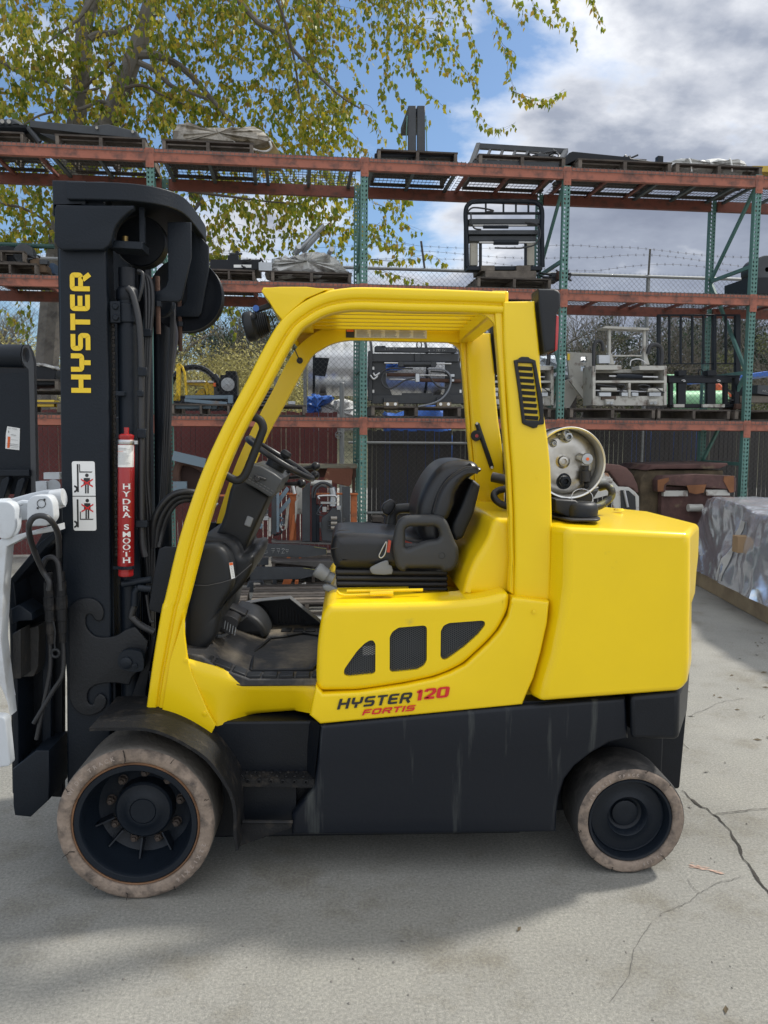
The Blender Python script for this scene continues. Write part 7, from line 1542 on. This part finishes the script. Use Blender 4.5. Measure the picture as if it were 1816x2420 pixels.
kp('bucket_face', 'N1', [(1140,108), (1390,115), (1375,262), (1350,290), (1095,235)], 9.95, 10.0, mat('peeling_rust', (.15, .055, .03), .8, bump=.5, dirt=(.42, .28, .16), dscale=5, dlo=.60, dhi=.66), t); kr('bucket_lip', 'N1', 780, 72, 1430, 112, 10.02, 10.3, mat('weathered_olive_steel', (.20, .19, .14), .8, dirt=(.16, .07, .04), dscale=6, dlo=.5, dhi=.6), t); kr('bucket_side', 'N1', 790, 108, 1420, 200, 10.3, 10.35, RST, t)
kr('bucket_leg', 'N1', 1385, 110, 1410, 1330, 10.2, 10.3, RST, t)
t = thing('rusty_hoop', 'curved rusty hoop and blue-grey angle behind the front pillar', 'steel hoop', (K(440, 1180, 9.6).x, 9.6, .9), None, 'K')
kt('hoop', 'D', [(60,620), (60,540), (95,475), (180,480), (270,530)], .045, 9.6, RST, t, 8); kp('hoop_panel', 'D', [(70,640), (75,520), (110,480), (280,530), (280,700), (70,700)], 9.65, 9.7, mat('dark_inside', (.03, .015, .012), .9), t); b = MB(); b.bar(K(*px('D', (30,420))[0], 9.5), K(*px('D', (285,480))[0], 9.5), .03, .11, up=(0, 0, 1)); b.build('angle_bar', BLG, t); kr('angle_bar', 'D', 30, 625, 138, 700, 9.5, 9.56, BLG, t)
t = thing('dark_timber_stack', 'stack of dark weathered boards on the ground behind the seat', 'timber stack', (K(1105, 1300, 9.8).x, 9.9, 0), None, 'K')
for k in range(8): kr('board', 'S', 1150+(k % 3)*12, 760+k*62, 1420, 790+k*62, 9.7, 10.3, WDK, t)
for x in (610, 640): pass
t = thing('shelf_timbers', 'short dark timbers on the ground beyond the seat near the green upright', 'timber', (K(900, 1250, 10).x, 10, .0), None, 'K'); kr('board', 'S', 600, 738, 690, 775, 9.9, 10.2, WDK, t); kr('board', 'S', 560, 790, 700, 830, 9.9, 10.2, WDK, t); kr('board', 'S', 540, 835, 1000, 1300, 9.95, 10.2, mat('dark_board_face', (.03, .028, .026), .8), t)
# rusty machine parts right of the gas cylinder
t = thing('grab_arm', 'curved rusty brown and white steel grab arm behind the gas cylinder', 'grab arm', (K(1450, 1200, 9.3).x, 9.3, 0), None, 'K')
RBR = mat('brown_rust_paint', (.11, .055, .045), .75, bump=.3, bscale=30, var=.4)
ko = XZ('Q', [(330,640), (400,625), (520,638), (575,660), (620,710), (655,790), (665,850), (640,850), (620,820), (560,800), (520,805), (490,760), (440,690), (330,680)], 9.2, 'K'); plate('arm_shell', ko, 9.15, 9.7, RBR, t, .02, 2, fr='K')
kp('arm_cheek', 'Q', [(480,760), (520,805), (600,808), (650,845), (678,880), (690,1600), (500,1600), (480,860), (330,900), (330,700), (440,700)], 9.12, 9.16, mat('white_rusty', (.50, .49, .45), .6, dirt=(.26, .13, .07), dscale=7, dlo=.55, dhi=.66), t); kp('arm_recess', 'Q', [(540,832), (600,835), (650,880), (655,980), (545,980)], 9.10, 9.118, INK, t, 0); kt('arm_rod', 'Q', [(565,835), (592,960)], .018, 9.09, RAW, t, 10); kt('arm_tube', 'Q', [(340,760), (470,760)], .030, 9.10, LGR, t, 10)
t = thing('rusty_counterweight', 'big rusty brown steel box part with orange corners at the right behind the forklift', 'steel box', (K(1620, 1230, 9.0).x, 9.1, 0), None, 'K')
RB2 = mat('heavy_rust', (.085, .042, .036), .85, bump=.5, bscale=20, var=.5, vscale=5, dirt=(.17, .13, .08), dscale=6, dlo=.58, dhi=.72)
plate('box_cover', XZ('Q', [(780,640), (1350,625), (1355,640), (1290,668), (800,672), (740,680)], 9.3, 'K'), 9.3, 10.2, RB2, t, .01, fr='K')
plate('box_body', XZ('Q', [(690,740), (740,680), (1320,680), (1340,1600), (680,1600)], 9.35, 'K'), 9.35, 10.1, mat('mossy_rust', (.10, .075, .045), .9, bump=.6, var=.6, vscale=7), t, .02, fr='K')
plate('front_bar', rnd(XZ('Q', [(818,755), (850,722), (1110,708), (1395,722), (1402,760), (1398,845), (1350,852), (1340,822), (870,790), (865,845), (820,845)], 9.15, 'K'), .02), 9.1, 9.3, RB2, t, .012, fr='K')
for q in ([(1325,725), (1398,722), (1402,770), (1398,845), (1370,850), (1320,760)], [(820,755), (905,735), (905,760), (870,790), (862,840), (820,842)], [(1040,795), (1190,788), (1170,850), (1110,862), (1060,850)]): kp('rust_scale', 'Q', q, 9.092, 9.098, mat('bright_orange_rust', (.18, .075, .03), .9, bump=.4, var=.4), t, 0)
kp('door_panel', 'Q', [(850,800), (1340,822), (1375,880), (1370,1600), (840,1600)], 9.2, 9.3, RB2, t); kr('wood_strip', 'Q', 865, 835, 1050, 878, 9.14, 9.2, LGR, t); kr('wood_strip', 'Q', 1188, 828, 1370, 872, 9.14, 9.2, LGR, t); kt('pale_pipe', 'Q', [(1050,965), (1155,965)], .045, 9.14, LGR, t, 12)
# foil wrapped bundle on timber at the right
A_, B_ = FZ(1645, 1382, 0), FZ(1814, 1475, 0); dT = (B_-A_).normalized(); nT = Vector((-dT.y, dT.x, 0)); nT = nT if nT.x > 0 else -nT
for k_, (xa_, xb_, yc_, zb_, lab_) in enumerate(((-1.6, -.5, 8.1, 0, 'dark pallet on the ground under the lower fork blade, left'), (-.45, .65, 8.25, 0, 'dark pallet on the ground between the orange stand and the seat'), (-1.5, -.4, 9.9, 0, 'pallet on the ground under the rack behind the steering column, lowest of its stack'), (-1.5, -.4, 9.9, .135, 'pallet second from the ground behind the steering column'), (-.3, .7, 9.95, 0, 'pallet on the ground under the rack just left of the green upright'), (-.3, .7, 9.95, .135, 'upper pallet of the pair just left of the green upright'), (1.0, 2.1, 9.95, 0, 'ground level pallet under the rack behind the seat'))):
    pallet(xa_, xb_, 0, lab_, yc_, world=True, zabs=.004+zb_)
fb = thing('foil_bundle', 'big crumpled silver foil covered load at the right edge', 'foil covered load', (B_.x, B_.y+.5, 0))
from mathutils import noise as mn
nu, nv = 150, 70; bmx = MB()
def foil(u, v):
    s = -.12+3.7*u; h = .96+.12*u+.05*math.sin(u*9)
    if v < .55: t = v/.55; off = .01+.16*t**1.3; Z = .17+(h-.17)*t
    else: t = (v-.55)/.45; off = .17+.85*t; Z = h+.04*math.sin(t*3)
    e_ = max(0, 1-u/.07); off += e_**2*.16*(v < .8); Z -= e_**2*.08*(v > .35)
    P_ = A_+dT*s+nT*off; P_.z = Z; p = Vector((s*1.6, off*1.6, Z*1.6)); a = mn.noise(p*1.1)*.10+mn.voronoi(Vector((p.x*.9, p.y*.9, p.z*.6)))[0][0]*.20+mn.voronoi(Vector((p.x*2.6, p.y*2.6, p.z*1.4)))[0][0]*.040-abs(mn.noise(Vector((p.x*3+p.z*1.5, p.y*3, p.z*1.2-p.x))))*.055+abs(mn.noise(p*7))*.008
    P_ -= nT*a; P_.z += a*.4; return tuple(P_)
for i in range(nu+1):
    for j in range(nv+1): bmx.v.append(foil(i/nu, j/nv))
for i in range(nu):
    for j in range(nv): a = i*(nv+1)+j; bmx.f.append((a, a+nv+1, a+nv+2, a+1))
k0 = len(bmx.v); bmx.v += [tuple(Vector(bmx.v[j])+nT*(.9 if j < nv*.55 else .1)+dT*.06) for j in range(nv+1)]
for j in range(nv): bmx.f.append((j, j+1, k0+j+1, k0+j))
bmx.build('foil_cover', SILV, fb, smooth=22)
b = MB(); b.v = [tuple(Vector(foil(.34+.004*j, .02+j*.05))-nT*.012) for j in range(10)]+[tuple(Vector(foil(.385+.004*j, .02+j*.05))-nT*.012) for j in range(10)]; b.f = [(j, j+1, 11+j, 10+j) for j in range(9)]; b.build('clear_tape', mat('clear_tape', (.50, .49, .46), .3), fb, smooth=0)
p = Vector(foil(.44, .33)); b = MB(); b.box(p.x-.10, p.x+.06, p.y-.10, p.y+.02, p.z-.09, p.z+.08); b.build('cardboard_corner', mat('cardboard', (.30, .20, .11), .8), fb, bevel=.004)
tm = thing('timber_beam', 'long squared pale timber on the ground in front of the foil covered load', 'timber', (B_.x, B_.y, 0))
for o1, o2, zz, nm in ((0, .17, 0, 'timber'), ):
    b = MB(); n = 12
    for i in range(n+1):
        c = A_+dT*(-.5+4.6*i/n)
        for off, z in ((0, 0), (0, .185), (.19, .185), (.19, 0)): q = c+nT*(off+random.uniform(-.003, .003)); b.v.append((q.x, q.y, z+random.uniform(-.004, .004)*(z > 0)))
    for i in range(n):
        for j in range(4): b.f.append((4*i+j, 4*i+(j+1) % 4, 4*i+4+(j+1) % 4, 4*i+4+j))
    b.f += [(0, 1, 2, 3), (4*n, 4*n+3, 4*n+2, 4*n+1)]; b.build('timber_face', WNL, tm, bevel=.008, smooth=20)

# ================================================================== trees
LFM = bpy.data.materials.new('leaf'); LFM.use_nodes = True; n_ = LFM.node_tree; bs = n_.nodes['Principled BSDF']; bs.inputs['Roughness'].default_value = .45
gm = n_.nodes.new('ShaderNodeNewGeometry'); rp = n_.nodes.new('ShaderNodeValToRGB'); e = rp.color_ramp.elements
e[0].position = 0; e[0].color = (.10, .16, .015, 1); e[1].position = 1; e[1].color = (.30, .19, .035, 1)
for p_, c_ in ((.3, (.19, .23, .018, 1)), (.6, (.31, .31, .022, 1)), (.85, (.44, .36, .03, 1))): q = e.new(p_); q.color = c_
n_.links.new(gm.outputs['Random Per Island'], rp.inputs[0]); n_.links.new(rp.outputs[0], bs.inputs['Base Color'])
tr = n_.nodes.new('ShaderNodeBsdfTranslucent'); n_.links.new(rp.outputs[0], tr.inputs['Color']); mxs = n_.nodes.new('ShaderNodeMixShader'); mxs.inputs[0].default_value = .58
n_.links.new(bs.outputs[0], mxs.inputs[1]); n_.links.new(tr.outputs[0], mxs.inputs[2]); n_.links.new(mxs.outputs[0], n_.nodes['Material Output'].inputs[0])
tree = thing('birch_tree', 'big leaning two-stemmed tree with drooping yellow-green leaves behind the rack', 'tree', (K(90, 1300, 13.8).x, 13.8, 0), None, 'K')
def kline(reg, pts, Y): return [K(*px(reg, p)[0], Y) for p in pts]
def limb(reg, pts, Y, r0, r1, name='limb', dy=0):
    P_ = kline(reg, pts, Y); n = len(P_)
    for i, p in enumerate(P_): p.y += dy*i/n
    q = smo(P_, 5); rr = [r0+(r1-r0)*i/(len(q)-1) for i in range(len(q))]; return MB().tube(q, rr, 8).build(name, BRK if r0 > .03 else TWG, tree)
limb('A', [(170,2400), (190,1800), (225,1300), (262,1000), (300,700), (335,500), (355,300), (365,120), (400,0), (440,-300)], 13.9, .21, .10, 'trunk')
limb('A', [(290,1000), (380,700), (470,510), (535,360), (595,200), (640,60), (670,-60), (720,-350)], 13.4, .165, .115, 'trunk')
for pts, Y, r0, r1 in (([(600,235), (680,240), (760,275), (830,330), (900,410), (960,480), (1010,545)], 13.3, .075, .02), ([(940,-120), (1030,0), (1120,100), (1210,150), (1300,250), (1400,350), (1480,420), (1560,470)], 13.0, .05, .012),
     ([(390,170), (420,150), (500,140), (570,110)], 13.6, .07, .03), ([(-60,230), (0,260), (80,310), (170,345), (260,365), (330,400), (430,380)], 13.5, .04, .02), ([(600,270), (680,310), (740,370), (820,400), (900,430)], 13.2, .05, .02),
     ([(480,450), (430,440), (350,470), (250,480), (170,500), (100,540)], 13.3, .035, .012), ([(540,380), (620,370), (720,420), (850,470)], 13.0, .03, .01), ([(540,230), (560,290), (540,400), (520,450)], 13.1, .022, .012),
     ([(350,390), (420,330), (500,260)], 13.6, .03, .02), ([(420,-40), (360,60), (280,130), (200,190)], 13.4, .04, .012), ([(1100,-200), (1200,0), (1260,200), (1290,380), (1300,520)], 12.9, .03, .008),
     ([(820,840), (870,860), (860,880), (840,910)], 13.2, .05, .02), ([(700,800), (850,830), (1000,850), (1150,870), (1300,880)], 12.9, .03, .008), ([(0,880), (100,900), (200,960), (230,1040)], 13.2, .025, .01)):
    limb('A', pts, Y, r0, r1)
rg = random.Random(11); lv = MB(); tw = MB()
def leaf(p, s):
    a = rg.random()*6.28; h = Vector((math.cos(a), math.sin(a), 0)); dn_ = (Vector((0, 0, -1))+h*rg.uniform(-.1, .75)+Vector((rg.gauss(0, .25), rg.gauss(0, .25), 0))).normalized()
    sd_ = dn_.cross(Vector((math.cos(a+1.2), math.sin(a+1.2), .2))).normalized(); nn_ = dn_.cross(sd_); st_ = p+dn_*s*.25; w_ = s*rg.uniform(.30, .42)
    k = len(lv.v); fo = nn_*w_*.35
    lv.v += [tuple(st_), tuple(st_+dn_*s*.33+sd_*w_+fo), tuple(st_+dn_*s), tuple(st_+dn_*s*.33-sd_*w_+fo)]; lv.f += [(k, k+1, k+2), (k, k+2, k+3)]
def strand_pts(pts, dens=.044, s=.103, tw_r=.004):
    tw.tube(pts, [max(.0015, tw_r*(1-i/len(pts))) for i in range(len(pts))], 3, False)
    for a, c in zip(pts, pts[1:]):
        a, c = Vector(a), Vector(c); n = max(1, int((c-a).length/dens+rg.random()))
        for i in range(n):
            p = a.lerp(c, (i+rg.random())/n)
            for _ in range(rg.choice((1, 1, 1, 2))): leaf(p+Vector((rg.gauss(0, .025), rg.gauss(0, .03), rg.gauss(0, .02))), s*rg.uniform(.7, 1.15))
def strand(x, y, Y, L_, lean=None):
    p = K(x, y, Y); pts = [p]; gr = rg.choice((-.30, -.22, -.10, -.05)); d = Vector((rg.gauss(.15, .6), rg.gauss(0, .4), rg.uniform(-.5, .3))).normalized(); n = 8
    for i in range(n):
        d = (d+Vector((rg.gauss(0, .16), rg.gauss(0, .16), gr))).normalized(); p = p+d*L_/n; pts.append(p)
    strand_pts(pts)
for (xa, xb, ya, yb, cnt, La, Lb) in ((-80, 800, -170, 250, 540, .4, 1.1), (780, 1050, -170, 90, 75, .5, 1.1), (-80, 640, 250, 440, 170, .3, .8), (640, 860, 200, 480, 85, .3, .8), (-80, 140, 420, 560, 45, .4, .8), (420, 860, 420, 560, 80, .3, .7),
      (-60, 130, 560, 800, 16, .3, .7), (400, 560, 560, 740, 34, .3, .7), (560, 860, 440, 560, 26, .3, .6), (870, 960, 440, 600, 12, .3, .5)):
    for _ in range(cnt): strand(rg.uniform(xa, xb), rg.uniform(ya, yb), rg.uniform(12.5, 15.0), rg.uniform(La, Lb))
for pts in ([(720,-60), (740,20), (765,60), (800,110), (825,180)], [(880,-60), (905,10), (920,60), (948,118)], [(560,-30), (598,40), (592,110)], [(620,-40), (660,30), (700,70), (750,110)], [(430,-60), (470,40), (510,90), (555,130)], [(490,120), (510,190), (560,240), (535,300), (560,380), (610,425), (700,435), (790,390)],
      [(560,400), (640,420), (720,440)], [(230,90), (280,200), (340,290), (400,370), (385,450), (440,545), (510,560), (575,540)], [(110,-60), (100,150), (115,300), (180,380), (275,465)], [(300,-60), (350,80), (380,170), (400,240), (390,330)], [(20,-60), (20,200), (0,420), (40,560), (80,620)], [(180,-60), (230,60), (220,200), (280,300), (330,330)],
      [(-60,880), (40,915), (80,960), (150,1000)], [(-60,1010), (20,1050), (90,1060), (145,1085)], [(-60,1120), (60,1130), (140,1110), (200,1108), (272,1135)], [(-40,1160), (60,1190), (140,1215), (190,1230)], [(20,870), (60,880), (96,872)], [(0,300), (60,420), (120,480), (190,520)]):
    for rep in range(2):
        P_ = smo([K(*px('T', (p[0]+rg.gauss(0, 7), p[1]+rg.gauss(0, 6)))[0], 12.5+rep*.2) for p in pts], 4); strand_pts(P_, .055, .100)
lv.build('leaves', LFM, tree, smooth=0, fix=False, kind='stuff'); tw.build('twigs', TWG, tree, smooth=0, fix=False, kind='stuff')

# hillside and bare woods
HM = mat('hillside_scrub', (.085, .08, .045), 1, bump=1, bscale=.6, var=.5, var2=(.05, .055, .03), vscale=.25)
b = MB(); nx = 60
for i in range(nx+1):
    x = -90+240*i/nx
    for y, z in ((26, -.1), (34, .6), (46, 3.0+.8*math.sin(i*.7)), (60, 6.0+.9*math.sin(i*.5+1)), (95, 7.5), (260, 4)): b.v.append((x+(y-40)*.3, y, z))
b.f = [(i*6+j, i*6+j+1, (i+1)*6+j+1, (i+1)*6+j) for i in range(nx) for j in range(5)]; b.build('hillside', HM, smooth=60, fr='K', kind='structure')
def bare_mesh(seed, H, m, tw_m):
    rg2 = random.Random(seed); tk = MB(); cr_ = MB()
    def grow(p, d, L_, r, dep):
        n = 3; pts = [p]
        for i in range(n): d = (d+Vector((rg2.gauss(0, .13), rg2.gauss(0, .13), .03))).normalized(); p = p+d*L_/n; pts.append(p)
        (tk if dep < 1 else cr_).tube(pts, [r*(1-.35*i/n) for i in range(n+1)], 5 if dep < 1 else 3, False)
        if dep >= 5: return
        for k in range(rg2.choice((3, 3, 4)) if dep < 4 else 3):
            a = rg2.random()*6.28; sp_ = rg2.uniform(.35, .8); ax_ = frame_axes(d); dd = (d+(ax_[0]*math.cos(a)+ax_[1]*math.sin(a))*sp_+Vector((0, 0, .12))).normalized(); grow(pts[-1].lerp(pts[1], rg2.random()*.75), dd, L_*rg2.uniform(.55, .8), r*.55, dep+1)
    grow(Vector((0, 0, -.3)), Vector((0, 0, 1)), H*.38, H*.016, 0); return tk.mesh('trunk', m, 0, False), cr_.mesh('crown', tw_m, 0, False)
TW2 = mat('grey_brown_twigs', (.13, .115, .09), 1); TW3 = mat('olive_twigs', (.14, .135, .06), 1)
prot = [bare_mesh(5, 7, BRK, TW2), bare_mesh(8, 6.5, BRK, TW2), bare_mesh(13, 6, BRK, TW3)]
rg3 = random.Random(33)
for i in range(84):
    X = rg3.uniform(-26, 36); Yd = rg3.uniform(34, 58); px_ = X/Yd; z = (.6+(Yd-34)*.2 if Yd < 46 else 3+(Yd-46)*.21)
    t = thing('bare_tree', 'leafless grey-brown tree in the wood on the hillside behind the fence', 'tree', (X, Yd, z), 'bare trees on the hillside', 'K')
    tm_, cm_ = prot[rg3.choice((0, 0, 1, 1, 2))]; s = rg3.uniform(.9, 1.3)
    for nm_, me_ in (('trunk', tm_), ('crown', cm_)):
        o = bpy.data.objects.new(nm_, me_); COL.objects.link(o); o.parent = t; ORGN[o.name] = ORGN[t.name]
    t.matrix_world = t.matrix_world @ Euler((0, 0, rg3.random()*6)).to_matrix().to_4x4() @ Matrix.Diagonal((s, s, s, 1))
# dense understorey: bushes of fine twigs / spring leaf, evergreen patches, yellow willows
def bush_mesh(seed, n, size, m, nm='foliage'):
    rg2 = random.Random(seed); b = MB()
    cl = [(Vector((rg2.gauss(0, .42), rg2.gauss(0, .42), abs(rg2.gauss(.5, .30)))), rg2.uniform(.14, .34)) for _ in range(16)]
    for _ in range(n):
        c, r = rg2.choice(cl); d = Vector((rg2.gauss(0, 1), rg2.gauss(0, 1), rg2.gauss(0, 1))).normalized(); p = c+d*r*rg2.random()**.4; a = Vector((rg2.gauss(0, 1), rg2.gauss(0, 1), rg2.gauss(0, 1))).normalized(); c2 = a.cross(d).normalized() if abs(a.dot(d)) < .99 else a
        s = size*rg2.uniform(.5, 1.3); k = len(b.v); b.v += [tuple(p+a*s), tuple(p+c2*s*.6), tuple(p-a*s)]; b.f.append((k, k+1, k+2))
    return b.mesh(nm, m, 0, False)
BG1 = mat('willow_catkins', (.34, .30, .10), .9, var=.4, vscale=4); BG2 = mat('dark_evergreen', (.022, .04, .018), .9); BG3 = mat('scrub_brown', (.10, .088, .05), .95); BG4 = mat('olive_scrub', (.085, .095, .03), .95)
bm_ = [bush_mesh(1, 2600, .022, BG1), bush_mesh(2, 3000, .035, BG2), bush_mesh(3, 3000, .028, BG3), bush_mesh(4, 3000, .028, BG4)]
def bush(k, x, y, Y, s, label, group, cat='bush', sz=1.0, z=None):
    v = K(x, y, Y); z = v.z if z is None else z
    t = thing('bush' if cat == 'bush' else 'evergreen_tree', label, cat, (v.x, Y, z), group, 'K'); o = bpy.data.objects.new('foliage', bm_[k]); COL.objects.link(o); o.parent = t; ORGN[o.name] = ORGN[t.name]
    st_ = bpy.data.objects.new('stem', STEM); COL.objects.link(st_); st_.parent = t; ORGN[st_.name] = ORGN[t.name]; st_.scale = (1, 1, 1)
    t.matrix_world = t.matrix_world @ Euler((0, 0, rg3.random()*6)).to_matrix().to_4x4() @ Matrix.Diagonal((s, s, s*sz, 1))
STEM = MB().tube([(0, 0, -.3), (.02, 0, .3), (0, .02, .6)], [.03, .02, .01], 5).mesh('stem', TWG)
for i in range(11): bush(0, rg3.uniform(330, 640), 1010+rg3.uniform(-15, 20), rg3.uniform(24, 30), rg3.uniform(2.2, 3.3), 'yellow-green willow bush in catkin behind the yellow lift truck', 'willow bushes beyond the fence')
for i in range(4): bush(0, rg3.uniform(-20, 150), 1000, rg3.uniform(24, 30), rg3.uniform(2.4, 3.2), 'yellow-green willow bush seen left of the mast', 'willow bushes left of the mast')
for i in range(20): bush(1, rg3.uniform(1320, 1850), 940+rg3.uniform(-50, 50), rg3.uniform(44, 54), rg3.uniform(2.4, 3.6), 'dark evergreen tree among the bare trees right of the cab', 'evergreen trees on the hillside', 'evergreen', 1.3)
for i in range(8): bush(1, rg3.uniform(480, 620), 930+rg3.uniform(-40, 40), rg3.uniform(40, 50), rg3.uniform(2.6, 3.6), 'dark evergreen tree behind the willows, seen left of the cab', 'evergreen trees behind the willows', 'evergreen', 1.4)
for i in range(30): bush(rg3.choice((2, 2, 3)), rg3.uniform(-60, 1900), 1000+rg3.uniform(-60, 30), rg3.uniform(30, 52), rg3.uniform(1.8, 3.2), 'brown leafless scrub bush on the hillside', 'scrub bushes on the hillside')
